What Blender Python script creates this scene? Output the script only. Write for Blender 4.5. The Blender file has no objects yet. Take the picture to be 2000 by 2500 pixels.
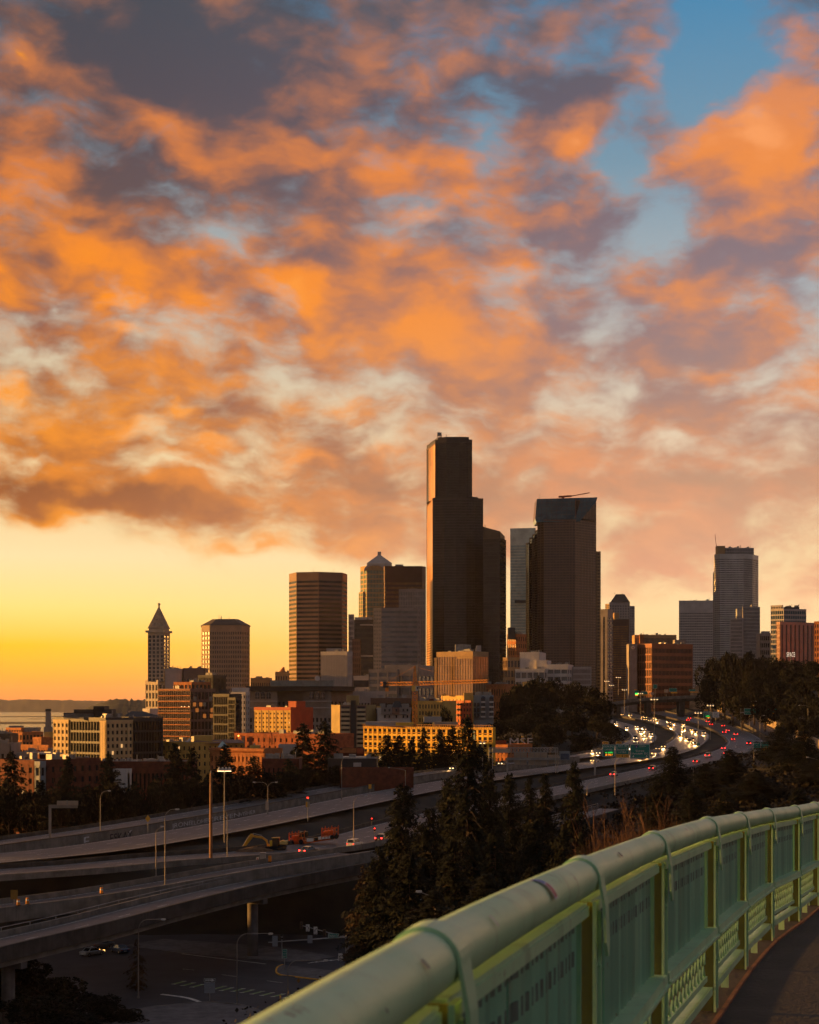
import bpy, bmesh, math, random
import numpy as np
from mathutils import Vector, Matrix
random.seed(7); rng = np.random.default_rng(7)
SC = bpy.context.scene
R = math.radians
# ---------------------------------------------------------------- camera
F, CX, HY, CZ = 4060.0, 1000.0, 1720.0, 72.0     # lens in photo pixels, horizon row, eye height above the bay
cam_d = bpy.data.cameras.new('camera'); cam = bpy.data.objects.new('camera', cam_d)
SC.collection.objects.link(cam); SC.camera = cam
cam.location = (0, 0, CZ); cam.rotation_euler = (R(90), 0, 0)
cam_d.sensor_fit = 'HORIZONTAL'; cam_d.sensor_width = 36.0; cam_d.lens = 36.0 * F / 2000.0
cam_d.shift_y = (HY - 1250.0) / 2000.0
cam_d.clip_start = 0.1; cam_d.clip_end = 60000
cam_d.dof.use_dof = True; cam_d.dof.focus_distance = 45.0; cam_d.dof.aperture_fstop = 11.0
# ---------------------------------------------------------------- exposure and render settings
vs = SC.view_settings; vs.view_transform = 'Standard'; vs.look = 'None'; vs.exposure = 0.8; vs.gamma = 1.0
vs.use_curve_mapping = False
SC.cycles.use_denoising = True; SC.cycles.use_adaptive_sampling = True; SC.cycles.adaptive_threshold = 0.05; SC.cycles.max_bounces = 4; SC.cycles.diffuse_bounces = 2
SC.cycles.glossy_bounces = 3; SC.cycles.transmission_bounces = 3; SC.cycles.volume_bounces = 0
SC.cycles.transparent_max_bounces = 8; SC.cycles.sample_clamp_indirect = 4.0
SC.cycles.caustics_reflective = False; SC.cycles.caustics_refractive = False
# ---------------------------------------------------------------- sun
SUN_AZ, SUN_EL = 78.0, 3.6                       # degrees to the left of the view axis, above the horizon
sd = Vector((-math.sin(R(SUN_AZ)) * math.cos(R(SUN_EL)), math.cos(R(SUN_AZ)) * math.cos(R(SUN_EL)), math.sin(R(SUN_EL))))
sun_d = bpy.data.lights.new('sun', 'SUN'); sun_d.energy = 5.0; sun_d.angle = R(0.6); sun_d.color = (1.0, 0.46, 0.10)
sun_o = bpy.data.objects.new('sun', sun_d); SC.collection.objects.link(sun_o)
sun_o.rotation_euler = (-sd).to_track_quat('-Z', 'Y').to_euler(); sun_o.location = (-200, 50, 300)
# ---------------------------------------------------------------- shader helpers
def s2l(c):
    return tuple((x / 255.0 / 12.92 if x / 255.0 <= 0.04045 else ((x / 255.0 + 0.055) / 1.055) ** 2.4) for x in c)
class NT:
    def __init__(s, tree): s.t = tree
    def n(s, typ, **kw):
        nd = s.t.nodes.new(typ)
        for k, v in kw.items(): setattr(nd, k, v)
        return nd
    def put(s, sock, v):
        if v is None: return
        if isinstance(v, bpy.types.NodeSocket): s.t.links.new(v, sock)
        elif isinstance(v, (tuple, list)) and len(v) == 3 and sock.type == 'RGBA': sock.default_value = (*v, 1)
        else: sock.default_value = v
    def m(s, op, a, b=None, c=None, clamp=False):
        nd = s.n('ShaderNodeMath', operation=op, use_clamp=clamp)
        s.put(nd.inputs[0], a); s.put(nd.inputs[1], b); s.put(nd.inputs[2], c); return nd.outputs[0]
    def vm(s, op, a, b=None, out=0):
        nd = s.n('ShaderNodeVectorMath', operation=op); s.put(nd.inputs[0], a)
        if b is not None: s.put(nd.inputs[3 if op == 'SCALE' else 1], b)
        return nd.outputs[out]
    def xyz(s, x, y, z=0.0):
        nd = s.n('ShaderNodeCombineXYZ'); s.put(nd.inputs[0], x); s.put(nd.inputs[1], y); s.put(nd.inputs[2], z); return nd.outputs[0]
    def sep(s, v):
        nd = s.n('ShaderNodeSeparateXYZ'); s.put(nd.inputs[0], v); return nd.outputs
    def noise(s, v, scale, detail=4, rough=0.5, dist=0.0, out=0):
        nd = s.n('ShaderNodeTexNoise'); s.put(nd.inputs['Vector'], v); nd.inputs['Scale'].default_value = scale
        nd.inputs['Detail'].default_value = detail; nd.inputs['Roughness'].default_value = rough; nd.inputs['Distortion'].default_value = dist
        return nd.outputs[out]
    def sm(s, x, a, b, lo=0.0, hi=1.0):
        nd = s.n('ShaderNodeMapRange', interpolation_type='SMOOTHSTEP'); s.put(nd.inputs[0], x)
        nd.inputs[1].default_value = a; nd.inputs[2].default_value = b; nd.inputs[3].default_value = lo; nd.inputs[4].default_value = hi
        return nd.outputs[0]
    def mix(s, f, a, b, mode='MIX'):
        nd = s.n('ShaderNodeMix', data_type='RGBA', blend_type=mode)
        s.put(nd.inputs[0], f); s.put(nd.inputs[6], a); s.put(nd.inputs[7], b); return nd.outputs[2]
    def ramp(s, f, stops, interp='LINEAR'):
        nd = s.n('ShaderNodeValToRGB'); cr = nd.color_ramp; cr.interpolation = interp
        while len(cr.elements) < len(stops): cr.elements.new(0.5)
        for e, (p, c) in zip(cr.elements, stops): e.position = p; e.color = (*c, 1)
        s.put(nd.inputs[0], f); return nd.outputs[0]
# ---------------------------------------------------------------- sky: a clear sunset gradient under broken cloud, laid out by compass direction
W = bpy.data.worlds.new('World'); SC.world = W; W.use_nodes = True
W.node_tree.nodes.clear(); w = NT(W.node_tree)
dirv = w.vm('NORMALIZE', w.n('ShaderNodeTexCoord').outputs['Generated'])
dx, dy, dz = w.sep(dirv)
RAD = 180 / math.pi
az = w.m('MULTIPLY', w.m('ARCTAN2', dx, dy), RAD)
el = w.m('MULTIPLY', w.m('ARCSINE', dz), RAD)
el0 = w.m('MAXIMUM', el, 0.0)
def azel(px, py):
    a = math.atan((px - CX) / F); return math.degrees(a), math.degrees(math.atan((HY - py) / math.hypot(F, px - CX)))
uv = w.xyz(az, el, 0.0)
wn = w.vm('SUBTRACT', w.noise(uv, 0.4, 3, 0.45, out=1), (0.5, 0.5, 0.5))
uvw = w.vm('ADD', uv, w.vm('SCALE', wn, 2.6))
wn2 = w.vm('SUBTRACT', w.noise(uv, 1.2, 3, 0.5, out=1), (0.5, 0.5, 0.5))
uvw = w.vm('ADD', uvw, w.vm('SCALE', wn2, 0.55))
uvf = w.xyz(w.sep(uvw)[0], w.sep(uvw)[1], 0.0)
def blobs(lst, base):
    acc = base
    for px, py, rx, ry, rot, amp in lst:
        a, e = azel(px, py)
        mp = w.n('ShaderNodeMapping', vector_type='TEXTURE')
        w.put(mp.inputs[0], uvf); mp.inputs[1].default_value = (a, e, 0); mp.inputs[2].default_value = (0, 0, R(rot))
        k = math.degrees(1 / F); mp.inputs[3].default_value = (rx * k, ry * k, 1)
        g = w.n('ShaderNodeTexGradient', gradient_type='QUADRATIC_SPHERE'); w.put(g.inputs[0], mp.outputs[0])
        acc = w.m('MULTIPLY_ADD', g.outputs[1], amp, acc)
    return acc
# cloud texture in a tilted, stretched frame: streaks run from upper left to lower right and flatten towards the horizon
cp = w.n('ShaderNodeMapping'); w.put(cp.inputs[0], w.vm('ADD', uv, w.vm('SCALE', wn, 1.1))); cp.inputs[2].default_value = (0, 0, R(17)); cp.inputs[3].default_value = (0.50, 1.0, 1)
n1 = w.noise(cp.outputs[0], 0.52, 6, 0.5)
n2 = w.noise(cp.outputs[0], 1.1, 6, 0.58)
n3 = w.noise(w.vm('ADD', cp.outputs[0], (31.0, 7.0, 3.0)), 0.8, 5, 0.5)
DB = [(1740,130,310,250,-60,-1.45),(1535,390,140,270,10,-0.95),(1170,330,120,170,0,-0.55),(1280,60,160,110,0,-0.35),(400,470,150,70,-25,-0.58),
 (560,600,150,60,-25,-0.62),(700,930,220,70,-12,-0.70),(1460,810,150,130,-30,-0.58),(110,890,230,70,-10,-0.58),(1650,1090,120,50,0,-0.62),
 (1560,950,130,70,-30,-0.47),(60,1105,220,50,-5,-0.62),(1620,580,130,150,-20,-0.47),(960,950,170,60,-10,-0.47),(420,1140,240,40,-8,-0.47),(1250,600,140,50,-30,-0.47),
 (140,760,120,60,-30,-0.31),(1100,1010,200,60,0,-0.16),(1930,1380,300,40,-3,-0.23),(1400,1380,300,40,-3,-0.16),
 (500,150,800,330,-15,0.8),(250,440,420,220,-20,0.6),(980,740,520,220,-22,0.75),(1850,430,260,330,0,1.0),(700,390,420,170,-15,0.6),(1380,260,220,140,0,0.8),
 (1440,520,240,120,-20,0.55),(300,1215,560,90,-4,0.8),(1250,900,300,120,-10,0.35),(1750,820,360,170,0,0.5),(300,660,350,140,-25,0.5),(420,990,330,100,-10,0.4),(1500,1180,700,110,0,0.45),(620,1330,330,45,-4,0.6)]
LB = [(330,680,620,260,-22,0.32),(280,1000,520,190,-8,0.35),(1050,780,480,230,-20,0.3),(1860,340,330,300,0,0.6),(450,1330,650,60,-3,0.5),(30,140,120,60,-20,1.1),(380,300,200,110,-20,0.7),(230,620,230,90,-25,0.9),(285,735,80,45,0,1.3),(320,836,80,35,0,1.5),(720,705,200,80,-18,1.3),
 (1040,535,90,45,-15,1.5),(1260,700,110,110,0,0.8),(960,410,170,120,0,0.7),(1410,340,170,80,0,1.1),(1860,340,300,260,0,1.0),(20,660,140,120,0,0.7),
 (20,940,90,60,-10,1.5),(440,985,90,45,0,1.3),(345,1028,90,45,0,1.2),(1050,830,300,90,-15,0.5),(510,1088,110,28,0,0.9),(740,1110,120,35,0,0.8),
 (940,1085,130,30,0,0.9),(600,1330,330,70,-4,1.0),(120,1265,380,60,-2,0.9),(1760,900,300,80,0,0.5),(1990,930,110,90,0,0.8),(1400,1120,400,80,0,0.4),
 (100,450,200,130,0,0.45),(850,985,150,50,-15,0.6),
 (450,130,620,200,-10,-0.9),(330,440,300,110,-20,-0.5),(1300,200,250,100,0,-0.8),(720,300,220,80,0,-0.4),(1500,560,260,140,0,-0.5),(550,990,200,60,-10,-0.5),(250,1200,420,50,-5,-0.7),(1750,640,250,100,0,-0.4),(1350,760,220,80,-20,-0.3)]
CLEAR_L = [(0,(230,128,60)),(0.8,(246,156,44)),(2.0,(255,184,30)),(3.3,(255,214,118)),(5.0,(255,226,168)),(7.5,(250,214,158)),(10,(232,205,160)),(14,(190,182,170)),(18,(128,148,160)),(23,(84,108,128)),(30,(60,84,110))]
CLEAR_R = [(0,(246,190,122)),(0.8,(248,200,130)),(2.0,(250,210,145)),(3.3,(252,216,158)),(5.0,(250,218,165)),(7.5,(242,205,165)),(10,(225,205,180)),(14,(170,178,182)),(18,(120,152,172)),(23,(74,136,176)),(30,(56,104,150))]
SH_L = [(0,(200,120,70)),(5,(190,112,62)),(7.5,(150,86,48)),(10,(156,92,60)),(13,(140,92,80)),(17,(96,76,76)),(20,(78,72,80)),(23,(66,70,80)),(30,(104,104,114))]
SH_R = [(0,(230,170,130)),(5,(225,165,130)),(7.5,(200,154,124)),(10,(176,138,124)),(13,(150,126,128)),(17,(126,110,120)),(20,(104,96,108)),(23,(92,96,108)),(30,(112,114,124))]
LI_L = [(0,(255,170,60)),(5,(255,160,40)),(7.5,(250,146,40)),(10,(255,154,36)),(14,(255,144,26)),(18,(222,126,60)),(23,(176,112,76)),(30,(150,122,110))]
LI_R = [(0,(250,190,140)),(5,(246,180,135)),(7.5,(236,160,118)),(10,(234,154,100)),(14,(240,146,74)),(18,(238,142,72)),(23,(190,130,110)),(30,(110,104,108))]
dens = w.m('MULTIPLY_ADD', w.m('SUBTRACT', n1, 0.5), 1.7, w.m('MULTIPLY', w.m('SUBTRACT', n2, 0.5), 1.35))
dens = blobs(DB, w.m('ADD', dens, 0.17))
edge = w.m('MULTIPLY_ADD', az, 0.11, w.m('MULTIPLY_ADD', w.m('SUBTRACT', n1, 0.5), 3.0, el))   # the cloud base stands a little lower on the right
dens = w.m('MULTIPLY', w.m('ADD', dens, 0.5), w.sm(edge, 3.8, 5.8))
dens = w.m('SUBTRACT', dens, 0.5)
alpha = w.sm(dens, -0.42, 0.38)
lit = w.m('MULTIPLY_ADD', w.m('SUBTRACT', n3, 0.5), 2.0, w.m('MULTIPLY', w.m('SUBTRACT', n2, 0.5), 0.8))
lit = blobs(LB, w.m('ADD', lit, 0.02))
litm = w.sm(lit, -0.40, 0.80)
side = w.sm(az, -15.0, 12.0)                                       # 0 towards the sunset, 1 away from it
t = w.m('DIVIDE', el0, 30.0, clamp=True)
def ramp_el(pts): return w.ramp(t, [(e / 30.0, s2l(c)) for e, c in pts])
clear = w.mix(side, ramp_el(CLEAR_L), ramp_el(CLEAR_R))
shad = w.mix(side, ramp_el(SH_L), ramp_el(SH_R))
lits = w.mix(side, ramp_el(LI_L), ramp_el(LI_R))
cloud = w.mix(litm, shad, lits)
cloud = w.mix(w.m('MULTIPLY', w.sm(lit, 0.8, 1.6), 0.75), cloud, w.mix(side, s2l((255, 152, 8)), s2l((255, 165, 100))))
skyc = w.mix(alpha, clear, cloud)
# physical sky adds its blue away from the sun
nish = w.n('ShaderNodeTexSky', sky_type='NISHITA', sun_disc=False, sun_elevation=R(SUN_EL), sun_rotation=R(-SUN_AZ))
nish.altitude = 70; nish.dust_density = 2.0
skyc = w.mix(1.0, skyc, w.mix(1.0, nish.outputs[0], (0.006, 0.006, 0.006), 'MULTIPLY'), 'ADD')
east = w.sm(w.m('ABSOLUTE', az), 40.0, 120.0)                        # behind the viewer the same cloud deck turns grey-blue, unlit
skyc = w.mix(w.m('MULTIPLY', east, 0.9), skyc, w.mix(w.sm(n1, 0.3, 0.7), s2l((122, 119, 125)), s2l((84, 81, 87))))
lowb = w.m('ADD', 1.0, w.m('MULTIPLY', w.sm(el, -1.0, 6.5, 0.8, 0.0), w.m('MULTIPLY_ADD', side, -0.5, 1.0)))   # the glow banks up along the horizon, strongest on the sunset side
skyc = w.mix(1.0, skyc, w.xyz(lowb, w.m('POWER', lowb, 0.75), w.m('POWER', lowb, 0.9)), 'MULTIPLY')
bg = w.n('ShaderNodeBackground'); w.put(bg.inputs[0], skyc); bg.inputs[1].default_value = 0.574
wo = w.n('ShaderNodeOutputWorld'); w.put(wo.inputs[0], bg.outputs[0])
W.cycles.sampling_method = 'MANUAL'; W.cycles.sample_map_resolution = 512
# ================================================================ mesh and material helpers
COL = SC.collection
def P(px, py, d):                                   # photo pixel + distance along the view axis -> point in the place
    return Vector(((px - CX) / F * d, d, CZ - (py - HY) / F * d))
def zat(py, d): return CZ - (py - HY) / F * d
def xat(px, d): return (px - CX) / F * d
MATS = {}
def mat(name, col, rough=0.75, metal=0.0, var=0.25, scale=0.35, emit=None, estr=0.0, bump=0.0, bscale=8.0, rnd=0.0, spec=0.5, streak=0.0, coat=0.0):
    if name in MATS: return MATS[name]
    m = bpy.data.materials.new(name); m.use_nodes = True; t = NT(m.node_tree)
    b = m.node_tree.nodes['Principled BSDF']; b.inputs['Roughness'].default_value = rough; b.inputs['Metallic'].default_value = metal
    b.inputs['Specular IOR Level'].default_value = spec
    if coat: b.inputs['Coat Weight'].default_value = coat; b.inputs['Coat Roughness'].default_value = 0.1
    c = s2l(col) if max(col) > 1 else col
    geo = t.n('ShaderNodeNewGeometry').outputs['Position']
    out = None
    if var > 0:
        n = t.noise(geo, scale, 5, 0.6)
        out = t.mix(t.sm(n, 0.3, 0.7), tuple(x * (1 - var) for x in c), tuple(min(1, x * (1 + var)) for x in c))
    if streak > 0:                                  # rain streaks running down walls and concrete
        st = t.noise(t.vm('MULTIPLY', geo, (1.6, 1.6, 0.07)), 1.0, 4, 0.6)
        out = t.mix(t.m('MULTIPLY', t.sm(st, 0.48, 0.75), streak), out if out else c, tuple(x * 0.35 for x in c))
    if rnd > 0:
        oi = t.n('ShaderNodeObjectInfo').outputs['Random']
        out = t.mix(t.m('MULTIPLY', oi, rnd), out if out else c, tuple(min(1, x * 2.6 + 0.05) for x in c))
    if out is not None: t.put(b.inputs['Base Color'], out)
    else: b.inputs['Base Color'].default_value = (*c, 1)
    if bump > 0:
        bn = t.n('ShaderNodeBump'); bn.inputs['Strength'].default_value = bump; bn.inputs['Distance'].default_value = 0.05
        t.put(bn.inputs['Height'], t.noise(geo, bscale, 4, 0.6)); t.put(b.inputs['Normal'], bn.outputs[0])
    if emit is not None:
        b.inputs['Emission Color'].default_value = (*(s2l(emit) if max(emit) > 1 else emit), 1); b.inputs['Emission Strength'].default_value = estr
    MATS[name] = m; return m
def glass(name, col, rough=0.12, rnd=0.25, spec=0.6, wob=0.08):   # window glass of a building: dark, glossy, never quite flat
    if name in MATS: return MATS[name]
    m = bpy.data.materials.new(name); m.use_nodes = True; t = NT(m.node_tree)
    b = m.node_tree.nodes['Principled BSDF']; b.inputs['Roughness'].default_value = rough; b.inputs['Specular IOR Level'].default_value = spec
    c = s2l(col) if max(col) > 1 else col
    geo = t.n('ShaderNodeNewGeometry').outputs['Position']
    v = t.n('ShaderNodeTexVoronoi'); t.put(v.inputs['Vector'], t.vm('MULTIPLY', geo, (1.0, 1.0, 0.9))); v.inputs['Scale'].default_value = 0.22
    f = t.m('MULTIPLY', t.sep(v.outputs['Color'])[0], rnd)
    t.put(b.inputs['Base Color'], t.mix(f, c, tuple(min(1, x * 2.2 + 0.03) for x in c)))
    bn = t.n('ShaderNodeBump'); bn.inputs['Strength'].default_value = wob; bn.inputs['Distance'].default_value = 0.3
    t.put(bn.inputs['Height'], t.noise(geo, 0.18, 3, 0.6)); t.put(b.inputs['Normal'], bn.outputs[0])
    MATS[name] = m; return m
class MB:
    """collects shapes and links them as ONE mesh object"""
    def __init__(s): s.v = []; s.f = []
    def poly(s, pts, faces):
        o = len(s.v); s.v.extend([tuple(p) for p in pts]); s.f.extend([tuple(o + i for i in f) for f in faces]); return s
    def hexa(s, b, t):                              # b, t: four points each, same winding
        return s.poly(list(b) + list(t), [(3, 2, 1, 0), (4, 5, 6, 7), (0, 1, 5, 4), (1, 2, 6, 5), (2, 3, 7, 6), (3, 0, 4, 7)])
    def box(s, c, size, rz=0.0):
        hx, hy, hz = size[0] / 2, size[1] / 2, size[2] / 2; ca, sa = math.cos(rz), math.sin(rz)
        q = [(c[0] + x * ca - y * sa, c[1] + x * sa + y * ca) for x, y in ((-hx, -hy), (hx, -hy), (hx, hy), (-hx, hy))]
        return s.hexa([(x, y, c[2] - hz) for x, y in q], [(x, y, c[2] + hz) for x, y in q])
    def obox(s, o, u, n, a0, a1, d0, d1, z0, z1):   # box in a facade frame: along u, out along n
        pt = lambda a, d, z: (o[0] + u[0] * a + n[0] * d, o[1] + u[1] * a + n[1] * d, z)
        q = [(a0, d1), (a1, d1), (a1, d0), (a0, d0)]
        return s.hexa([pt(a, d, z0) for a, d in q], [pt(a, d, z1) for a, d in q])
    def prism(s, poly, z0, z1, top=None):
        n = len(poly); tp = top or poly
        return s.poly([(x, y, z0) for x, y in poly] + [(x, y, z1) for x, y in tp],
                      [tuple(range(n - 1, -1, -1)), tuple(range(n, 2 * n))] + [(i, (i + 1) % n, n + (i + 1) % n, n + i) for i in range(n)])
    def tube(s, pts, rad, n=8, cap=True):
        pts = [Vector(p) for p in pts]; m = len(pts); rad = [rad] * m if not hasattr(rad, '__len__') else rad
        o = len(s.v); up = Vector((0, 0, 1)); prev = None
        for i, p in enumerate(pts):
            tg = (pts[min(i + 1, m - 1)] - pts[max(i - 1, 0)]).normalized()
            if prev is None: a = tg.orthogonal().normalized() if abs(tg.dot(up)) > 0.95 else tg.cross(up).normalized()
            else: a = (prev - tg * prev.dot(tg)).normalized()
            prev = a; b = tg.cross(a)
            for k in range(n):
                th = 2 * math.pi * k / n; s.v.append(tuple(p + (a * math.cos(th) + b * math.sin(th)) * rad[i]))
        for i in range(m - 1):
            for k in range(n):
                k2 = (k + 1) % n; s.f.append((o + i * n + k, o + i * n + k2, o + (i + 1) * n + k2, o + (i + 1) * n + k))
        if cap: s.f.append(tuple(o + k for k in range(n - 1, -1, -1))); s.f.append(tuple(o + (m - 1) * n + k for k in range(n)))
        return s
    def bar(s, a, b, w, h=None):                    # rectangular bar between two points
        a, b = Vector(a), Vector(b); h = h or w; tg = (b - a).normalized(); up = Vector((0, 0, 1))
        x = tg.cross(up).normalized() if abs(tg.z) < 0.98 else Vector((1, 0, 0)); y = x.cross(tg)
        q = [x * (-w / 2) + y * (-h / 2), x * (w / 2) + y * (-h / 2), x * (w / 2) + y * (h / 2), x * (-w / 2) + y * (h / 2)]
        return s.hexa([a + k for k in q], [b + k for k in q])
    def mesh(s, name, off=(0, 0, 0)):
        me = bpy.data.meshes.new(name)
        v = np.array(s.v, dtype=float).reshape(-1, 3) - np.array(off, dtype=float)
        me.from_pydata(v.tolist(), [], s.f); me.update(); return me
    def build(s, name, m, parent=None, smooth=False, kind=None, label=None, local=False):
        off = (0, 0, 0) if (parent is None or local) else tuple(absloc(parent))
        me = s.mesh(name, off); me.materials.append(m)
        if smooth: me.polygons.foreach_set('use_smooth', [True] * len(me.polygons))
        o = bpy.data.objects.new(name, me); COL.objects.link(o); o.parent = parent
        if kind: o['kind'] = kind
        if label: o['label'] = label
        return o
def absloc(o):
    l = Vector(o.location); 
    while o.parent: o = o.parent; l = l + Vector(o.location)
    return l
def thing(name, label, cat, loc=(0, 0, 0), rz=0.0, group=None):
    o = bpy.data.objects.new(name, None); o.empty_display_size = 0.5; COL.objects.link(o)
    o.location = loc; o.rotation_euler = (0, 0, rz); tag(o, label, cat, group); return o
def tag(o, label=None, cat=None, group=None, kind=None):
    if label: o['label'] = label
    if cat: o['category'] = cat
    if group: o['group'] = group
    if kind: o['kind'] = kind
    return o
def inst(name, me, parent, loc=(0, 0, 0), rot=(0, 0, 0), m=None):   # a further piece sharing mesh data
    o = bpy.data.objects.new(name, me); COL.objects.link(o); o.parent = parent; o.location = loc; o.rotation_euler = rot; return o
def copy_tree(root, loc, rz, label, group=None, sc=None):
    def cp(o, par):
        c = o.copy(); COL.objects.link(c); c.parent = par
        for ch in o.children: cp(ch, c)
        return c
    r = cp(root, None); r.location = loc; r.rotation_euler = (0, 0, rz)
    if sc: r.scale = sc
    r['label'] = label
    if group: r['group'] = group
    return r
TXT = {}
def text_mesh(s, size=1.0, width=None):             # lettering as real geometry, lying in the XZ plane, facing -Y, centred
    cu = bpy.data.curves.new('lettering', 'FONT'); cu.body = s; cu.size = size; cu.align_x = 'CENTER'; cu.align_y = 'CENTER'; cu.extrude = 0.004; cu.resolution_u = 3
    ob = bpy.data.objects.new('lettering', cu); me = bpy.data.meshes.new_from_object(ob)
    bpy.data.objects.remove(ob); bpy.data.curves.remove(cu)
    co = np.empty(len(me.vertices) * 3); me.vertices.foreach_get('co', co); co = co.reshape(-1, 3)
    co[:, :2] -= (co[:, :2].max(0) + co[:, :2].min(0)) / 2
    if width: co[:, 0] *= width / max(1e-6, np.ptp(co[:, 0]))
    out = np.stack([co[:, 0], -co[:, 2], co[:, 1]], 1); me.vertices.foreach_set('co', out.ravel()); me.update(); return me
def text(s, size, m, parent, loc, rz=0.0, width=None, rot=None):
    me = text_mesh(s, size, width); me.materials.clear(); me.materials.append(m)
    o = bpy.data.objects.new('lettering', me); COL.objects.link(o); o.parent = parent; o.location = loc; o.rotation_euler = rot or (0, 0, rz); return o
def smooth_line(pts, step=6.0):                     # Catmull-Rom through 3-D points
    pts = [np.array(p, float) for p in pts]; out = []
    ex = [2 * pts[0] - pts[1]] + pts + [2 * pts[-1] - pts[-2]]
    for i in range(1, len(ex) - 2):
        p0, p1, p2, p3 = ex[i - 1:i + 3]; n = max(2, int(np.linalg.norm(p2 - p1) / step))
        for k in range(n):
            t = k / n; out.append(0.5 * (2 * p1 + (p2 - p0) * t + (2 * p0 - 5 * p1 + 4 * p2 - p3) * t * t + (3 * p1 - p0 - 3 * p2 + p3) * t ** 3))
    out.append(pts[-1]); return np.array(out)
def offsets(line):                                  # unit normals to the right of travel, in plan
    d = np.gradient(line[:, :2], axis=0); d /= np.linalg.norm(d, axis=1)[:, None]
    return np.stack([d[:, 1], -d[:, 0]], 1)
def ribbon(mb, line, a, b, z0, z1=None, sub=None):  # band between offsets a..b; with z1 a solid kerb/barrier/girder
    nr = offsets(line); A = line[:, :2] + nr * (a if np.isscalar(a) else a[:, None]); B = line[:, :2] + nr * (b if np.isscalar(b) else b[:, None]); n = len(line); z = line[:, 2]
    if z1 is None:
        v = [(*A[i], z[i] + z0) for i in range(n)] + [(*B[i], z[i] + z0) for i in range(n)]
        mb.poly(v, [(i, n + i, n + i + 1, i + 1) for i in range(n - 1)])
    else:
        v = []
        for i in range(n): v += [(*A[i], z[i] + z0), (*B[i], z[i] + z0), (*B[i], z[i] + z1), (*A[i], z[i] + z1)]
        f = []
        for i in range(n - 1):
            o = 4 * i
            for k in range(4): k2 = (k + 1) % 4; f.append((o + k, o + k2, o + 4 + k2, o + 4 + k))
        f += [(3, 2, 1, 0), (4 * n - 4, 4 * n - 3, 4 * n - 2, 4 * n - 1)]
        mb.poly(v, f)
# ================================================================ terrain, water, roads
ZD = np.array([(200, 40.3), (300, 41), (400, 43), (600, 48), (800, 54.5), (1000, 60.5), (1200, 65.5), (1350, 70), (1500, 76), (1700, 81), (2200, 84)], float)
def zf(d): return float(np.interp(d, ZD[:, 0], ZD[:, 1]))       # the freeway climbs away from the viewer
def dfw(py):                                                      # distance at which the freeway surface shows at this row
    lo, hi = 200.0, 1345.0
    for _ in range(50):
        md = (lo + hi) / 2
        if (CZ - zf(md)) * F / md > py - HY: lo = md
        else: hi = md
    return lo
def fw(pts, dz=0.0, ext=()):
    out = []
    for px, py in pts: d = dfw(py); out.append((xat(px, d), d, zf(d) + dz))
    for x, y in ext: out.append((x, y, zf(y) + dz))
    return smooth_line(out, 8.0)
def fz(pts):
    out = []
    for px, py, z in pts: d = (CZ - z) * F / (py - HY); out.append((xat(px, d), d, z))
    return smooth_line(out, 6.0)
LA = fw([(-160, 2086), (-60, 2070), (200, 2035), (400, 2003), (600, 1968), (800, 1932), (1000, 1897), (1200, 1872), (1350, 1855), (1470, 1838), (1555, 1815), (1572, 1797), (1545, 1780), (1500, 1765)], 0.0, ((122, 1090), (118, 1180)))
LB_ = fw([(-160, 2112), (-60, 2100), (200, 2075), (400, 2045), (600, 2010), (800, 1970), (1000, 1930), (1200, 1897), (1400, 1872), (1560, 1850), (1650, 1828), (1690, 1800), (1675, 1783), (1610, 1763)], 0.0, ((152, 1130), (158, 1280), (190, 1450), (250, 1650), (330, 1900)))
LC = fw([(-160, 2146), (-60, 2138), (200, 2120), (400, 2101), (600, 2088), (800, 2066), (1000, 2015), (1200, 1965), (1400, 1925), (1600, 1882), (1740, 1850), (1815, 1822), (1810, 1800), (1750, 1773)], 0.0, ((180, 1100), (184, 1280), (214, 1450), (274, 1650), (354, 1900)))
LD = fw([(2040, 1868), (1960, 1835), (1910, 1812), (1870, 1790), (1800, 1757)], 1.2, ((213, 1180), (214, 1290)))
LR2 = fz([(-160, 2239, 38.3), (-60, 2225, 38.6), (200, 2192, 39.2), (400, 2160, 40.0), (600, 2125, 41.0), (760, 2100, 41.7), (860, 2085, 42.1)])
LR1 = fz([(-180, 2360, 38.0), (-60, 2322, 38.2), (200, 2262, 38.5), (400, 2210, 39.0), (600, 2163, 39.6), (800, 2124, 40.2), (950, 2097, 40.8), (1100, 2075, 41.4), (1300, 2030, 42.0), (1500, 1975, 43.0)])
ROADS = [(LA, 13.0), (LB_, 17.0), (LC, 17.0), (LD, 11.0)]
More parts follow.
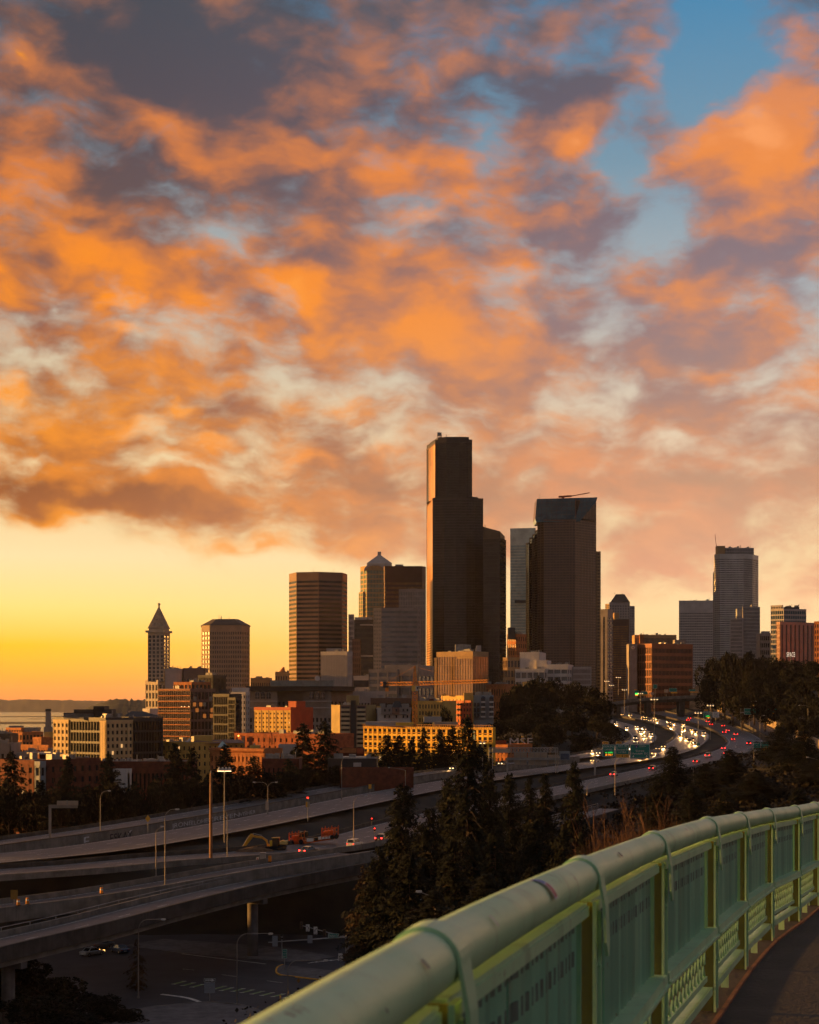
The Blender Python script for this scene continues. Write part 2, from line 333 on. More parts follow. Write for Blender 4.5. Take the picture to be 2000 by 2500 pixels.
CTRL = [  # x, y, ground height
 (12, 80, 62), (20, 100, 63), (28, 120, 61), (6, 80, 57), (3, 60, 52), (16, 60, 64), (34, 150, 56), (10, 110, 55),
 (-30, -80, 60), (60, -60, 66), (60, 0, 62), (20, 30, 48), (-40, 0, 40), (0, 60, 36), (40, 90, 55), (70, 120, 58), (90, 200, 54), (100, 280, 52), (30, 120, 40), (0, 120, 29), (-40, 120, 27), (-20, 200, 27), (-60, 200, 27), (15, 200, 30), (40, 180, 40), (60, 260, 44),
 (-90, 240, 27), (-60, 260, 27), (-30, 300, 27), (0, 300, 28), (-130, 300, 29), (30, 320, 36),
 (-60, 450, 36), (-100, 480, 34), (0, 520, 38), (-150, 560, 33), (-80, 640, 30), (0, 680, 34), (40, 760, 42), (60, 800, 55), (85, 900, 62), (95, 1000, 66), (60, 900, 52), (-100, 800, 26), (-200, 800, 24), (0, 900, 32), (-150, 1000, 20), (50, 1100, 50), (100, 1150, 68), (0, 1150, 36),
 (-250, 1200, 12), (-100, 1300, 28), (40, 1400, 46), (-200, 1500, 14), (-350, 1400, 8), (0, 1700, 48), (120, 1600, 70), (-100, 1900, 34), (-400, 1900, -3), (-350, 1650, 4), (100, 2200, 60), (-200, 2300, -4), (-600, 1500, -4), (-900, 2500, -6), (-300, 3000, -6), (0, 3000, 20), (300, 3000, 50), (0, 4200, -4), (800, 4000, 40), (-2500, 5000, -8), (0, 9000, -6), (3000, 9000, 20), (-6000, 9000, -8), (0, 20000, -8), (6000, 20000, 30), (-9000, 20000, -8),
 (-500, 3000, -9), (-1000, 4000, -9), (-700, 5500, -9), (-1500, 8000, -9), (-3000, 12000, -9), (-330, 2100, -5), (-100, 2600, -3), (-400, 2500, -8), (-1500, 1800, -5), (-3000, 3000, -9), (-2000, 14000, -9), (-4000, 17000, -9), (-1000, 18000, -9),
 (-210, 60, 52), (-300, 150, 57), (-300, 280, 56), (-310, 420, 52), (-330, 560, 45), (-190, 180, 34), (-185, 320, 36), (-205, 460, 38), (-230, 600, 36), (-420, 300, 60), (-600, 300, 54), (-900, 600, 30), (-300, 0, 58), (-300, -300, 66), (0, -400, 74), (300, -300, 80),  # includes an unseen ridge at left, added to shade the freeway
 (230, 900, 84), (290, 1000, 92), (260, 1150, 90), (230, 1250, 84), (340, 1250, 95), (200, 760, 62), (190, 600, 55), (150, 450, 53), (140, 330, 52), (250, 500, 64), (400, 800, 92), (600, 1500, 100), (300, 1500, 86), (400, 2000, 84), (250, 300, 66), (500, 300, 80), (220, 1400, 82), (1500, 2000, 90), (2500, 4000, 70)]
CT = np.array(CTRL, float)
RD = np.concatenate([np.column_stack([l, np.full(len(l), w / 2)]) for l, w in ROADS])
def ground(xs, ys):
    xs = np.atleast_1d(np.asarray(xs, float)); ys = np.atleast_1d(np.asarray(ys, float))
    z = np.zeros(len(xs))
    for i0 in range(0, len(xs), 4000):
        x, y = xs[i0:i0 + 4000], ys[i0:i0 + 4000]
        d2 = (x[:, None] - CT[None, :, 0]) ** 2 + (y[:, None] - CT[None, :, 1]) ** 2 + 25.0
        wgt = d2 ** -1.7; g = (wgt * CT[None, :, 2]).sum(1) / wgt.sum(1)
        dd = np.hypot(x[:, None] - RD[None, :, 0], y[:, None] - RD[None, :, 1]) - RD[None, :, 3]
        cap = (RD[None, :, 2] - 0.7 + np.maximum(0, dd - 5.0) * 0.75).min(1)
        flo = (RD[None, :, 2] - 1.2 - np.maximum(0, dd - 4.0) * 0.9).max(1)      # embankment carries the road
        g = np.minimum(np.maximum(g, np.where(y > 305, flo, -99)), cap)
        inside = np.maximum(np.abs(x + 35) - 82, np.abs(y - 262) - 66)
        g = np.minimum(g, 26.5 + np.maximum(0, inside) * 0.8)                     # the street is level
        z[i0:i0 + 4000] = g
    return z
def G(x, y): return float(ground([x], [y])[0])
gx = np.concatenate([-np.geomspace(400, 20000, 26)[::-1], np.arange(-390, 395, 10.0), np.geomspace(400, 20000, 26)])
gy = np.concatenate([[-3000, -1000, -400, -200, -120, -60], np.arange(-20, 1500, 10.0), np.geomspace(1510, 26000, 46)])
XX, YY = np.meshgrid(gx, gy); zz = ground(XX.ravel(), YY.ravel())
zz += np.where(YY.ravel() < 1500, rng.normal(0, 0.12, zz.size), 0)
nx_ = len(gx); ny_ = len(gy)
tm = bpy.data.meshes.new('ground')
fc = [(j * nx_ + i, j * nx_ + i + 1, (j + 1) * nx_ + i + 1, (j + 1) * nx_ + i) for j in range(ny_ - 1) for i in range(nx_ - 1)]
tm.from_pydata(np.column_stack([XX.ravel(), YY.ravel(), zz]).tolist(), [], fc); tm.update()
tm.polygons.foreach_set('use_smooth', [True] * len(tm.polygons))
M_GROUND = mat('earth_and_scrub', (0.022, 0.019, 0.012), 0.95, var=0.6, scale=0.12, bump=0.5, bscale=0.8)
tm.materials.append(M_GROUND); go = bpy.data.objects.new('ground', tm); COL.objects.link(go); go['kind'] = 'structure'
# the bay: wind-rippled water
mw = bpy.data.materials.new('bay_water'); mw.use_nodes = True; t = NT(mw.node_tree); b = mw.node_tree.nodes['Principled BSDF']
b.inputs['Base Color'].default_value = (0.02, 0.03, 0.035, 1); b.inputs['Roughness'].default_value = 0.22
bn = t.n('ShaderNodeBump'); bn.inputs['Strength'].default_value = 0.35; bn.inputs['Distance'].default_value = 1.0
t.put(bn.inputs['Height'], t.noise(t.vm('MULTIPLY', t.n('ShaderNodeNewGeometry').outputs['Position'], (0.02, 0.05, 1)), 1.0, 5, 0.6)); t.put(b.inputs['Normal'], bn.outputs[0])
MB().poly([(-24000, 900, 0), (3000, 900, 0), (3000, 26000, 0), (-24000, 26000, 0)], [(0, 1, 2, 3)]).build('water', mw, kind='structure')
def ridge(name, px0, px1, d, prof, thick, m, n=160, jag=2.0):
    """a wooded ridge with real depth: crest profile in photo rows, foot at the waterline in front and behind"""
    xs = np.linspace(px0, px1, n); top = np.interp(xs, [p[0] for p in prof], [p[1] for p in prof])
    r = np.random.default_rng(int(d)); rows = 7; v = []
    for j in range(rows):
        f = j / (rows - 1); h = math.sin(math.pi * min(f * 1.25, 1.0) ** 0.8) if f < 0.8 else math.sin(math.pi * 0.999) 
        prof_h = [0.0, 0.35, 0.7, 0.92, 1.0, 0.7, 0.0][j]
        for i in range(n):
            dd = d + thick * f; zt = zat(top[i], d + thick * 0.66); z = -4 + (zt + 4) * prof_h + (r.normal(0, jag) if 0 < j < rows - 1 else 0)
            v.append((xat(xs[i], dd), dd, z))
    f = [(j * n + i, j * n + i + 1, (j + 1) * n + i + 1, (j + 1) * n + i) for j in range(rows - 1) for i in range(n - 1)]
    o = MB().poly(v, f).build(name, m, smooth=True, kind='structure'); return o
M_WOOD = mat('far_woods', (0.03, 0.035, 0.025), 1.0, var=0.4, scale=0.01)
ridge('hills', -260, 420, 15500, [(-260, 1706), (0, 1707), (20, 1709), (60, 1707), (110, 1708), (180, 1710), (240, 1711), (300, 1713), (420, 1716)], 2500, M_WOOD, n=120, jag=3.0)
ridge('hillside', 175, 900, 4300, [(175, 1747), (215, 1727), (245, 1716), (270, 1708), (300, 1706), (330, 1709), (380, 1707), (450, 1712), (600, 1716), (900, 1720)], 700, mat('hillside_trees', (0.04, 0.045, 0.028), 1.0, var=0.5, scale=0.03), n=140, jag=1.6)
# ---- road surfaces
M_ASPH = mat('asphalt', (0.06, 0.058, 0.06), 0.62, var=0.28, scale=0.25, bump=0.2, bscale=3.0, streak=0.0)
M_ASPH2 = mat('worn_concrete_lanes', (0.10, 0.096, 0.098), 0.55, var=0.25, scale=0.3, bump=0.2, bscale=3.0)
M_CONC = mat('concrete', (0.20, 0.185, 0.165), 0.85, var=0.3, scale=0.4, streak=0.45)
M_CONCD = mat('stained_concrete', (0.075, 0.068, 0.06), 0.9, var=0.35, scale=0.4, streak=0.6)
M_LINE = mat('road_paint', (0.62, 0.60, 0.55), 0.6, var=0.35, scale=1.5)
M_YEL = mat('yellow_paint', (0.75, 0.38, 0.03), 0.6, var=0.3, scale=1.5)
M_TRACK = mat('tyre_darkened_concrete', (0.078, 0.075, 0.075), 0.5, var=0.35, scale=0.5); M_TRACK2 = mat('tyre_darkened_asphalt', (0.04, 0.039, 0.04), 0.5, var=0.35, scale=0.5)
def road(name, line, wd, lanes, surf=M_ASPH2, solid=True):
    mb = MB(); ribbon(mb, line, -wd / 2, wd / 2, 0.0); o = mb.build(name, surf, kind='structure')
    lm = MB()
    for a in (-wd / 2 + 0.9, wd / 2 - 0.9): ribbon(lm, line, a - 0.11, a + 0.11, 0.005)
    lw = (wd - 1.8) / lanes; L = np.concatenate([[0], np.cumsum(np.linalg.norm(np.diff(line, axis=0), axis=1))])
    for k in range(1, lanes):
        a = -wd / 2 + 0.9 + k * lw; s = 0.0
        while s < L[-1] - 4:
            ss = np.array([s, s + 3.6]); seg = np.column_stack([np.interp(ss, L, line[:, c]) for c in range(3)])
            ribbon(lm, seg, a - 0.09, a + 0.09, 0.006); s += 12.0
    lo = lm.build('lane_markings', M_LINE, o); lo['kind'] = 'stuff'
    wt = MB()
    for k in range(lanes):
        for s_ in (-0.85, 0.85): a = -wd / 2 + 0.9 + (k + 0.5) * lw + s_; ribbon(wt, line, a - 0.34, a + 0.34, 0.0025)
    wo_ = wt.build('wheel_tracks', M_TRACK if surf is M_ASPH2 else M_TRACK2, o); wo_['kind'] = 'stuff'
    jt = MB(); s = 9.0
    while s < min(L[-1] - 2, 700):
        ss = np.array([s, s + 0.35]); seg = np.column_stack([np.interp(ss, L, line[:, c]) for c in range(3)]); ribbon(jt, seg, -wd / 2, wd / 2, 0.0075); s += 18.0
    jo = jt.build('expansion_joints', M_TRACK2, o); jo['kind'] = 'stuff'
    return o
road('express_road', LA, 13.0, 3); road('freeway_near_downtown', LB_, 17.0, 4); road('freeway', LC, 17.0, 4); road('hillside_ramp', LD, 11.0, 2, M_ASPH)
road('exit_ramp', LR2, 9.0, 2, M_ASPH); road('viaduct_road', LR1, 9.0, 2, M_ASPH2)
def barrier(name, label, line, off, h=0.85, w=0.4, m=M_CONC, i0=0, i1=None, z0=-0.3, cat='barrier', group=None):
    l = line[i0:i1]; mb = MB(); ribbon(mb, l, off - w / 2, off + w / 2, z0, h * 0.3); ribbon(mb, l, off - w / 4, off + w / 4, h * 0.3 - 0.002, h)
    b0 = l[len(l) // 2]
    o = mb.build(name, m); return tag(o, label, cat, group)
BG = 'concrete barriers along the freeway'
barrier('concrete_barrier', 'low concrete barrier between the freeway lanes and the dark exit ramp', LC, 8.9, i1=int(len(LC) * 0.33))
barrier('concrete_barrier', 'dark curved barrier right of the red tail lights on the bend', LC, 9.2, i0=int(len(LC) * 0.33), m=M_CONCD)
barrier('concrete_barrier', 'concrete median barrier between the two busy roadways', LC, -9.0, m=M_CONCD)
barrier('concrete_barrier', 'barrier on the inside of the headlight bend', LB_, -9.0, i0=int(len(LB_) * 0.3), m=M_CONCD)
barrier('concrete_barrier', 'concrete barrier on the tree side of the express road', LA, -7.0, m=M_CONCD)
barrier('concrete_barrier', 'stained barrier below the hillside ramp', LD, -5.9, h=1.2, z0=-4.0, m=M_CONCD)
# graffiti wall between express road and freeway
gw = thing('retaining_wall', 'low concrete retaining wall with graffiti above the freeway lanes', 'wall', tuple(LA[0]))
mbw = MB(); ribbon(mbw, LA[:int(len(LA) * 0.42)], 7.4, 7.8, -2.6, 0.9); mbw.build('wall', M_CONC, gw)
cp_ = MB(); ribbon(cp_, LA[:int(len(LA) * 0.42)], 7.3, 7.9, 0.9, 1.05); cp_.build('coping', M_CONCD, gw)
M_GRAF = mat('white_spray_paint', (0.55, 0.57, 0.6), 0.8, var=0.3, scale=2.0); M_GRAFD = mat('black_spray_paint', (0.015, 0.015, 0.02), 0.8, var=0)
nrA = offsets(LA)
def wall_text(s, px0, px1, size, m, lift, out=7.83):
    k = [min(range(int(len(LA) * 0.42)), key=lambda i: abs(CX + F * (LA[i, 0] + nrA[i, 0] * out) / (LA[i, 1] + nrA[i, 1] * out) - p)) for p in (px0, px1)]
    a = LA[k[0], :2] + nrA[k[0]] * out; b = LA[k[1], :2] + nrA[k[1]] * out; c = (a + b) / 2; zc = (LA[k[0], 2] + LA[k[1], 2]) / 2 + lift
    ang = math.atan2(b[1] - a[1], b[0] - a[0]); sl = math.atan2(LA[k[1], 2] - LA[k[0], 2], np.linalg.norm(b - a))
    o = text(s, size, m, gw, tuple(Vector((c[0], c[1], zc)) - Vector(gw.location)), width=float(np.linalg.norm(b - a)), rot=(0, -sl, ang)); o.name = 'graffiti'; return o
wall_text('ESKAY', 236, 304, 3.0, M_GRAF, -0.75); wall_text('ESKAY', 240, 309, 2.7, M_GRAFD, -0.85, 7.86)
wall_text('JRONE', 398, 462, 1.6, M_GRAF, -0.55); wall_text('ELOHE', 466, 515, 1.5, M_GRAF, -0.5); wall_text('CREVEN', 518, 585, 1.6, M_GRAF, -0.5); wall_text('VISHER', 592, 640, 1.4, M_GRAF, -0.5)
# ---- viaduct structure under the two ramps
vd = thing('viaduct', 'concrete viaduct with deep girder and round columns crossing the lower left', 'viaduct', (float(LR1[0, 0]), float(LR1[0, 1]), 27.0))
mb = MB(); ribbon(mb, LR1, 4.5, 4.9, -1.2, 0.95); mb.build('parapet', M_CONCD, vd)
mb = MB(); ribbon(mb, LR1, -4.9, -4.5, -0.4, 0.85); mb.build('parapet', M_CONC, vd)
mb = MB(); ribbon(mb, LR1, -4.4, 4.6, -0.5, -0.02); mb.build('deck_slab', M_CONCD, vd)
for a in (-3.4, 0.0, 3.6):
    mb = MB(); ribbon(mb, LR1, a - 0.5, a + 0.5, -2.1, -0.52); mb.build('girder', mat('pale_girder', (0.30, 0.28, 0.24), 0.85, var=0.25, scale=0.4, streak=0.4), vd)
mb = MB(); nr = offsets(LR1)
rail_top = LR1.copy(); rail_top[:, :2] += nr * -4.7
posts = MB()
for i in range(0, len(LR1), 1): posts.box((rail_top[i, 0], rail_top[i, 1], LR1[i, 2] + 1.1), (0.12, 0.12, 0.5))
posts.build('railing_posts', mat('galvanised', (0.35, 0.35, 0.34), 0.45, 0.6, var=0.2), vd, kind='stuff')
tb = rail_top.copy(); tb[:, 2] += 1.38; MB().tube(tb, 0.05, 6).build('railing_bar', MATS['galvanised'], vd)
colm = mat('column_concrete', (0.17, 0.155, 0.15), 0.85, var=0.25, scale=0.5, streak=0.3)
for i in (3, 14, 25, 36, 47):
    if i >= len(LR1): continue
    for a in (1.5,):
        c = LR1[i, :2] + nr[i] * a; g = min(27.0, G(*c)) - 0.5
        MB().tube([(c[0], c[1], g), (c[0], c[1], LR1[i, 2] - 3.0)], 0.95, 16).build('column', colm, vd, smooth=True)
        ang = math.atan2(nr[i][1], nr[i][0]); q = LR1[i, :2] + nr[i] * 0.1
        MB().box((q[0], q[1], LR1[i, 2] - 2.56), (8.2, 1.4, 0.9), ang).build('cap_beam', colm, vd)
barrier('concrete_barrier', 'barrier with orange lit top between exit ramp and viaduct road', LR2, -4.9, z0=-1.5)
rf = thing('ramp_structure', 'dark concrete box carrying the exit ramp beside the viaduct', 'ramp', (float(LR2[0, 0]), float(LR2[0, 1]), 27.0))
mb = MB(); ribbon(mb, LR2, -4.6, 4.6, -2.2, -0.02); mb.build('deck_slab', M_CONCD, rf)
mb = MB(); ribbon(mb, LR2, 4.62, 5.0, -1.6, 0.8); mb.build('parapet', M_CONC, rf)
# ---- overpass
ovl = smooth_line([(xat(px, 1130), 1130, zat(py, 1130)) for px, py in ((1440, 1729), (1480, 1722), (1540, 1711), (1600, 1706), (1680, 1702), (1760, 1700), (1850, 1697))], 8.0)
ov = thing('overpass', 'flat concrete overpass bridge on piers above the light trail bend', 'bridge', (float(ovl[0, 0]), 1130.0, 62.0))
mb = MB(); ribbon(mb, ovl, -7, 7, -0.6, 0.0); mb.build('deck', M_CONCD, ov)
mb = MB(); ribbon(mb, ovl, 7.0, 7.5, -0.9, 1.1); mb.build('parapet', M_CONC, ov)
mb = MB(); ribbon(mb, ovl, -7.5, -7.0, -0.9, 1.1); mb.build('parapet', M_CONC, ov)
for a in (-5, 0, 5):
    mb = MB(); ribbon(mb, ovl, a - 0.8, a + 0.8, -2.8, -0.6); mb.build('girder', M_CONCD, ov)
for px, wd in ((1508, 2.6), (1582, 3.0), (1662, 3.2)):
    x = xat(px, 1130); zt = float(np.interp(x, ovl[:, 0], ovl[:, 2])) - 2.8
    MB().hexa([(x - wd / 2, 1124, 60), (x + wd / 2, 1124, 60), (x + wd / 2, 1136, 60), (x - wd / 2, 1136, 60)], [(x - wd / 1.6, 1124, zt), (x + wd / 1.6, 1124, zt), (x + wd / 1.6, 1136, zt), (x - wd / 1.6, 1136, zt)]).build('pier', M_CONCD, ov)
# retaining walls on the hill side
def wall_line(name, label, pts, tops, thick, m, panels=0):
    t0 = thing(name, label, 'wall', tuple(pts[0])); n = len(pts)
    for i in range(n - 1):
        a, b = Vector(pts[i]), Vector(pts[i + 1]); u = (b - a); u.z = 0; u.normalize(); nn = Vector((-u.y, u.x, 0)) * thick
        MB().hexa([a - Vector((0, 0, 6)), b - Vector((0, 0, 6)), b - Vector((0, 0, 6)) + nn, a - Vector((0, 0, 6)) + nn],
                  [Vector((a.x, a.y, tops[i])), Vector((b.x, b.y, tops[i + 1])), Vector((b.x, b.y, tops[i + 1])) + nn, Vector((a.x, a.y, tops[i])) + nn]).build('wall_panel', m, t0)
    return t0
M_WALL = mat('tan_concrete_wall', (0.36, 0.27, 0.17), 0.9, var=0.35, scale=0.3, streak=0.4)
wl = smooth_line([tuple(LD[i, :2] + offsets(LD)[i] * 6.2) + (LD[i, 2],) for i in range(0, len(LD), max(1, len(LD) // 9))], 25.0)[:-1]
wpts = [tuple(p) for p in wl]
wtop = [p[2] + float(np.interp(p[1], [600, 760, 900, 1000, 1120, 1220, 1300], [3, 4.5, 6.5, 9, 11, 11, 10])) for p in wl]
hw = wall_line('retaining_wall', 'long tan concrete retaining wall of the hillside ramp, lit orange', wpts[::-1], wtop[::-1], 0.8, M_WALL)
# curved concrete abutment beyond the overpass
ab = thing('abutment', 'tall rounded concrete abutment glowing orange just beyond the overpass', 'wall', (xat(1700, 1250), 1250, 64))
pr = [(1683, 1745), (1684, 1700), (1690, 1683), (1700, 1675), (1712, 1673), (1718, 1680), (1723, 1695), (1726, 1745)]
MB().poly([P(x, y, 1250) for x, y in pr] + [P(x, y, 1250) + Vector((6, 30, 0)) for x, y in pr],
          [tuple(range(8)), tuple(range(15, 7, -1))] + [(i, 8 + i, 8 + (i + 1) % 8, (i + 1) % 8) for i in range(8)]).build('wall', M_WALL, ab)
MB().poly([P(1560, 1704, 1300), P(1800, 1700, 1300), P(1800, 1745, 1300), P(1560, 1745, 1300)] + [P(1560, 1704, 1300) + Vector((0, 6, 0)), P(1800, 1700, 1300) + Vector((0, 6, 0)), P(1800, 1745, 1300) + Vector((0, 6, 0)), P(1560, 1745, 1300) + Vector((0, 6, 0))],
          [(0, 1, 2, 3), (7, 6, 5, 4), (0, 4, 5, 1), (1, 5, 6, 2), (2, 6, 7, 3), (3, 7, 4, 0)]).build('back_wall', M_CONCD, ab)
# ---- street below the viaduct
ZS = 27.0
def S(px, py, dz=0.0): d = (CZ - ZS) * F / (py - HY); return (xat(px, d), d, ZS + dz)
MB().poly([(-110, 205, ZS + 0.15), (40, 205, ZS + 0.15), (40, 330, ZS + 0.15), (-110, 330, ZS + 0.15)], [(0, 1, 2, 3)]).build('street', mat('street_asphalt', (0.033, 0.033, 0.038), 0.7, var=0.3, scale=0.2, bump=0.2, bscale=3), kind='structure')
def flat(name, pts, m, dz, parent=None, kind='structure', h=0.0, label=None):
    q = [S(x, y, dz) for x, y in pts]; n = len(q)
    mb = MB()
    if h: mb.prism([(a, b) for a, b, _ in q], ZS + dz - h, ZS + dz)
    else: mb.poly(q, [tuple(range(n))])
    o = mb.build(name, m, parent)
    if kind: o['kind'] = kind
    return o
def stroke(name, pts, wd, m, dz, h=0.0, parent=None, kind='structure'):
    l = smooth_line([S(x, y, dz) for x, y in pts], 1.5); mb = MB(); ribbon(mb, l, -wd / 2, wd / 2, -h if h else 0.0, 0.0 if h else None)
    o = mb.build(name, m, parent); o['kind'] = kind; return o
flat('pavement', [(250, 2520), (330, 2468), (380, 2460), (500, 2451), (600, 2460), (660, 2482), (700, 2510), (640, 2560), (300, 2560)], mat('paving', (0.13, 0.12, 0.12), 0.85, var=0.3, scale=0.6), 0.3, h=0.3)
flat('pavement', [(300, 2312), (440, 2330), (700, 2352), (760, 2349), (820, 2340), (700, 2318), (540, 2306), (400, 2296)], MATS['paving'], 0.29, h=0.3)
flat('traffic_island', [(674, 2372), (680, 2362), (690, 2360), (800, 2372), (900, 2380), (900, 2412), (790, 2395), (690, 2386), (680, 2380)], MATS['paving'], 0.28, h=0.3)
stroke('kerb', [(375, 2462), (440, 2456), (500, 2451), (560, 2454), (600, 2460), (650, 2478), (690, 2500)], 0.25, M_CONC, 0.34, 0.3)
stroke('kerb', [(690, 2359), (679, 2364), (674, 2374), (682, 2383), (710, 2387), (760, 2393), (800, 2398), (880, 2412)], 0.3, M_YEL, 0.33, 0.3)
stroke('stop_line', [(394, 2430), (425, 2434), (453, 2438), (475, 2444), (495, 2452)], 0.75, M_LINE, 0.16)
stroke('lane_line', [(445, 2331), (560, 2345), (650, 2356)], 0.3, M_LINE, 0.16)
for p in ([(542, 2382), (578, 2387)], [(652, 2397), (690, 2402)], [(445, 2368), (475, 2371)], [(740, 2334), (775, 2334)], [(820, 2402), (850, 2407)]): stroke('lane_line', p, 0.15, M_LINE, 0.16)
for k in range(5): stroke('lane_line', [(752 + 18 * k, 2354 - 2 * k), (775 + 18 * k, 2350 - 2 * k)], 0.4, M_LINE, 0.16)
cw = thing('crosswalk', 'row of slanting green and white crosswalk stripes on the dark street', 'crosswalk', S(570, 2416, 0.15))
M_GREENP = mat('green_paint', (0.22, 0.32, 0.12), 0.7, var=0.3, scale=1.5)
for cx_, cy_ in ((437, 2402), (459, 2406), (482, 2409.5), (536, 2414), (553, 2418), (581, 2420), (604, 2423), (628, 2426.5), (652, 2430), (679, 2433), (706, 2436)):
    a, b_ = (cx_ - 13, cy_ + 3.4), (cx_ + 13, cy_ - 3.4)
    stroke('stripe', [a, b_], 0.62, M_GREENP, 0.17, parent=cw, kind='stuff')
    for q, w_ in ((a, 3.0), (b_, 3.0)): 
        o = stroke('stripe_end', [(q[0] - 6, q[1]), (q[0] + 6, q[1])], 0.3, M_LINE, 0.178, parent=cw, kind='stuff')
for ch in cw.children:
    if 'kind' in ch: del ch['kind']
# ================================================================ buildings
def unit(v): v = np.array(v[:2], float); return v / np.linalg.norm(v)
def cbox(xl, xc, xr, d, phi, dep=25.0):
    """plan corners left-near-right of a block turned by phi, from the columns where its edges show"""
    c = np.array([xat(xc, d), d]); p = R(phi); ul = np.array([-math.cos(p), math.sin(p)]); ur = np.array([math.sin(p), math.cos(p)])
    def run(u, px):
        k = (px - CX) / F; den = u[0] - k * u[1]; return (k * c[1] - c[0]) / den if abs(den) > 1e-4 else dep
    tl = run(ul, xl) if xl != xc else 0; tr = run(ur, xr) if xr != xc else 0
    if xl == xc or tl <= 0: tl = dep
    if xr == xc or tr <= 0: tr = dep
    tl = min(tl, 90); tr = min(tr, 90)
    A = c + ul * tl; B = c + ur * tr
    return [A, c, B], [A + ur * tr]                 # visible chain, hidden back corner(s)
def cfront(xl, xr, d, dep=20.0, slant=0.0):
    a = np.array([xat(xl, d + slant), d + slant]); b = np.array([xat(xr, d), d]); u = unit(b - a); nb = np.array([-u[1], u[0]])
    return [a, b], [b + nb * dep, a + nb * dep]
def cpts(pts, dep=30.0):
    ch = [np.array([xat(px, d), d]) for px, d in pts]; yb = max(p[1] for p in ch) + dep     # flanks recede along the line of sight
    return ch, [np.array([ch[-1][0] * yb / ch[-1][1] - 0.15, yb]), np.array([ch[0][0] * yb / ch[0][1] + 0.15, yb])]
def inset(poly, e):
    n = len(poly); out = []
    for i in range(n):
        a, b, c = poly[i - 1], poly[i], poly[(i + 1) % n]; u1, u2 = unit(b - a), unit(c - b)
        n1, n2 = np.array([-u1[1], u1[0]]), np.array([-u2[1], u2[0]]); k = (n1 + n2) / max(0.3, 1 + n1.dot(n2)); out.append(b + k * e)
    return out
M_ROOF = mat('roof_membrane', (0.10, 0.095, 0.09), 0.9, var=0.35, scale=0.2)
M_DARK = mat('dark_interior', (0.012, 0.012, 0.014), 0.6, var=0)
M_MECH = mat('rooftop_metal', (0.3, 0.29, 0.27), 0.5, 0.3, var=0.25, scale=0.5)
LM = {}
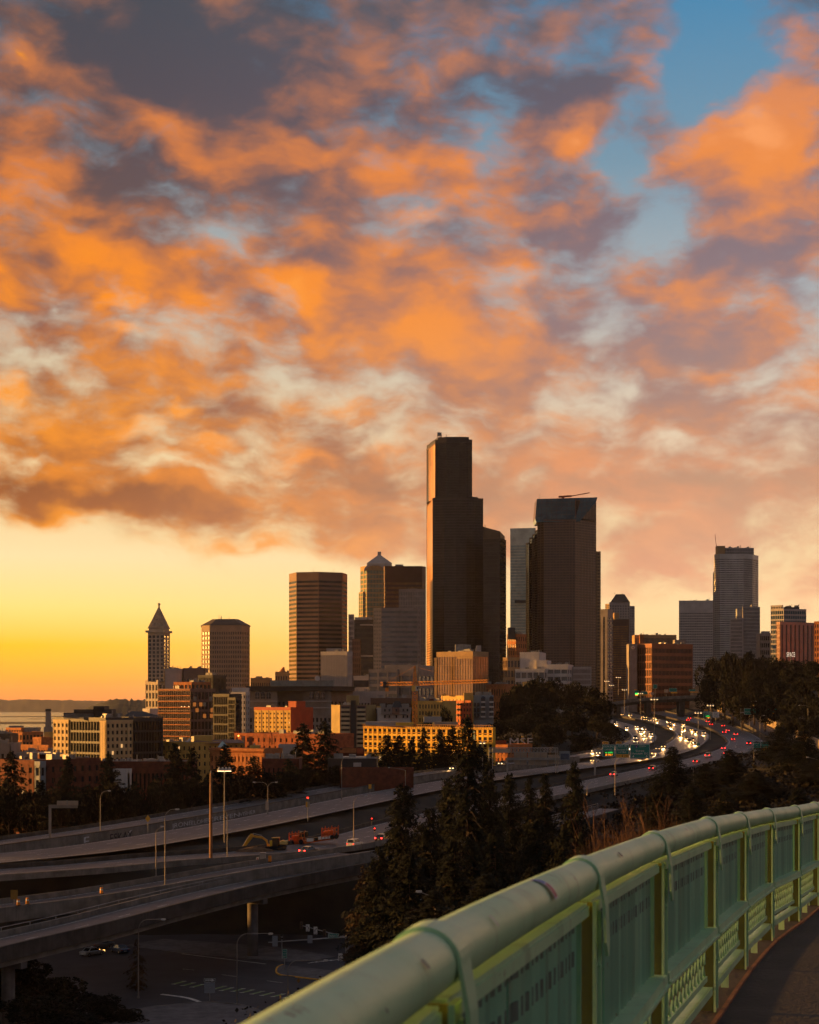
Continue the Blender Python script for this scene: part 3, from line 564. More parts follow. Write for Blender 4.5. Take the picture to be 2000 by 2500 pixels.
def tier(o, plan, z0, z1, faces, wallm, core, hp=1.2, e=0.45, panem=None, roof=True, lit=0.0, litm=None):
    """one storey stack: glazed core, frame of piers and spandrels standing proud of it, panes, parapet, roof.
    faces: per visible edge (columns, rows, pier share, spandrel share, kind); kind 'b' glazing read as bands, 'p' separate panes, None blank"""
    ch, back = plan; poly = list(ch) + list(back); n = len(poly)
    ins = inset(poly, e)
    MB().prism([tuple(p) for p in ins], z0, z1 - hp * 0.5).build('glazed_core' if any(f for f in faces) else 'core', core, o)
    wl = MB(); pm = {}
    for i in range(n):
        a, b = poly[i], poly[(i + 1) % n]; u = unit(b - a); Wd = float(np.linalg.norm(b - a)); nn = np.array([u[1], -u[0]])   # outward
        sp = faces[i] if i < len(ch) - 1 else None
        if sp is None:
            wl.obox(a, u, nn, 0, Wd, -e - 0.05, 0, z0, z1 - hp); continue
        nx, nz, fx, fz, kd = sp[:5]; zt = z1 - hp; H = zt - z0
        if nz < 0: nz = max(1, round(H / -nz))       # a negative row count gives the storey height in metres
        cw_, chh = Wd / nx, H / nz
        pw, sh = cw_ * fx, chh * fz
        for k in range(nx + 1):
            if pw <= 0: break
            a0 = max(0, k * cw_ - pw / 2); a1 = min(Wd, k * cw_ + pw / 2)
            wl.obox(a, u, nn, a0, a1, -e - 0.05, 0.0, z0, zt)
        for k in range(nz + 1):
            if sh <= 0: break
            b0 = max(z0, z0 + k * chh - sh / 2); b1 = min(zt, z0 + k * chh + sh / 2)
            wl.obox(a, u, nn, 0, Wd, -e - 0.05, -0.06, b0, b1)
        if kd == 'p':
            key = (round(cw_ - pw, 3), round(chh - sh, 3)); me = pm.get(key)
            w_, h_ = cw_ - pw - 0.02, chh - sh - 0.02
            if me is None:
                q = MB().box((0, 0, 0), (w_, 0.12, h_)); q.box((0, -0.09, 0), (0.09, 0.08, h_ - 0.01)).box((0, -0.085, h_ * 0.1), (w_ - 0.01, 0.07, 0.08))
                me = q.mesh('window'); me.materials.append(panem or core); pm[key] = me; lme = me.copy(); lme.materials.clear(); lme.materials.append(M_LITW); LM[key] = lme
            lme = LM.get(key, me); ang = math.atan2(u[1], u[0]); L0 = absloc(o)
            for ix in range(nx):
                for iz in range(nz):
                    zc = z0 + (iz + 0.5) * chh
                    if zc < VISZ: continue
                    p = a + u * ((ix + 0.5) * cw_) + nn * (-e + 0.07)
                    w0 = inst('window', lme if (LITW and RW.random() < 0.025) else me, o, (p[0] - L0.x, p[1] - L0.y, zc - L0.z), (0, 0, ang))
    for i in range(n):                              # parapet / crown band
        a, b = poly[i], poly[(i + 1) % n]; u = unit(b - a); Wd = float(np.linalg.norm(b - a)); nn = np.array([u[1], -u[0]])
        wl.obox(a, u, nn, 0, Wd, -e - 0.05, 0.04, z1 - hp, z1 + (0.01 * i))
    wl.build('wall', wallm, o)
    if roof:
        rz_ = z1 - min(0.35, hp * 0.3); MB().prism([tuple(p) for p in inset(poly, e + 0.06)], z1 - hp * 0.5 + 0.01, rz_).build('roof', M_ROOF, o)
        if n == 4 and min(np.linalg.norm(poly[1] - poly[0]), np.linalg.norm(poly[2] - poly[1])) > 11:     # vents, hatches and plant on the roof
            rr = random.Random(int(poly[0][0] * 7 + poly[0][1])); ang = math.atan2(*(poly[1] - poly[0])[::-1])
            for k in range(rr.randint(5, 9)):
                s_, t_ = rr.uniform(0.15, 0.85), rr.uniform(0.2, 0.8); c = (poly[0] * (1 - s_) + poly[1] * s_) * (1 - t_) + (poly[3] * (1 - s_) + poly[2] * s_) * t_; h_ = rr.uniform(0.7, 2.2)
                MB().box((c[0], c[1], rz_ + h_ / 2), (rr.uniform(0.8, 3.2), rr.uniform(0.8, 2.4), h_), ang).build('rooftop_unit', M_MECH, o)
                if rr.random() < 0.4: MB().tube([(c[0] + 2, c[1], rz_), (c[0] + 2, c[1], rz_ + h_ + 1.2)], 0.16, 6).build('vent_pipe', M_MECH, o)
VISZ = -99; LITW = True; RW = random.Random(3); LM = {}
M_LITW = mat('lit_room_window', (0.4, 0.3, 0.2), 0.3, var=0, emit=(1.0, 0.55, 0.2), estr=0.45)
def on_face(plan, edge, a0, a1, y0, y1, m, name, out=0.3, d=None):
    def f(o):
        a, b = plan[0][edge], plan[0][edge + 1]; u = unit(b - a); L = float(np.linalg.norm(b - a)); n_ = np.array([u[1], -u[0]]); dd = d or min(p[1] for p in plan[0])
        MB().obox(a, u, n_, a0 * L, a1 * L, 0.05, 0.05 + out, zat(y1, dd), zat(y0, dd)).build(name, m, o)
    return f
def bld(name, label, plan, yt, faces, wallm, core, cat='building', hp=1.2, e=0.45, panem=None, ref=None, sub=4.0, more=(), lit=0.0, litm=None, yb=None):
    ch, back = plan; dref = min(p[1] for p in ch) if ref is None else ref
    c = ch[len(ch) // 2]; allp = list(ch) + list(back)
    g = min(G(*p) for p in allp) - 1.0 if yb is None else zat(yb, dref)
    o = thing(name, label, cat, (float(c[0]), float(c[1]), g))
    tier(o, plan, g, zat(yt, dref), faces, wallm, core, hp, e, panem, lit=lit, litm=litm)
    o['_z'] = zat(yt, dref); o['_d'] = dref
    for f in more: f(o)
    for k in ('_z', '_d'): del o[k]
    return o
def unitbox(x0, x1, y0, y1, d, dep=6.0, m=None, name='rooftop_unit', rz=0.0):    # a block standing on the roof, by columns and rows at distance d
    def f(o):
        a, b = P(x0, y1, d), P(x1, y0, d); q = MB(); c = ((a.x + b.x) / 2, d + dep / 2, (a.z + b.z) / 2)
        q.box(c, (b.x - a.x, dep, b.z - a.z), rz); q.build(name, m or M_MECH, o)
    return f
def mast(px, y0, y1, d, r=0.15):
    def f(o): MB().tube([P(px, y1, d), P(px, (y0 + y1) / 2, d), P(px, y0, d)], [r, r * 0.8, r * 0.4], 6).build('antenna', M_MECH, o)
    return f
def addtier(plan, yt, yb, faces, wallm, core, d=None, hp=1.2, e=0.45, panem=None):
    def f(o):
        dd = d or min(p[1] for p in plan[0]); tier(o, plan, zat(yb, dd), zat(yt, dd), faces, wallm, core, hp, e, panem)
    return f
# ---- façade materials
G_DARK = glass('dark_bronze_glass', (0.012, 0.010, 0.009), 0.12, 0.6, spec=0.35)
G_BRONZE = glass('bronze_glass', (0.05, 0.032, 0.022), 0.14, 0.4)
G_GREY = glass('grey_glass', (0.13, 0.13, 0.125), 0.16, 0.5)
G_GREEN = glass('green_glass', (0.10, 0.15, 0.11), 0.14, 0.5)
G_TEAL = glass('teal_glass', (0.20, 0.30, 0.29), 0.16, 0.5)
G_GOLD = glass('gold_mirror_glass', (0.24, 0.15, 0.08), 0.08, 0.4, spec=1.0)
G_BLUE = glass('blue_glass', (0.02, 0.075, 0.10), 0.12, 0.4)
G_WIN = mat('window_glass', (0.025, 0.024, 0.026), 0.12, var=0.0, rnd=0.25)
W_TAN = mat('tan_stone', (0.40, 0.30, 0.20), 0.8, var=0.12, scale=0.15)
W_BROWN = mat('brown_granite', (0.13, 0.068, 0.042), 0.55, var=0.2, scale=0.1)
W_BLACK = mat('black_granite', (0.02, 0.0135, 0.010), 0.35, var=0.2, scale=0.1)
W_TERRA = mat('cream_terracotta', (0.52, 0.44, 0.34), 0.75, var=0.15, scale=0.2, streak=0.15)
W_GREY = mat('grey_limestone', (0.30, 0.26, 0.23), 0.8, var=0.15, scale=0.2, streak=0.25)
W_PALE = mat('pale_concrete', (0.46, 0.42, 0.39), 0.8, var=0.12, scale=0.15, streak=0.2)
W_WHITE = mat('white_painted_concrete', (0.62, 0.58, 0.54), 0.75, var=0.1, scale=0.2, streak=0.2)
W_BRICK = mat('red_brick', (0.16, 0.045, 0.024), 0.9, var=0.35, scale=0.6, bump=0.2)
W_OBRICK = mat('orange_brick', (0.45, 0.17, 0.06), 0.9, var=0.25, scale=0.6)
W_RED = mat('red_painted_wall', (0.42, 0.07, 0.02), 0.7, var=0.15, scale=0.3)
W_YEL = mat('yellow_render', (0.62, 0.40, 0.10), 0.8, var=0.15, scale=0.25, streak=0.15)
W_OLIVE = mat('olive_panels', (0.36, 0.27, 0.11), 0.8, var=0.15, scale=0.2)
W_CHAR = mat('charcoal_cladding', (0.035, 0.032, 0.034), 0.6, var=0.2, scale=0.2)
W_BLUEG = mat('blue_grey_siding', (0.32, 0.35, 0.38), 0.8, var=0.12, scale=0.3)
W_MAUVE = mat('brown_panel', (0.22, 0.13, 0.10), 0.8, var=0.15, scale=0.2)
W_SHEATH = mat('yellow_sheathing', (0.80, 0.50, 0.06), 0.8, var=0.15, scale=0.25)
W_GOLD = mat('warm_precast', (0.42, 0.27, 0.13), 0.8, var=0.15, scale=0.2)
def pyramid(o, base, apex, z0, z1, m, name='spire', steps=1):
    q = MB(); n = len(base); c = np.mean(base, axis=0) if apex is None else np.array(apex)
    q.prism([tuple(p) for p in base], z0, z1, [tuple(c + (np.array(p) - c) * 0.04) for p in base]); return q.build(name, m, o)
# ---------------- Seattle-style skyline from left to right: far towers first
# old white tower with pyramid roof
def smith(o):
    d = 1404; pl = cbox(361, 400, 415, d, 12); poly = pl[0] + pl[1]; zt = zat(1544, d)
    tier(o, pl, zat(1664, d), zt, [(4, 12, 0.34, 0.3, 'b'), (2, 12, 0.34, 0.3, 'b')], W_TERRA, G_WIN, hp=2.0)
    out = inset(poly, -1.6); MB().prism([tuple(p) for p in out], zt, zat(1539, d)).build('balcony', W_TERRA, o)
    neck = inset(poly, 0.6); MB().prism([tuple(p) for p in neck], zat(1539, d), zat(1532, d)).build('neck', W_TERRA, o)
    c = np.mean(poly, axis=0); z0, z1 = zat(1534, d), zat(1480, d)
    n8 = [c + 9.4 * np.array([math.cos(k * math.pi / 4 + 0.3), math.sin(k * math.pi / 4 + 0.3)]) for k in range(8)]
    roof = pyramid(o, inset(poly, -0.2), c, z0, z1, mat('terracotta_roof', (0.33, 0.26, 0.19), 0.8, var=0.2, scale=0.3))
    dm = MB()
    for k in range(4):
        a, b = poly[k], poly[(k + 1) % 4]
        for row, f in ((0.15, (0.25, 0.5, 0.75)), (0.4, (0.36, 0.64)), (0.62, (0.5,))):
            for ff in f:
                p = (a + (b - a) * ff); q = c + (p - c) * (1 - row) * 0.99; z = z0 + (z1 - z0) * row; dm.box((q[0], q[1], z + 0.5), (1.2, 1.2, 2.0))
    dm.build('dormers', W_TERRA, roof, kind='stuff')
    MB().tube([(c[0], c[1], z1 - 1), (c[0], c[1], z1 + 1.0), (c[0], c[1], z1 + 1.6), (c[0], c[1], z1 + 2.6), (c[0], c[1], z1 + 3.4)], [0.9, 0.7, 1.2, 1.2, 0.2], 8).build('finial', W_TERRA, o)
bld('historic_tower', 'slender cream tower with a tall pointed pyramid roof and ball finial', cbox(355, 386, 480, 1404, 38), 1660, [(4, 11, 0.36, 0.3, 'b'), (9, 11, 0.36, 0.3, 'b')], W_TERRA, G_WIN, 'tower', hp=3.0, more=(smith,))
def jackson(o):
    d = 1750; pl = cpts([(492, 1762), (512, 1752), (590, 1748), (610, 1765)], 34); poly = pl[0] + pl[1]; c = np.mean(poly, axis=0)
    top = [c + (p - c) * 0.55 for p in poly]
    MB().prism([tuple(p) for p in inset(poly, -0.8)], zat(1526, d), zat(1510, d), [tuple(p) for p in top]).build('hipped_roof', mat('dark_roof', (0.09, 0.07, 0.055), 0.7, var=0.2), o)
bld('office_tower', 'tan office tower with square windows and a low dark hipped roof', cpts([(492, 1762), (512, 1752), (590, 1748), (610, 1765)], 34), 1526, [(3, 26, 0.4, 0.42, 'b'), (14, 26, 0.42, 0.42, 'b'), (5, 26, 0.42, 0.42, 'b')], W_TAN, G_WIN, 'tower', hp=6.0, more=(jackson, mast(535, 1500, 1512, 1750, 0.3), mast(540, 1503, 1512, 1750, 0.6), mast(560, 1504, 1512, 1750, 0.2)))
bld('low_block', 'pale flat-roofed block just right of the pointed tower', cfront(402, 446, 1330, 25), 1633, [None], W_PALE, M_DARK)
bld('low_block', 'brownish low block in front of the tan office tower', cfront(446, 500, 1320, 25), 1631, [(6, 3, 0.5, 0.6, 'b')], W_MAUVE, G_BRONZE)
bld('dark_block', 'dark ribbed block behind the orange glass office', cbox(483, 520, 552, 1180, 30), 1648, [(10, 6, 0.35, 0.15, 'b'), (10, 6, 0.35, 0.15, 'b')], W_CHAR, G_DARK)
# distant city low-rises right of the tan tower
bld('distant_block', 'distant pale rooftop block between tan tower and brown striped tower', cfront(612, 660, 1900, 25), 1655, [(9, 4, 0.5, 0.5, 'b')], W_GOLD, G_BRONZE, more=(unitbox(625, 640, 1651, 1656, 1905),))
bld('distant_block', 'small domed orange building left of the striped tower', cfront(672, 708, 1950, 20), 1640, [(6, 5, 0.5, 0.5, 'b')], W_GOLD, G_BRONZE, more=(lambda o: MB().prism([(xat(688, 1955) + xat(1008, 1955) * math.cos(k * math.pi / 6), 1960 + 4 * math.sin(k * math.pi / 6)) for k in range(12)], zat(1640, 1955), zat(1628, 1955), [(xat(692, 1955) + 0.8 * math.cos(k * math.pi / 6), 1960 + 0.8 * math.sin(k * math.pi / 6)) for k in range(12)]).build('dome', W_OBRICK, o),))
# brown striped tower
bld('office_tower', 'brown tower with horizontal stripes and chamfered corners', cpts([(706, 1575), (724, 1556), (778, 1550), (836, 1560), (848, 1580)], 40), 1396, [(1, 40, 0.02, 0.5, 'b'), (1, 40, 0.02, 0.5, 'b'), (1, 40, 0.02, 0.5, 'b'), (1, 40, 0.02, 0.5, 'b')], mat('brown_precast', (0.25, 0.15, 0.10), 0.7, var=0.15, scale=0.1), G_DARK, 'tower', hp=7.0, more=(mast(765, 1384, 1396, 1560, 0.15), mast(815, 1388, 1396, 1560, 0.15)))
bld('windowless_block', 'pale ribbed windowless block at the foot of the striped tower', cbox(783, 848, 861, 1300, 20), 1590, [(16, 1, 0.25, 0.0, 'b'), (5, 12, 0.3, 0.3, 'b')], W_PALE, mat('rib_recess', (0.36, 0.33, 0.31), 0.8, var=0.1), 'building', hp=3.0, e=0.25, more=(unitbox(797, 832, 1583, 1590, 1310, 12, W_PALE),))
bld('thin_tower', 'thin pale tower right of the brown striped tower', cfront(851, 864, 1900, 16), 1500, [(4, 24, 0.3, 0.4, 'b')], W_PALE, G_GREY, 'tower')
bld('brick_block', 'narrow brown block behind the windowless block', cfront(860, 880, 1450, 16), 1560, [(4, 18, 0.3, 0.4, 'b')], W_BROWN, G_BRONZE, 'tower')
# stepped green glass tower with pyramid
def wamu(o):
    d = 2080
    tier(o, cpts([(876, 2100), (886, 2085), (968, 2085)], 44), zat(1540, d), zat(1444, d), [(2, 10, 0.2, 0.25, 'b'), (14, 10, 0.2, 0.25, 'b')], W_GOLD, G_GREEN)
    poly = [np.array([xat(p, dd), dd]) for p, dd in ((896, 2088), (957, 2088), (957, 2120), (896, 2120))]; c = np.mean(poly, axis=0)
    MB().prism([tuple(p) for p in poly], zat(1381, d), zat(1374, d)).build('attic', W_PALE, o)
    z0, z1 = zat(1374, d), zat(1351, d); st = MB()
    for k in range(7):
        f0 = 1 - k / 7.6; st.prism([tuple(c + (p - c) * f0) for p in poly], z0 + (z1 - z0) * k / 7, z0 + (z1 - z0) * (k + 1) / 7, [tuple(c + (p - c) * (f0 - 0.09)) for p in poly])
    st.build('stepped_pyramid', W_PALE, o)
    MB().box((c[0], c[1], zat(1347, d)), (4.5, 4.5, zat(1343, d) - zat(1351, d)),).build('lantern', W_PALE, o)
    ar = MB(); 
    for k in range(12):
        a0, a1 = math.pi * k / 12, math.pi * (k + 1) / 12; cx0, r = xat(916, 2083), 12.0; zb = zat(1394, d)
        ar.hexa([(cx0 - r * math.cos(a), 2079.5, zb + 7 * math.sin(a)) for a in (a0, a1)] + [(cx0 - (r + 2) * math.cos(a), 2079.5, zb + 9.5 * math.sin(a)) for a in (a1, a0)],
                [(cx0 - r * math.cos(a), 2084, zb + 7 * math.sin(a)) for a in (a0, a1)] + [(cx0 - (r + 2) * math.cos(a), 2084, zb + 9.5 * math.sin(a)) for a in (a1, a0)])
    ar.build('arched_pediment', W_PALE, o)
bld('stepped_tower', 'green glass tower with arched top and pale stepped pyramid', cpts([(880, 2098), (896, 2080), (955, 2082)], 40), 1381, [(2, 36, 0.2, 0.3, 'b'), (8, 36, 0.16, 0.3, 'b')], W_GOLD, G_GREEN, 'tower', hp=5.0, more=(wamu,))
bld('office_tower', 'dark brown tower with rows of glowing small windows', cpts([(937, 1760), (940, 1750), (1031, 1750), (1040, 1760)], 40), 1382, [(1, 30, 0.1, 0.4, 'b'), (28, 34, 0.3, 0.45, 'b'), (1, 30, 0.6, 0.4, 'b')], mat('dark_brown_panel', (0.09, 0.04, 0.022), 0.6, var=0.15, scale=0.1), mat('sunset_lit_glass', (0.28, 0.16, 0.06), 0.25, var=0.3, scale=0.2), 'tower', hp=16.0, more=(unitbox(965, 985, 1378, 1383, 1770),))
bld('dark_tower', 'dark short tower with two light horizontal lines', cpts([(865, 1505), (912, 1500)], 30), 1513, [(1, 22, 0.05, 0.35, 'b')], W_BLACK, G_DARK, 'tower', hp=2, more=(unitbox(866, 908, 1507, 1513, 1510, 12, W_PALE), unitbox(879, 911, 1524, 1527, 1499.2, 0.9, W_PALE, 'light_band'), unitbox(879, 911, 1600, 1603, 1499.2, 0.9, W_PALE, 'light_band')))
bld('grey_tower', 'grey ribbed tower in front of the dark brown tower', cpts([(974, 1480), (1040, 1478)], 26), 1438, [(16, 30, 0.5, 0.25, 'b')], W_GREY, G_GREY, 'tower', hp=2)
bld('grey_tower', 'wide grey tower of pale floor bands with a dark window strip', cpts([(912, 1402), (931, 1400), (966, 1400), (1020, 1402), (1027, 1410)], 26), 1484, [(3, 34, 0.3, 0.5, 'b'), (1, 26, 0.02, 0.55, 'b'), (22, 26, 0.12, 0.5, 'b'), (2, 26, 0.4, 0.5, 'b')], W_GREY, G_GREY, 'tower', hp=1.5)
# tallest black tower
def columbia(o):
    d = 1575
    up = cpts([(1042, 1610), (1063, 1575), (1090, 1571), (1120, 1570), (1140, 1571), (1153, 1573)], 45)
    tier(o, up, zat(1216, d), zat(1074, d), [(1, 34, 0.02, 0.22, 'b'), (8, 34, 0.12, 0.3, 'b'), (9, 34, 0.12, 0.3, 'b'), (6, 34, 0.12, 0.3, 'b'), (4, 34, 0.12, 0.3, 'b')], W_BLACK, G_DARK, hp=3.0, e=0.3)
    poly = up[0] + up[1]; MB().prism([tuple(p) for p in inset(poly, 3.0)], zat(1075, d), zat(1067, d)).build('roof_crown', W_BLACK, o)
    tier(o, cpts([(1153, 1586), (1167, 1590)], 40), zat(1240, d), zat(1209, d), [(4, 8, 0.12, 0.3, 'b')], W_BLACK, G_DARK, e=0.3)
    tier(o, cpts([(1138, 1562), (1160, 1563), (1180, 1565)], 40), g0(o), zat(1220, d), [(3, 80, 0.12, 0.3, 'b'), (8, 80, 0.12, 0.3, 'b')], W_BLACK, G_DARK, e=0.3)
    tier(o, cpts([(1041.5, 1640), (1057, 1575)], 14), g0(o), zat(1216, d), [(1, 90, 0.02, 0.25, 'b')], W_BROWN, M_RIM_, e=0.3)
    tier(o, cpts([(1041.6, 1612), (1063.2, 1573)], 8), zat(1216, d), zat(1082, d), [(1, 34, 0.02, 0.22, 'b')], W_BROWN, M_RIM_, e=0.2)
    for px, y in ((1068, 1060), (1072, 1054), (1075, 1056), (1078, 1060), (1090, 1061), (1142, 1070)): mast(px, y, 1068, 1590, 0.35)(o)
    MB().box((xat(1073, 1590), 1590, zat(1060, 1590)), (4, 3, 3)).build('rooftop_unit', M_MECH, o)
M_RIM_ = mat('sunset_bronze_panel', (0.62, 0.30, 0.10), 0.3, 0.1, var=0.3, scale=0.06)  # sunset light on the left edge put into an orange base colour
def g0(o): return o.location.z
bld('black_skyscraper', 'tallest black skyscraper, stepped, its left edge lit orange', cpts([(1057, 1562), (1084, 1559), (1114, 1558.5), (1138, 1559)], 45), 1214, [(7, 80, 0.12, 0.3, 'b'), (9, 80, 0.12, 0.3, 'b'), (9, 80, 0.12, 0.3, 'b')], W_BLACK, G_DARK, 'skyscraper', hp=2.0, e=0.3, more=(columbia,))
# faceted dark tower beside it
def f5(o):
    d = 1500; q = [P(1180, 1286, 1500), P(1221, 1297, 1495), P(1233, 1310, 1520), P(1190, 1292, 1535)]
    MB().poly([tuple(p) for p in q] + [(p.x, p.y, zat(1320, d)) for p in q], [(0, 1, 2, 3), (0, 4, 5, 1), (1, 5, 6, 2), (2, 6, 7, 3), (3, 7, 4, 0)]).build('slanted_crown', G_DARK, o)
bld('faceted_tower', 'dark faceted glass tower with pale right edge beside the black skyscraper', cpts([(1180, 1500), (1221, 1495), (1236, 1520)], 26), 1312, [(10, 44, 0.03, 0.16, 'b'), (2, 44, 0.06, 0.4, 'b')], W_BLACK, G_DARK, 'tower', hp=1.0, e=0.25, more=(f5, mast(1184, 1281, 1288, 1505, 0.5)))
bld('teal_tower', 'pale teal glass tower between the two dark skyscrapers', cpts([(1246, 2005), (1308, 2000)], 30), 1289, [(22, 60, 0.22, 0.3, 'b')], mat('teal_white_panel', (0.55, 0.60, 0.50), 0.5, var=0.2, scale=0.08), G_TEAL, 'tower', hp=20.0, e=0.3, more=(unitbox(1257, 1284, 1465, 1472, 1998.5, 1.2, W_CHAR, 'plant_floor_band'),))
bld('brick_tower', 'dark block with orange brick side below the teal tower', cbox(1238, 1260, 1287, 1420, 55), 1548, [(5, 14, 0.4, 0.4, 'b'), (5, 14, 0.5, 0.4, 'b')], W_OBRICK, G_DARK, 'tower', more=(unitbox(1241, 1258, 1532, 1560, 1418, 9, W_CHAR),))
# brown tower with blue slanted glass top
def muni(o):
    d = 1550
    for (a, b, yt) in ((1284, 1292, 1321), (1292, 1300, 1308), (1300, 1306, 1300), (1306, 1314, 1290)):
        tier(o, cpts([(a, 1570), (b, 1562)], 30), g0(o), zat(yt, d), [(2, 70, 0.2, 0.35, 'b')], W_BROWN, G_BRONZE, e=0.3)
    top = [P(1311, 1218, 1552), P(1459, 1214, 1552), P(1456, 1225, 1548), P(1416, 1273, 1545), P(1310, 1275, 1547), P(1307, 1266, 1550)]
    bk = [p + Vector((0.4, 34, 0)) for p in top]
    MB().poly([tuple(p) for p in top + bk], [(0, 1, 2, 3, 4, 5), (11, 10, 9, 8, 7, 6)] + [(i, 6 + i, 6 + (i + 1) % 6, (i + 1) % 6) for i in range(6)]).build('slanted_glass_roof', G_BLUE, o)
    mu = MB()
    for k in range(1, 12): mu.bar(P(1311 + k * 12.2, 1219 - k * 0.3, 1550.8), P(1310 + k * 12.2, min(1273, 1273 - max(0, k - 8.4) * 13), 1545.4), 0.25)
    for k in range(1, 6): mu.bar(P(1310, 1218 + k * 10, 1550.8 - k), P(1459 - max(0, k - 0.6) * 8.6, 1216 + k * 9.6, 1550.8 - k), 0.25)
    mu.build('mullions', W_BLACK, o, kind='stuff')
    dv = MB(); dv.bar(P(1364, 1213, 1565), P(1396, 1211, 1565), 2.0, 1.6); dv.bar(P(1396, 1211, 1565), P(1440, 1203, 1565), 0.8, 0.8); dv.bar(P(1375, 1216, 1565), P(1376, 1211, 1565), 2.5, 2.5); dv.build('roof_crane', mat('crane_orange', (0.5, 0.12, 0.04), 0.6, var=0.2), o)
bld('brown_skyscraper', 'broad brown skyscraper with a blue slanted glass top', cpts([(1312, 1556), (1328, 1548), (1390, 1545), (1405, 1545), (1456, 1568)], 40), 1268, [(2, 70, 0.25, 0.35, 'b'), (8, 70, 0.15, 0.4, 'b'), (2, 70, 0.3, 0.3, 'b'), (7, 70, 0.15, 0.4, 'b')], W_BROWN, G_BRONZE, 'skyscraper', hp=1.0, e=0.3, more=(muni, mast(1318, 1203, 1218, 1560, 0.15), addtier(cpts([(1405, 1546.5), (1456, 1569.5)], 30), 1226, 1270, [(7, 12, 0.15, 0.4, 'b')], W_BROWN, G_BRONZE, 1568, 1.0, 0.3)))
bld('thin_tower', 'thin lit tower edge right of the brown skyscraper', cfront(1456, 1467, 1750, 20), 1346, [(3, 50, 0.3, 0.4, 'b')], W_GOLD, G_BRONZE, 'tower')
# right of centre
def domed(o):
    d = 1900; base = [np.array([xat(p, dd), dd]) for p, dd in ((1491, 1898), (1538, 1898), (1538, 1922), (1491, 1922))]; c = np.mean(base, axis=0)
    MB().prism([tuple(p) for p in base], zat(1470, d), zat(1450, d), [tuple(c + (p - c) * 0.45) for p in base]).build('mansard_roof', mat('slate_roof', (0.10, 0.08, 0.065), 0.7, var=0.2), o)
    mast(1501, 1446, 1451, 1905, 0.3)(o); mast(1519, 1446, 1451, 1905, 0.3)(o)
    tier(o, cpts([(1478, 1905), (1489, 1900)], 20), zat(1560, d), zat(1474, d), [(2, 20, 0.3, 0.3, 'b')], W_GOLD, G_GREY)
    tier(o, cpts([(1538, 1902), (1550, 1904)], 20), g0(o), zat(1479, d), [(3, 40, 0.3, 0.3, 'b')], W_PALE, G_GREY)
bld('roofed_tower', 'hazy stone tower with a dark mansard roof and twin antennas', cpts([(1488, 1898), (1538, 1900)], 24), 1470, [(8, 40, 0.35, 0.35, 'b')], W_PALE, G_GREY, 'tower', hp=3, more=(domed,))
bld('beige_tower', 'beige narrow apartment tower with blank front beside the brown skyscraper', cbox(1466, 1484, 1497, 1300, 25), 1487, [(1, 24, 0.75, 0.02, 'b'), (2, 24, 0.25, 0.45, 'b')], W_GREY, G_DARK, 'tower', hp=6)
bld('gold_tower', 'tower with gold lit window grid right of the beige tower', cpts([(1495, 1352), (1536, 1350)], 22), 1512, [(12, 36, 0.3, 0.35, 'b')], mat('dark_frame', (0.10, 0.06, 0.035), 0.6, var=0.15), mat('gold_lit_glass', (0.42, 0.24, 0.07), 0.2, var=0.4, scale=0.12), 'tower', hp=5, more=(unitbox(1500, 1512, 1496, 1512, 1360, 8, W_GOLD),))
bld('slab_building', 'grey slab with a round white emblem near its top', cfront(1536, 1557, 1250, 15), 1572, [None], W_GREY, M_DARK, 'building', more=(lambda o: MB().tube([(xat(1546, 1249.6), 1249.2, zat(1581, 1249)), (xat(1546, 1249.6), 1249.6, zat(1581, 1249))], 1.3, 16).build('emblem', W_WHITE, o), lambda o: MB().tube([(xat(1546, 1249), 1248.9, zat(1581, 1249)), (xat(1546, 1249), 1249.15, zat(1581, 1249))], 0.6, 12).build('emblem_centre', W_GREY, o)))
bld('brown_office', 'wide brown-orange office with window bands above the overpass', cbox(1557, 1592, 1692, 1240, 62, 20), 1571, [(8, 9, 0.3, 0.2, 'b'), (30, 9, 0.18, 0.42, 'b')], mat('russet_panel', (0.30, 0.11, 0.05), 0.7, var=0.2, scale=0.1), G_BRONZE, 'building', hp=2.5, more=(unitbox(1648, 1676, 1562, 1571, 1265, 10, W_GREY),))
bld('ribbed_block', 'orange-brown ribbed block behind the brown office', cfront(1550, 1652, 1420, 20), 1550, [(34, 1, 0.4, 0.05, 'b')], W_GOLD, G_BRONZE, 'building', more=(unitbox(1562, 1572, 1549, 1571, 1416, 4, W_OBRICK),))
bld('pale_tower', 'pale hazy white office slab left of the tall glass tower', cpts([(1658, 1702), (1744, 1700)], 28), 1466, [(20, 36, 0.3, 0.5, 'b')], W_WHITE, G_GREY, 'tower', hp=12)
def madison(o):
    d = 1500
    tier(o, cpts([(1770, 1520), (1841, 1522)], 18), zat(1356, d), zat(1332, d), [(18, 3, 0.2, 0.1, 'b')], W_PALE, G_GREY, hp=0.8, e=0.2)
    MB().box((xat(1761, 1510), 1514, zat(1345, 1510)), (7, 10, 9)).build('plant_room', W_GOLD, o)
    tier(o, cpts([(1741, 1512), (1750, 1506)], 20), g0(o), zat(1395, d), [(2, 60, 0.3, 0.35, 'b')], W_PALE, G_GREY, e=0.25)
    jb = MB(); jb.bar(P(1751, 1353, 1515), P(1749, 1330, 1515), 0.5); jb.bar(P(1749, 1330, 1515), P(1746, 1305, 1515), 0.35); jb.build('roof_crane', mat('crane_red', (0.3, 0.05, 0.03), 0.6), o)
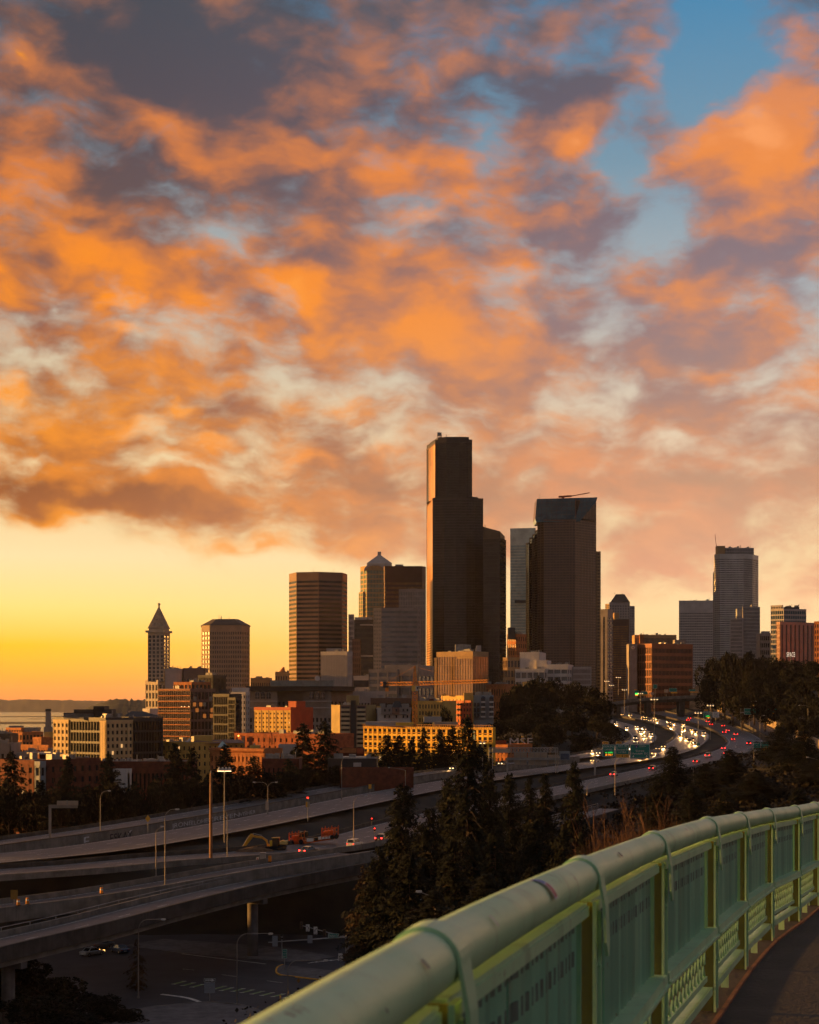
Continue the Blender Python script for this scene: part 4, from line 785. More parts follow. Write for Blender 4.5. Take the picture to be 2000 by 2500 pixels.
bld('glass_tower', 'tall grey glass tower with dark balcony slots and a pale crown', cpts([(1744, 1506), (1758, 1500), (1771, 1500), (1792, 1500), (1803, 1500), (1816, 1499), (1838, 1506), (1852, 1520)], 30), 1352,
    [(3, 60, 0.25, 0.35, 'b'), (1, 60, 0.1, 0.55, 'b'), (6, 60, 0.2, 0.5, 'b'), (2, 60, 0.2, 0.55, 'b'), (4, 60, 0.2, 0.5, 'b'), (8, 60, 0.15, 0.25, 'b'), (4, 60, 0.15, 0.25, 'b')], mat('silver_panel', (0.52, 0.52, 0.49), 0.45, 0.2, var=0.15, scale=0.1), G_GREY, 'tower', hp=4, e=0.3, more=(madison,))
bld('lattice_tower', 'lower glass block with slanting lattice in front of the tall glass tower', cpts([(1783, 1402), (1814, 1400)], 20), 1509, [(14, 20, 0.25, 0.25, 'b')], W_PALE, G_GREY, 'tower', hp=0.8, more=(unitbox(1800, 1812, 1486, 1509, 1410, 6, W_BLUEG), unitbox(1798, 1810, 1504, 1508, 1404, 2, M_MECH, 'roof_crane')))
bld('lattice_tower', 'taller lattice glass block at the right foot of the glass tower', cpts([(1814, 1408), (1856, 1414)], 20), 1481, [(18, 24, 0.25, 0.25, 'b')], W_PALE, G_GREY, 'tower', hp=0.8)
bld('condo_block', 'stepped glass condominium with white balcony edges at far right', cpts([(1882, 1262), (1914, 1255), (1969, 1262)], 22), 1486, [(6, 16, 0.15, 0.3, 'b'), (10, 16, 0.1, 0.35, 'b')], W_PALE, G_BLUE, 'building', hp=1, more=(addtier(cpts([(1882, 1264), (1912, 1258)], 14), 1477, 1490, [(5, 2, 0.2, 0.2, 'b')], W_PALE, G_GREY), addtier(cpts([(1914, 1260), (1952, 1262)], 14), 1482, 1490, [(5, 2, 0.2, 0.2, 'b')], W_CHAR, G_BLUE)))
bld('slab_block', 'pinkish-brown apartment slab with vertical window strips at far right', cbox(1896, 1905, 1988, 1150, 60), 1518, [(3, 10, 0.6, 0.3, 'b'), (8, 1, 0.62, 0.02, 'b')], mat('pink_render', (0.42, 0.26, 0.20), 0.8, var=0.12, scale=0.2), G_BRONZE, 'building', hp=1.5)
bld('orange_block', 'bright orange sunlit apartment block cut by the right edge', cbox(1988, 2030, 2060, 1100, 30), 1516, [(7, 10, 0.4, 0.4, 'b'), (6, 10, 0.4, 0.4, 'b')], W_OBRICK, G_BRONZE, 'building')
bld('small_block', 'small dark grey block between glass tower and condominium', cfront(1856, 1884, 1330, 14), 1546, [(6, 8, 0.3, 0.4, 'b')], W_GREY, G_DARK, more=(unitbox(1862, 1880, 1541, 1547, 1335),))
sg = thing('letter_sign', 'small white lettering reading SPACE above the dark hill trees', 'sign', (xat(1931, 1060), 1060, G(xat(1931, 1060), 1060)))
text('SPACE', 4.2, mat('lit_white_letters', (0.8, 0.75, 0.7), 0.5, var=0, emit=(255, 225, 190), estr=0.5), sg, (0, -0.3, zat(1598, 1060) - sg.location.z), width=xat(1020, 1060) * 1.0 if False else 5.4)
MB().box((0, 0, (zat(1602, 1060) - sg.location.z) / 2), (0.4, 0.4, zat(1602, 1060) - sg.location.z)).build('post', M_MECH, sg, local=True)
MB().box((0, 0, zat(1601, 1060) - sg.location.z), (6, 0.3, 0.3)).build('sign_rail', M_MECH, sg, local=True)
# ---------------- middle distance
VISZ = 20
W_ARCH = W_GREY
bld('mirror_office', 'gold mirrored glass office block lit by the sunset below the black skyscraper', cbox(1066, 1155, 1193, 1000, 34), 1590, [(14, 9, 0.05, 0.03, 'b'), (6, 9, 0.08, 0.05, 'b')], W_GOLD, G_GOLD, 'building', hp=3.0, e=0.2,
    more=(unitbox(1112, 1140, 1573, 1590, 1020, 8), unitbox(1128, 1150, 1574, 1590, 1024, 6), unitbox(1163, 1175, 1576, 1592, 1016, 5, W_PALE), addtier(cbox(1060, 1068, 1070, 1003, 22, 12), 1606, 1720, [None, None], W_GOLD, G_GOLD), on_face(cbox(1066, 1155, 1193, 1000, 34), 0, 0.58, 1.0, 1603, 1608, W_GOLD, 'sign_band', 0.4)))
bld('parking_office', 'pale office with wide dark window openings behind the tower crane', cbox(939, 1022, 1060, 1150, 14), 1623, [(4, 7, 0.14, 0.42, 'b'), (4, 7, 0.14, 0.4, 'b')], W_GREY, G_GREY, 'building', hp=6, more=(addtier(cbox(900, 970, 975, 1146, 14, 12), 1634, 1760, [(3, 7, 0.16, 0.42, 'b'), None], W_GREY, G_GREY),))
bld('striped_block', 'low brown block with pale window bands left of the crane', cfront(862, 915, 1200, 20), 1650, [(1, 6, 0.05, 0.45, 'b')], W_PALE, G_DARK)
bld('long_low_block', 'long pale parapet block left of the tower crane', cfront(808, 940, 1080, 18), 1688, [(18, 3, 0.3, 0.5, 'b')], W_PALE, G_DARK, hp=4.5)
bld('white_block', 'white narrow old building left of the ornate grey one', cbox(564, 600, 610, 1010, 20), 1690, [(5, -3.3, 0.5, 0.5, 'p'), (2, -3.3, 0.5, 0.5, 'b')], W_WHITE, M_DARK, panem=G_WIN, more=(unitbox(566, 606, 1679, 1690, 1016, 8, W_WHITE, 'penthouse'),))
# ornate grey block: two wings with arched upper windows, deep black cornice
def ornate(o):
    for a, b in ((608, 677), (740, 809)):
        tier(o, cpts([(a, 1040), (b, 1036)], 16), g0(o), zat(1687, 1040), [(7, -4.2, 0.45, 0.4, 'p')], W_ARCH, M_DARK, hp=16.0, panem=G_WIN)
        d = 1037; ar = MB(); pn = MB()
        for k in range(3):
            cx_ = xat(a + (b - a) * (0.3 + 0.2 * k), d); zb = zat(1706, d)
            pts = [(cx_ - 1.3, zb), (cx_ + 1.3, zb)] + [(cx_ + 1.3 * math.cos(t_), zb + 3.2 + 1.3 * math.sin(t_)) for t_ in np.linspace(0, math.pi, 9)]
            yy = 1036 + (4 if a < 700 else 2) * 0 - 0.4
            pn.poly([(x, yy, z) for x, z in pts] + [(x, yy + 0.3, z) for x, z in pts], [tuple(range(11))] + [(i, 11 + i, 11 + (i + 1) % 11, (i + 1) % 11) for i in range(11)])
            for r0 in (1.35,):
                for t0, t1 in zip(np.linspace(0, math.pi, 7)[:-1], np.linspace(0, math.pi, 7)[1:]):
                    ar.bar((cx_ + r0 * math.cos(t0), yy - 0.1, zb + 3.2 + r0 * math.sin(t0)), (cx_ + r0 * math.cos(t1), yy - 0.1, zb + 3.2 + r0 * math.sin(t1)), 0.35)
            ar.bar((cx_, yy - 0.05, zb), (cx_, yy - 0.05, zb + 4.3), 0.18); ar.bar((cx_ - 1.3, yy - 0.05, zb + 1.6), (cx_ + 1.3, yy - 0.05, zb + 1.6), 0.18)
        pn.build('arched_windows', G_WIN, o); ar.build('window_arches', W_PALE, o)
        for r_ in (1712, 1728): MB().box((xat((a + b) / 2, 1036), 1036, zat(r_, 1036)), (xat(b, 1036) - xat(a, 1036) + 0.4, 1.2, 0.7)).build('string_course', W_PALE, o)
    cr = cpts([(604, 1035), (812, 1031), (866, 1046)], 30); MB().prism([tuple(p) for p in cr[0] + cr[1]], zat(1687, 1035), zat(1676, 1035)).build('cornice', W_CHAR, o)
    MB().prism([tuple(p) for p in inset(cr[0] + cr[1], -0.9)], zat(1678, 1035), zat(1675.6, 1035)).build('cornice_lip', W_CHAR, o)
    unitbox(661, 815, 1661, 1675, 1045, 10, mat('glazed_penthouse', (0.22, 0.24, 0.22), 0.4, var=0.2), 'penthouse')(o)
    for x in (661, 700, 740, 780, 815): unitbox(x - 1, x + 1, 1660, 1675, 1044.6, 0.3, M_MECH, 'penthouse_mullion')(o)
    dsh = MB(); dsh.tube([P(775, 1656, 1044), P(775, 1656, 1044.5)], 1.7, 16); dsh.build('satellite_dish', W_WHITE, o)
    MB().bar(P(775, 1664, 1044.4), P(775, 1656, 1044.4), 0.3).build('dish_mount', M_MECH, o)
bld('ornate_block', 'ornate grey stone block with two wings, arched windows and black cornice', cpts([(612, 1050), (806, 1046), (862, 1062)], 24), 1687, [(18, -4.2, 0.5, 0.4, 'p'), (6, -4.2, 0.4, 0.35, 'p')], W_ARCH, M_DARK, 'building', hp=6, panem=G_WIN, more=(ornate,))
# glass and brick office at left
def orange_office(o):
    fl = MB(); pl = cbox(386, 465, 526, 900, 35); A, C_, B_ = pl[0]; u = unit(C_ - A); n_ = np.array([u[1], -u[0]]); L = float(np.linalg.norm(C_ - A)); z1 = zat(1681, 900)
    for k in range(10): fl.obox(A, u, n_, 0, L, 0.02, 0.45, z1 - 1 - k * 3.15, z1 - 0.5 - k * 3.15)
    fl.build('floor_edges', W_OBRICK, o)
    litm = mat('lit_window', (0.5, 0.45, 0.35), 0.4, var=0, emit=(255, 215, 150), estr=0.7); u2 = unit(B_ - C_); n2 = np.array([u2[1], -u2[0]])
    for (a, k, m_) in ((0.10, 2, 'l'), (0.35, 2, 'l'), (0.75, 1, 'g'), (0.8, 3, 'l'), (0.78, 4, 'l'), (0.5, 4, 'l'), (0.12, 1, 'g'), (0.2, 3, 'l'), (0.5, 2, 'g'), (0.82, 6, 'g')):
        L2 = float(np.linalg.norm(B_ - C_)); MB().obox(C_, u2, n2, a * L2, a * L2 + 2.4, 0.0, 0.1, z1 - 3.9 - k * 3.15 + 0.5, z1 - 1.2 - k * 3.15).build('lit_window' if m_ == 'l' else 'window', mat('dim_lit_window', (0.3, 0.2, 0.1), 0.3, var=0, emit=(230, 130, 50), estr=0.22) if m_ == 'l' else mat('pale_blind', (0.3, 0.28, 0.22), 0.5, var=0.1), o)
    for a in (0.72, 0.81, 0.94): MB().obox(A, u, n_, a * L, a * L + 0.8, 0.05, 0.2, z1 - 10.1, z1 - 9.6).build('lamp', litm, o)
bld('glass_office', 'brown glass office with glowing orange floor edges on its left face', cbox(386, 465, 526, 900, 35), 1681, [(16, 10, 0.06, 0.10, 'b'), (7, 10, 0.22, 0.24, 'b')], W_MAUVE, G_BRONZE, 'building', hp=1.2, e=0.25,
    more=(orange_office, addtier(cbox(424, 468, 515, 905, 35), 1665, 1683, [(5, 1, 0.3, 0.3, 'b'), (5, 1, 0.3, 0.2, 'b')], W_OBRICK, G_BRONZE), unitbox(464, 468, 1657, 1666, 912, 1), unitbox(475, 479, 1657, 1666, 914, 1)))
bld('dark_office', 'black unlit office right of the glowing glass office', cbox(520, 560, 590, 890, 35), 1694, [(9, 9, 0.15, 0.2, 'b'), (7, 9, 0.15, 0.2, 'b')], W_CHAR, G_DARK, more=(unitbox(536, 556, 1684, 1694, 897, 6, W_CHAR), addtier(cbox(556, 575, 588, 880, 35), 1703, 1800, [(5, 8, 0.2, 0.2, 'b'), (5, 8, 0.2, 0.2, 'b')], W_CHAR, G_DARK)))
bld('small_white_block', 'small whitewashed block left of the glass office', cbox(348, 366, 386, 960, 40), 1730, [(4, -3.4, 0.6, 0.5, 'p'), (3, 1, 0.6, 0.1, 'b')], W_WHITE, M_DARK, panem=G_WIN)
# cream grid and dark glass block at left
def creamdark(o):
    pl = cbox(131, 258, 398, 620, 42); A, C_, B_ = pl[0]; zt = zat(1758, 620)
    u = unit(C_ - A); L = float(np.linalg.norm(C_ - A)); n_ = np.array([u[1], -u[0]])
    u2 = unit(B_ - C_); L2 = float(np.linalg.norm(B_ - C_)); n2 = np.array([u2[1], -u2[0]]); z0 = zat(1880, 620)
    def bay(a, u, n_, a0, a1, nx, nz):
        p0 = a + u * a0 + n_ * 0.35; p1 = a + u * a1 + n_ * 0.35; ib = -n_ * 4
        tier(o, ([p0, p1], [p1 + ib, p0 + ib]), z0, zt, [(nx, nz, 0.48, 0.45, 'p')], mat('cream_precast', (0.60, 0.44, 0.22), 0.8, var=0.12, scale=0.2), M_DARK, hp=0.9, panem=G_WIN, roof=False)
    bay(A, u, n_, 0.0, L * 0.31, 4, 7); bay(C_, u2, n2, 0.0, L2 * 0.46, 6, 7)
    for x0, x1, y0, y1 in ((180, 272, 1732, 1748), (228, 255, 1724, 1736), (155, 235, 1740, 1752)): unitbox(x0, x1, y0, y1, 632, 10, W_CHAR, 'penthouse')(o)
    lv = MB()
    for k in range(28): lv.box((xat(157 + k * 2.6, 629), 629, zat(1749, 629)), (0.18, 0.2, 2.2))
    lv.build('louvres', M_MECH, o, kind='stuff')
    MB().prism([(xat(300, 640), 640), (xat(395, 640), 640), (xat(390, 655), 655), (xat(310, 655), 655)], zat(1750, 640), zat(1737, 640), [(xat(320, 645), 645), (xat(350, 645), 645), (xat(350, 652), 652), (xat(320, 652), 652)]).build('sloped_roof', W_CHAR, o)
bld('cream_grid_office', 'office of dark glass with two cream bays of small square windows', cbox(131, 258, 398, 620, 42), 1752, [(18, 9, 0.08, 0.2, 'b'), (20, 9, 0.08, 0.2, 'b')], W_CHAR, G_DARK, 'building', more=(creamdark,))
# far left low buildings
bld('lit_low_block', 'sunlit orange block with vertical windows at the far left edge', cbox(8, 55, 106, 980, 38), 1787, [(6, -4.0, 0.4, 0.3, 'p'), (6, -4.0, 0.35, 0.35, 'p')], W_OBRICK, M_DARK, panem=G_WIN, more=(addtier(cbox(14, 52, 60, 985, 38), 1777, 1788, [(6, 1, 0.3, 0.3, 'b'), (4, 1, 0.3, 0.3, 'b')], W_OBRICK, G_BRONZE), unitbox(22, 52, 1772, 1778, 992, 6), unitbox(60, 92, 1776, 1787, 1000, 8)))
bld('corner_block', 'small orange lit house-like block beside the chimney', cbox(80, 101, 130, 900, 40), 1800, [(3, 1, 0.5, 0.5, 'b'), (3, 1, 0.6, 0.5, 'b')], W_OBRICK, G_DARK, more=(unitbox(108, 130, 1787, 1801, 905, 6, W_YEL),))
bld('long_lit_block', 'long low orange block with a strip of small windows, far left', cbox(30, 118, 124, 760, 34), 1819, [(14, -3.6, 0.3, 0.45, 'p'), (2, 1, 0.4, 0.4, 'b')], W_OBRICK, M_DARK, panem=G_WIN, hp=1.6)
bld('dark_low_block', 'dark low block cut by the left edge', cfront(-40, 24, 860, 18), 1791, [(8, 3, 0.2, 0.3, 'b')], W_CHAR, G_DARK)
bld('grey_low_block', 'grey low block with a shed roof at the left edge', cfront(-40, 26, 700, 18), 1815, [(5, 2, 0.5, 0.5, 'b')], W_GREY, G_DARK)
bld('brick_shed', 'pale low building in front of the long lit block', cfront(40, 128, 690, 14), 1837, [(9, 2, 0.5, 0.5, 'b')], W_GREY, G_DARK)
chm = thing('smokestack', 'square dark chimney stack against the bay', 'chimney', (xat(118, 1100), 1100, G(xat(118, 1100), 1100)))
zc0 = chm.location.z; h1, h2 = zat(1775, 1100) - zc0, zat(1731, 1100) - zc0
MB().prism([(-2.4, -2.4), (2.4, -2.4), (2.4, 2.4), (-2.4, 2.4)], -2, h1).build('base', W_GREY, chm, local=True)
MB().prism([(-1.7, -1.7), (1.7, -1.7), (1.7, 1.7), (-1.7, 1.7)], h1, h2 - 1.5, [(-1.4, -1.4), (1.4, -1.4), (1.4, 1.4), (-1.4, 1.4)]).build('shaft', W_GREY, chm, local=True)
MB().prism([(-1.6, -1.6), (1.6, -1.6), (1.6, 1.6), (-1.6, 1.6)], h2 - 1.5, h2).build('cap', W_CHAR, chm, local=True)
# brick apartments in front, left
def apts(o):
    unitbox(75, 128, 1841, 1856, 492, 8, W_BRICK, 'penthouse', 0.6)(o); unitbox(70, 131, 1838.5, 1841.5, 491, 10, W_PALE, 'roof_overhang', 0.6)(o)
    for x, w_ in ((140, 16), (160, 10), (182, 14), (205, 9)): unitbox(x, x + w_, 1846 + (x % 3), 1857, 496 + x % 7, 2.5)(o)
bld('brick_apartments', 'dark red brick apartment house with grey window bays at lower left', cbox(-30, 84, 246, 470, 38), 1856, [(6, -3.3, 0.6, 0.5, 'p'), (9, -3.3, 0.6, 0.5, 'p')], W_BRICK, M_DARK, panem=G_WIN, hp=1.3, more=(apts, addtier(cbox(84, 98, 112, 468.5, 38), 1859, 1960, [(1, -3.3, 0.3, 0.35, 'p'), (1, -3.3, 0.35, 0.35, 'p')], W_BLUEG, M_DARK, panem=G_WIN)))
def yard(o):
    for k in range(14): unitbox(250 + k * 14 + (k * 7 % 5), 257 + k * 14 + (k * 5 % 9), 1852 + (k * 3 % 4), 1860, 520 + (k * 11 % 9), 1.8, W_PALE if k % 3 else M_MECH)(o)
bld('flat_brick_block', 'low brick building with a roof crowded with vents, below the cream grid office', cfront(236, 460, 512, 22), 1859, [(22, 2, 0.5, 0.5, 'b')], W_BRICK, G_DARK, more=(yard,))
bld('white_sign_shed', 'white billboard-like shed wall below the vent-covered roof', cfront(274, 316, 480, 4), 1878, [None], W_WHITE, M_DARK, 'shed')
def yellowb(o):
    unitbox(474, 517, 1796, 1810, 650, 8, W_YEL, 'penthouse')(o)
    MB().prism([(xat(468, 642), 642), (xat(596, 655), 655), (xat(596, 672), 672), (xat(468, 660), 660)], zat(1815, 645), zat(1808, 645), [(xat(480, 650), 650), (xat(585, 660), 660), (xat(585, 664), 664), (xat(480, 654), 654)]).build('dark_roof', W_MAUVE, o)
    MB().poly([P(449, 1814, 643), P(462, 1803, 650), P(470, 1803, 650), P(456, 1814, 643)], [(0, 1, 2, 3)]).build('skylight', W_PALE, o)
    for x in (437, 440, 548): unitbox(x, x + 3, 1805, 1813, 650, 1.0)(o)
bld('yellow_building', 'yellow rendered building in front of the glass office', cbox(357, 468, 596, 640, 38, 25), 1812, [(9, -3.0, 0.62, 0.5, 'p'), (10, -3.0, 0.62, 0.5, 'p')], W_YEL, M_DARK, panem=G_WIN, hp=0.9, more=(yellowb, on_face(cbox(357, 468, 596, 640, 38, 25), 0, 0.25, 0.335, 1813, 1865, W_GREY, 'recess_panel', 0.1)))
def cornb(o):
    pl = cbox(513, 646, 690, 600, 34); A, C_, B_ = pl[0]; u = unit(C_ - A); n_ = np.array([u[1], -u[0]]); L = float(np.linalg.norm(C_ - A)); zt = zat(1828, 600)
    MB().obox(A, u, n_, -0.2, L + 0.3, 0.05, 0.8, zt - 0.9, zt - 0.2).build('cornice', W_OBRICK, o); dn = MB()
    for k in range(40): dn.obox(A, u, n_, k * L / 40, k * L / 40 + 0.25, 0.05, 0.5, zt - 1.6, zt - 1.1)
    dn.build('dentils', W_OBRICK, o, kind='stuff')
    unitbox(610, 633, 1820, 1832, 612, 6, W_YEL, 'stair_house')(o); unitbox(618, 623, 1815, 1821, 613, 1, M_MECH, 'vent')(o)
    a, b_, c_, d_ = P(529, 1828, 618), P(562, 1828, 618), P(562, 1826, 634), P(529, 1826, 634); t_ = P(543, 1809, 624)
    MB().poly([a, b_, c_, d_, t_], [(0, 1, 4), (1, 2, 4), (2, 3, 4), (3, 0, 4)]).build('glass_pyramid', G_TEAL, o)
bld('cornice_building', 'orange brick building with toothed cornice and small glass roof pyramid', cbox(513, 646, 690, 600, 34), 1828, [(14, -3.4, 0.6, 0.45, 'p'), (5, -3.4, 0.8, 0.6, 'p')], W_OBRICK, M_DARK, panem=G_WIN, hp=2.2, more=(cornb,))
def adho(o):
    for ch_, y in (('A', 1801), ('D', 1807), ('H', 1821), ('O', 1826)):
        text(ch_, 1.05, mat('sign_white', (0.7, 0.65, 0.58), 0.5, var=0.1), o, tuple(Vector((xat(594.5, 712), 711.2, zat(y, 712))) - Vector(o.location)))
    unitbox(592, 598, 1797, 1829, 711.5, 0.6, W_MAUVE, 'sign_blade')(o)
    unitbox(571, 581, 1785, 1795, 719, 5, W_BRICK, 'stair_house')(o)
    MB().tube([P(658, 1818, 705), P(658, 1789, 705)], 0.12, 6).build('flue', W_OBRICK, o)
    lamp = unitbox(581, 583.4, 1795, 1798, 714, 0.4, mat('warm_bulb', (0.8, 0.6, 0.3), 0.4, var=0, emit=(255, 180, 70), estr=4.0), 'wall_lamp'); lamp(o)
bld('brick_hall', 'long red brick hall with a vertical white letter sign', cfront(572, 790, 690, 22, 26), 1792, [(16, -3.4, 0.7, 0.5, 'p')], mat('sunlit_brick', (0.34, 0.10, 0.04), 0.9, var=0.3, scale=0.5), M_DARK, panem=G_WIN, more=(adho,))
bld('low_roof', 'low white-topped shed roof left of the big conifer pair', cfront(680, 722, 640, 10), 1818, [None], W_PALE, M_DARK, 'shed')
bld('dark_brick_wall', 'dark brown brick building behind the freeway conifers', cfront(640, 730, 520, 16), 1852, [(8, 3, 0.7, 0.6, 'b')], W_BRICK, G_DARK)
# yellow and red hotel
def hotel(o):
    pl = cbox(621, 710, 764, 800, 38); A, C_, B_ = pl[0]; u = unit(C_ - A); n_ = np.array([u[1], -u[0]]); L = float(np.linalg.norm(C_ - A)); zt = zat(1727, 800)
    st = MB()
    for k in range(1, 5): st.obox(A, u, n_, L * k / 5 - 0.18, L * k / 5 + 0.18, 0.0, 0.12, zat(1800, 800), zt - 1.5)
    st.build('drain_pipes', W_MAUVE, o)
    MB().obox(A, u, n_, -0.1, L + 0.1, 0.0, 0.25, zt - 1.4, zt + 0.1).build('red_parapet', W_RED, o)
    tier(o, cbox(704, 724, 746, 805, 38), zt - 2, zat(1712, 800), [None, None], W_RED, M_DARK, hp=0.5)
    MB().obox(C_, unit(B_ - C_), np.array([unit(B_ - C_)[1], -unit(B_ - C_)[0]]), -0.1, float(np.linalg.norm(B_ - C_)), 0.0, 0.15, g0(o), zt + 0.05).build('red_side_wall', W_RED, o)
bld('yellow_hotel', 'yellow block with rows of small windows, red parapet and red side', cbox(621, 710, 764, 800, 38), 1728, [(10, -2.2, 0.6, 0.6, 'p'), None], W_YEL, M_DARK, panem=G_WIN, hp=1.8, more=(hotel,))
# olive balcony tower
def olive(o):
    d = 757
    unitbox(830, 894, 1722, 1832, d + 0.2, 0.6, W_MAUVE, 'recess_wall')(o)
    unitbox(857, 869, 1710, 1832, d - 1.2, 2.0, W_CHAR, 'stair_shaft')(o); unitbox(846, 876, 1698, 1721, 768, 8, W_OLIVE, 'penthouse')(o)
    for a, b_ in ((832, 855), (871, 893)):
        for k in range(10):
            y = 1732.5 + k * 10.9
            bl = MB(); p = P(a, y, d); q = P(b_, y, d); cx_ = (p.x + q.x) / 2
            bl.box((cx_, d - 0.7, p.z), (q.x - p.x, 1.4, 0.9)); bl.box((cx_, d - 0.7, p.z - 0.55), (q.x - p.x + 0.1, 1.6, 0.16)); bl.build('balcony', mat('cream_balcony', (0.55, 0.46, 0.28), 0.8, var=0.15), o)
            MB().box((cx_, d + 0.05, p.z + 0.95), ((q.x - p.x) * 0.8, 0.3, 1.0)).build('window', G_WIN, o)
    for k in range(7): unitbox(838 + k * 2.6, 839.6 + k * 2.6, 1716 - k % 3, 1721, 766, 0.5, W_WHITE, 'vent')(o)
bld('balcony_tower', 'olive apartment tower with ten rows of balconies and a dark central shaft', cpts([(809, 766), (830, 758), (894, 758), (918, 766)], 18), 1721, [None, None, None], W_OLIVE, M_DARK, 'tower', hp=0.8, more=(olive,))
# small apartments
def smallapt(o):
    for x0, x1, m_ in ((931, 956, W_GREY), (957, 976, W_MAUVE), (977, 1004, W_GREY)): unitbox(x0, x1, 1727, 1744, 758, 1.5, m_, 'upper_panel')(o)
    MB().prism([(xat(958, 760), 760), (xat(982, 760), 760), (xat(982, 768), 768), (xat(958, 768), 768)], zat(1727, 760), zat(1712, 760), [(xat(963, 762), 762), (xat(977, 762), 762), (xat(977, 766), 766), (xat(963, 766), 766)]).build('hipped_roof', W_CHAR, o)
    for x in (938, 949, 966, 983, 993): unitbox(x, x + 4, 1731, 1737, 757.6, 0.5, G_WIN, 'window')(o); unitbox(x, x + 4, 1746, 1753, 759.4, 0.7, G_WIN, 'window')(o)
    unitbox(920, 930, 1724, 1760, 766, 4, W_YEL, 'yellow_bay')(o)
bld('small_apartments', 'grey and white small apartment house with a dark hipped roof left of the crane', cfront(919, 1005, 760, 16), 1728, [None], W_WHITE, M_DARK, hp=0.6, more=(smallapt,))
bld('brown_flats', 'brown brick flats behind the crane mast', cfront(905, 1004, 840, 12), 1704, [(22, 4, 0.4, 0.3, 'b')], W_BROWN, G_DARK)
bld('yellow_row', 'row of narrow yellow and dark house fronts right of the crane mast', cfront(1000, 1080, 833, 14, 10), 1711, [(11, -3.4, 0.5, 0.4, 'p')], W_YEL, M_DARK, panem=G_WIN, more=(unitbox(1048, 1060, 1706, 1716, 838, 4, W_BRICK), unitbox(1070, 1078, 1706, 1712, 838, 4, W_WHITE)))
def colour_apt(o):
    pl = cpts([(1076.5, 863.5), (1130, 849.5), (1152, 845.6)], 6); tier(o, pl, g0(o), zat(1710, 848), [(8, -2.8, 0.5, 0.45, 'p'), (3, -2.8, 0.5, 0.45, 'p')], mat('vermilion_panel', (0.5, 0.14, 0.05), 0.8, var=0.15), M_DARK, hp=0.6, panem=G_WIN)
    for y in (1718, 1731, 1744): on_face(pl, 0, 0.74, 0.98, y, y + 3.5, W_CHAR, 'balcony', 1.1, 850)(o)
bld('colour_apartments', 'yellow topped orange-red apartment house right of the crane', cpts([(1077, 866), (1130, 852), (1155, 848)], 18), 1698, [(6, -3.2, 0.55, 0.5, 'p'), None], W_YEL, M_DARK, panem=G_WIN, more=(colour_apt, unitbox(1080, 1090, 1694, 1699, 858, 3, W_YEL)))
def bay_apt(o):
    for x0 in (1175, 1195):
        for k in range(4):
            y = 1704 + k * 12; unitbox(x0, x0 + 10, y, y + 8, 848.0, 1.8, G_WIN, 'bay_window')(o); unitbox(x0 - 0.6, x0 + 10.6, y + 8, y + 12, 847.8, 2.0, W_WHITE, 'bay_panel')(o)
        MB().prism([(xat(x0 - 1, 848), 848), (xat(x0 + 11, 848), 848), (xat(x0 + 11, 850), 850), (xat(x0 - 1, 850), 850)], zat(1704, 848), zat(1700, 848), [(xat(x0 + 3, 849), 849), (xat(x0 + 7, 849), 849), (xat(x0 + 7, 850), 850), (xat(x0 + 3, 850), 850)]).build('bay_roof', W_CHAR, o)
    for x in (1157, 1165):
        for k in range(3): unitbox(x, x + 6, 1716 + k * 13, 1725 + k * 13, 849.2, 0.6, G_WIN, 'window')(o)
bld('bay_window_apartments', 'blue-grey apartment house with white bay windows beside the dark trees', cpts([(1150, 852), (1205, 850)], 18), 1697, [None], W_BLUEG, M_DARK, more=(bay_apt, unitbox(1133, 1154, 1692, 1720, 848.6, 6, W_YEL, 'yellow_tower')))
# white stepped civic building above the trees
def civic(o):
    tier(o, cpts([(1228, 1162), (1239, 1160), (1271, 1160)], 20), g0(o), zat(1605, 1160), [(3, 6, 0.3, 0.3, 'b'), (4, 6, 0.3, 0.35, 'b')], W_GOLD, G_BRONZE)
    tier(o, cbox(1269, 1317, 1333, 1155, 15), zat(1660, 1150), zat(1592, 1155), [None, None], W_WHITE, M_DARK)
    tier(o, cbox(1310, 1336, 1346, 1150, 15), zat(1660, 1150), zat(1612, 1150), [None, None], W_WHITE, M_DARK)
    tier(o, cbox(1258, 1330, 1349, 1136, 15), g0(o), zat(1633, 1138), [(5, 5, 0.14, 0.4, 'b'), (3, 5, 0.2, 0.4, 'b')], W_WHITE, G_GREY)
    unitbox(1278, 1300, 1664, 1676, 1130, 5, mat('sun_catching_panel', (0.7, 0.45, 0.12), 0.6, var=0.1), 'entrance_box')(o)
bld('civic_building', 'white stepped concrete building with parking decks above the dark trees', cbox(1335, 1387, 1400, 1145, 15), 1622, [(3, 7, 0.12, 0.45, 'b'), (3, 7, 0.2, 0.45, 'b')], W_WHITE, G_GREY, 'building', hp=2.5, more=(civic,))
bld('billboard_block', 'pale grey corrugated block below the brown skyscraper', cfront(1398, 1444, 1160, 8), 1628, [(1, 9, 0.0, 0.3, 'b')], W_PALE, W_GREY, more=())
bld('low_orange_block', 'low orange sunlit roofs at the foot of the mirrored office', cfront(1180, 1235, 1005, 14, 9), 1670, [(9, 3, 0.5, 0.5, 'b')], W_OBRICK, G_BRONZE, more=(unitbox(1188, 1200, 1664, 1671, 1014), unitbox(1212, 1226, 1665, 1671, 1016)))
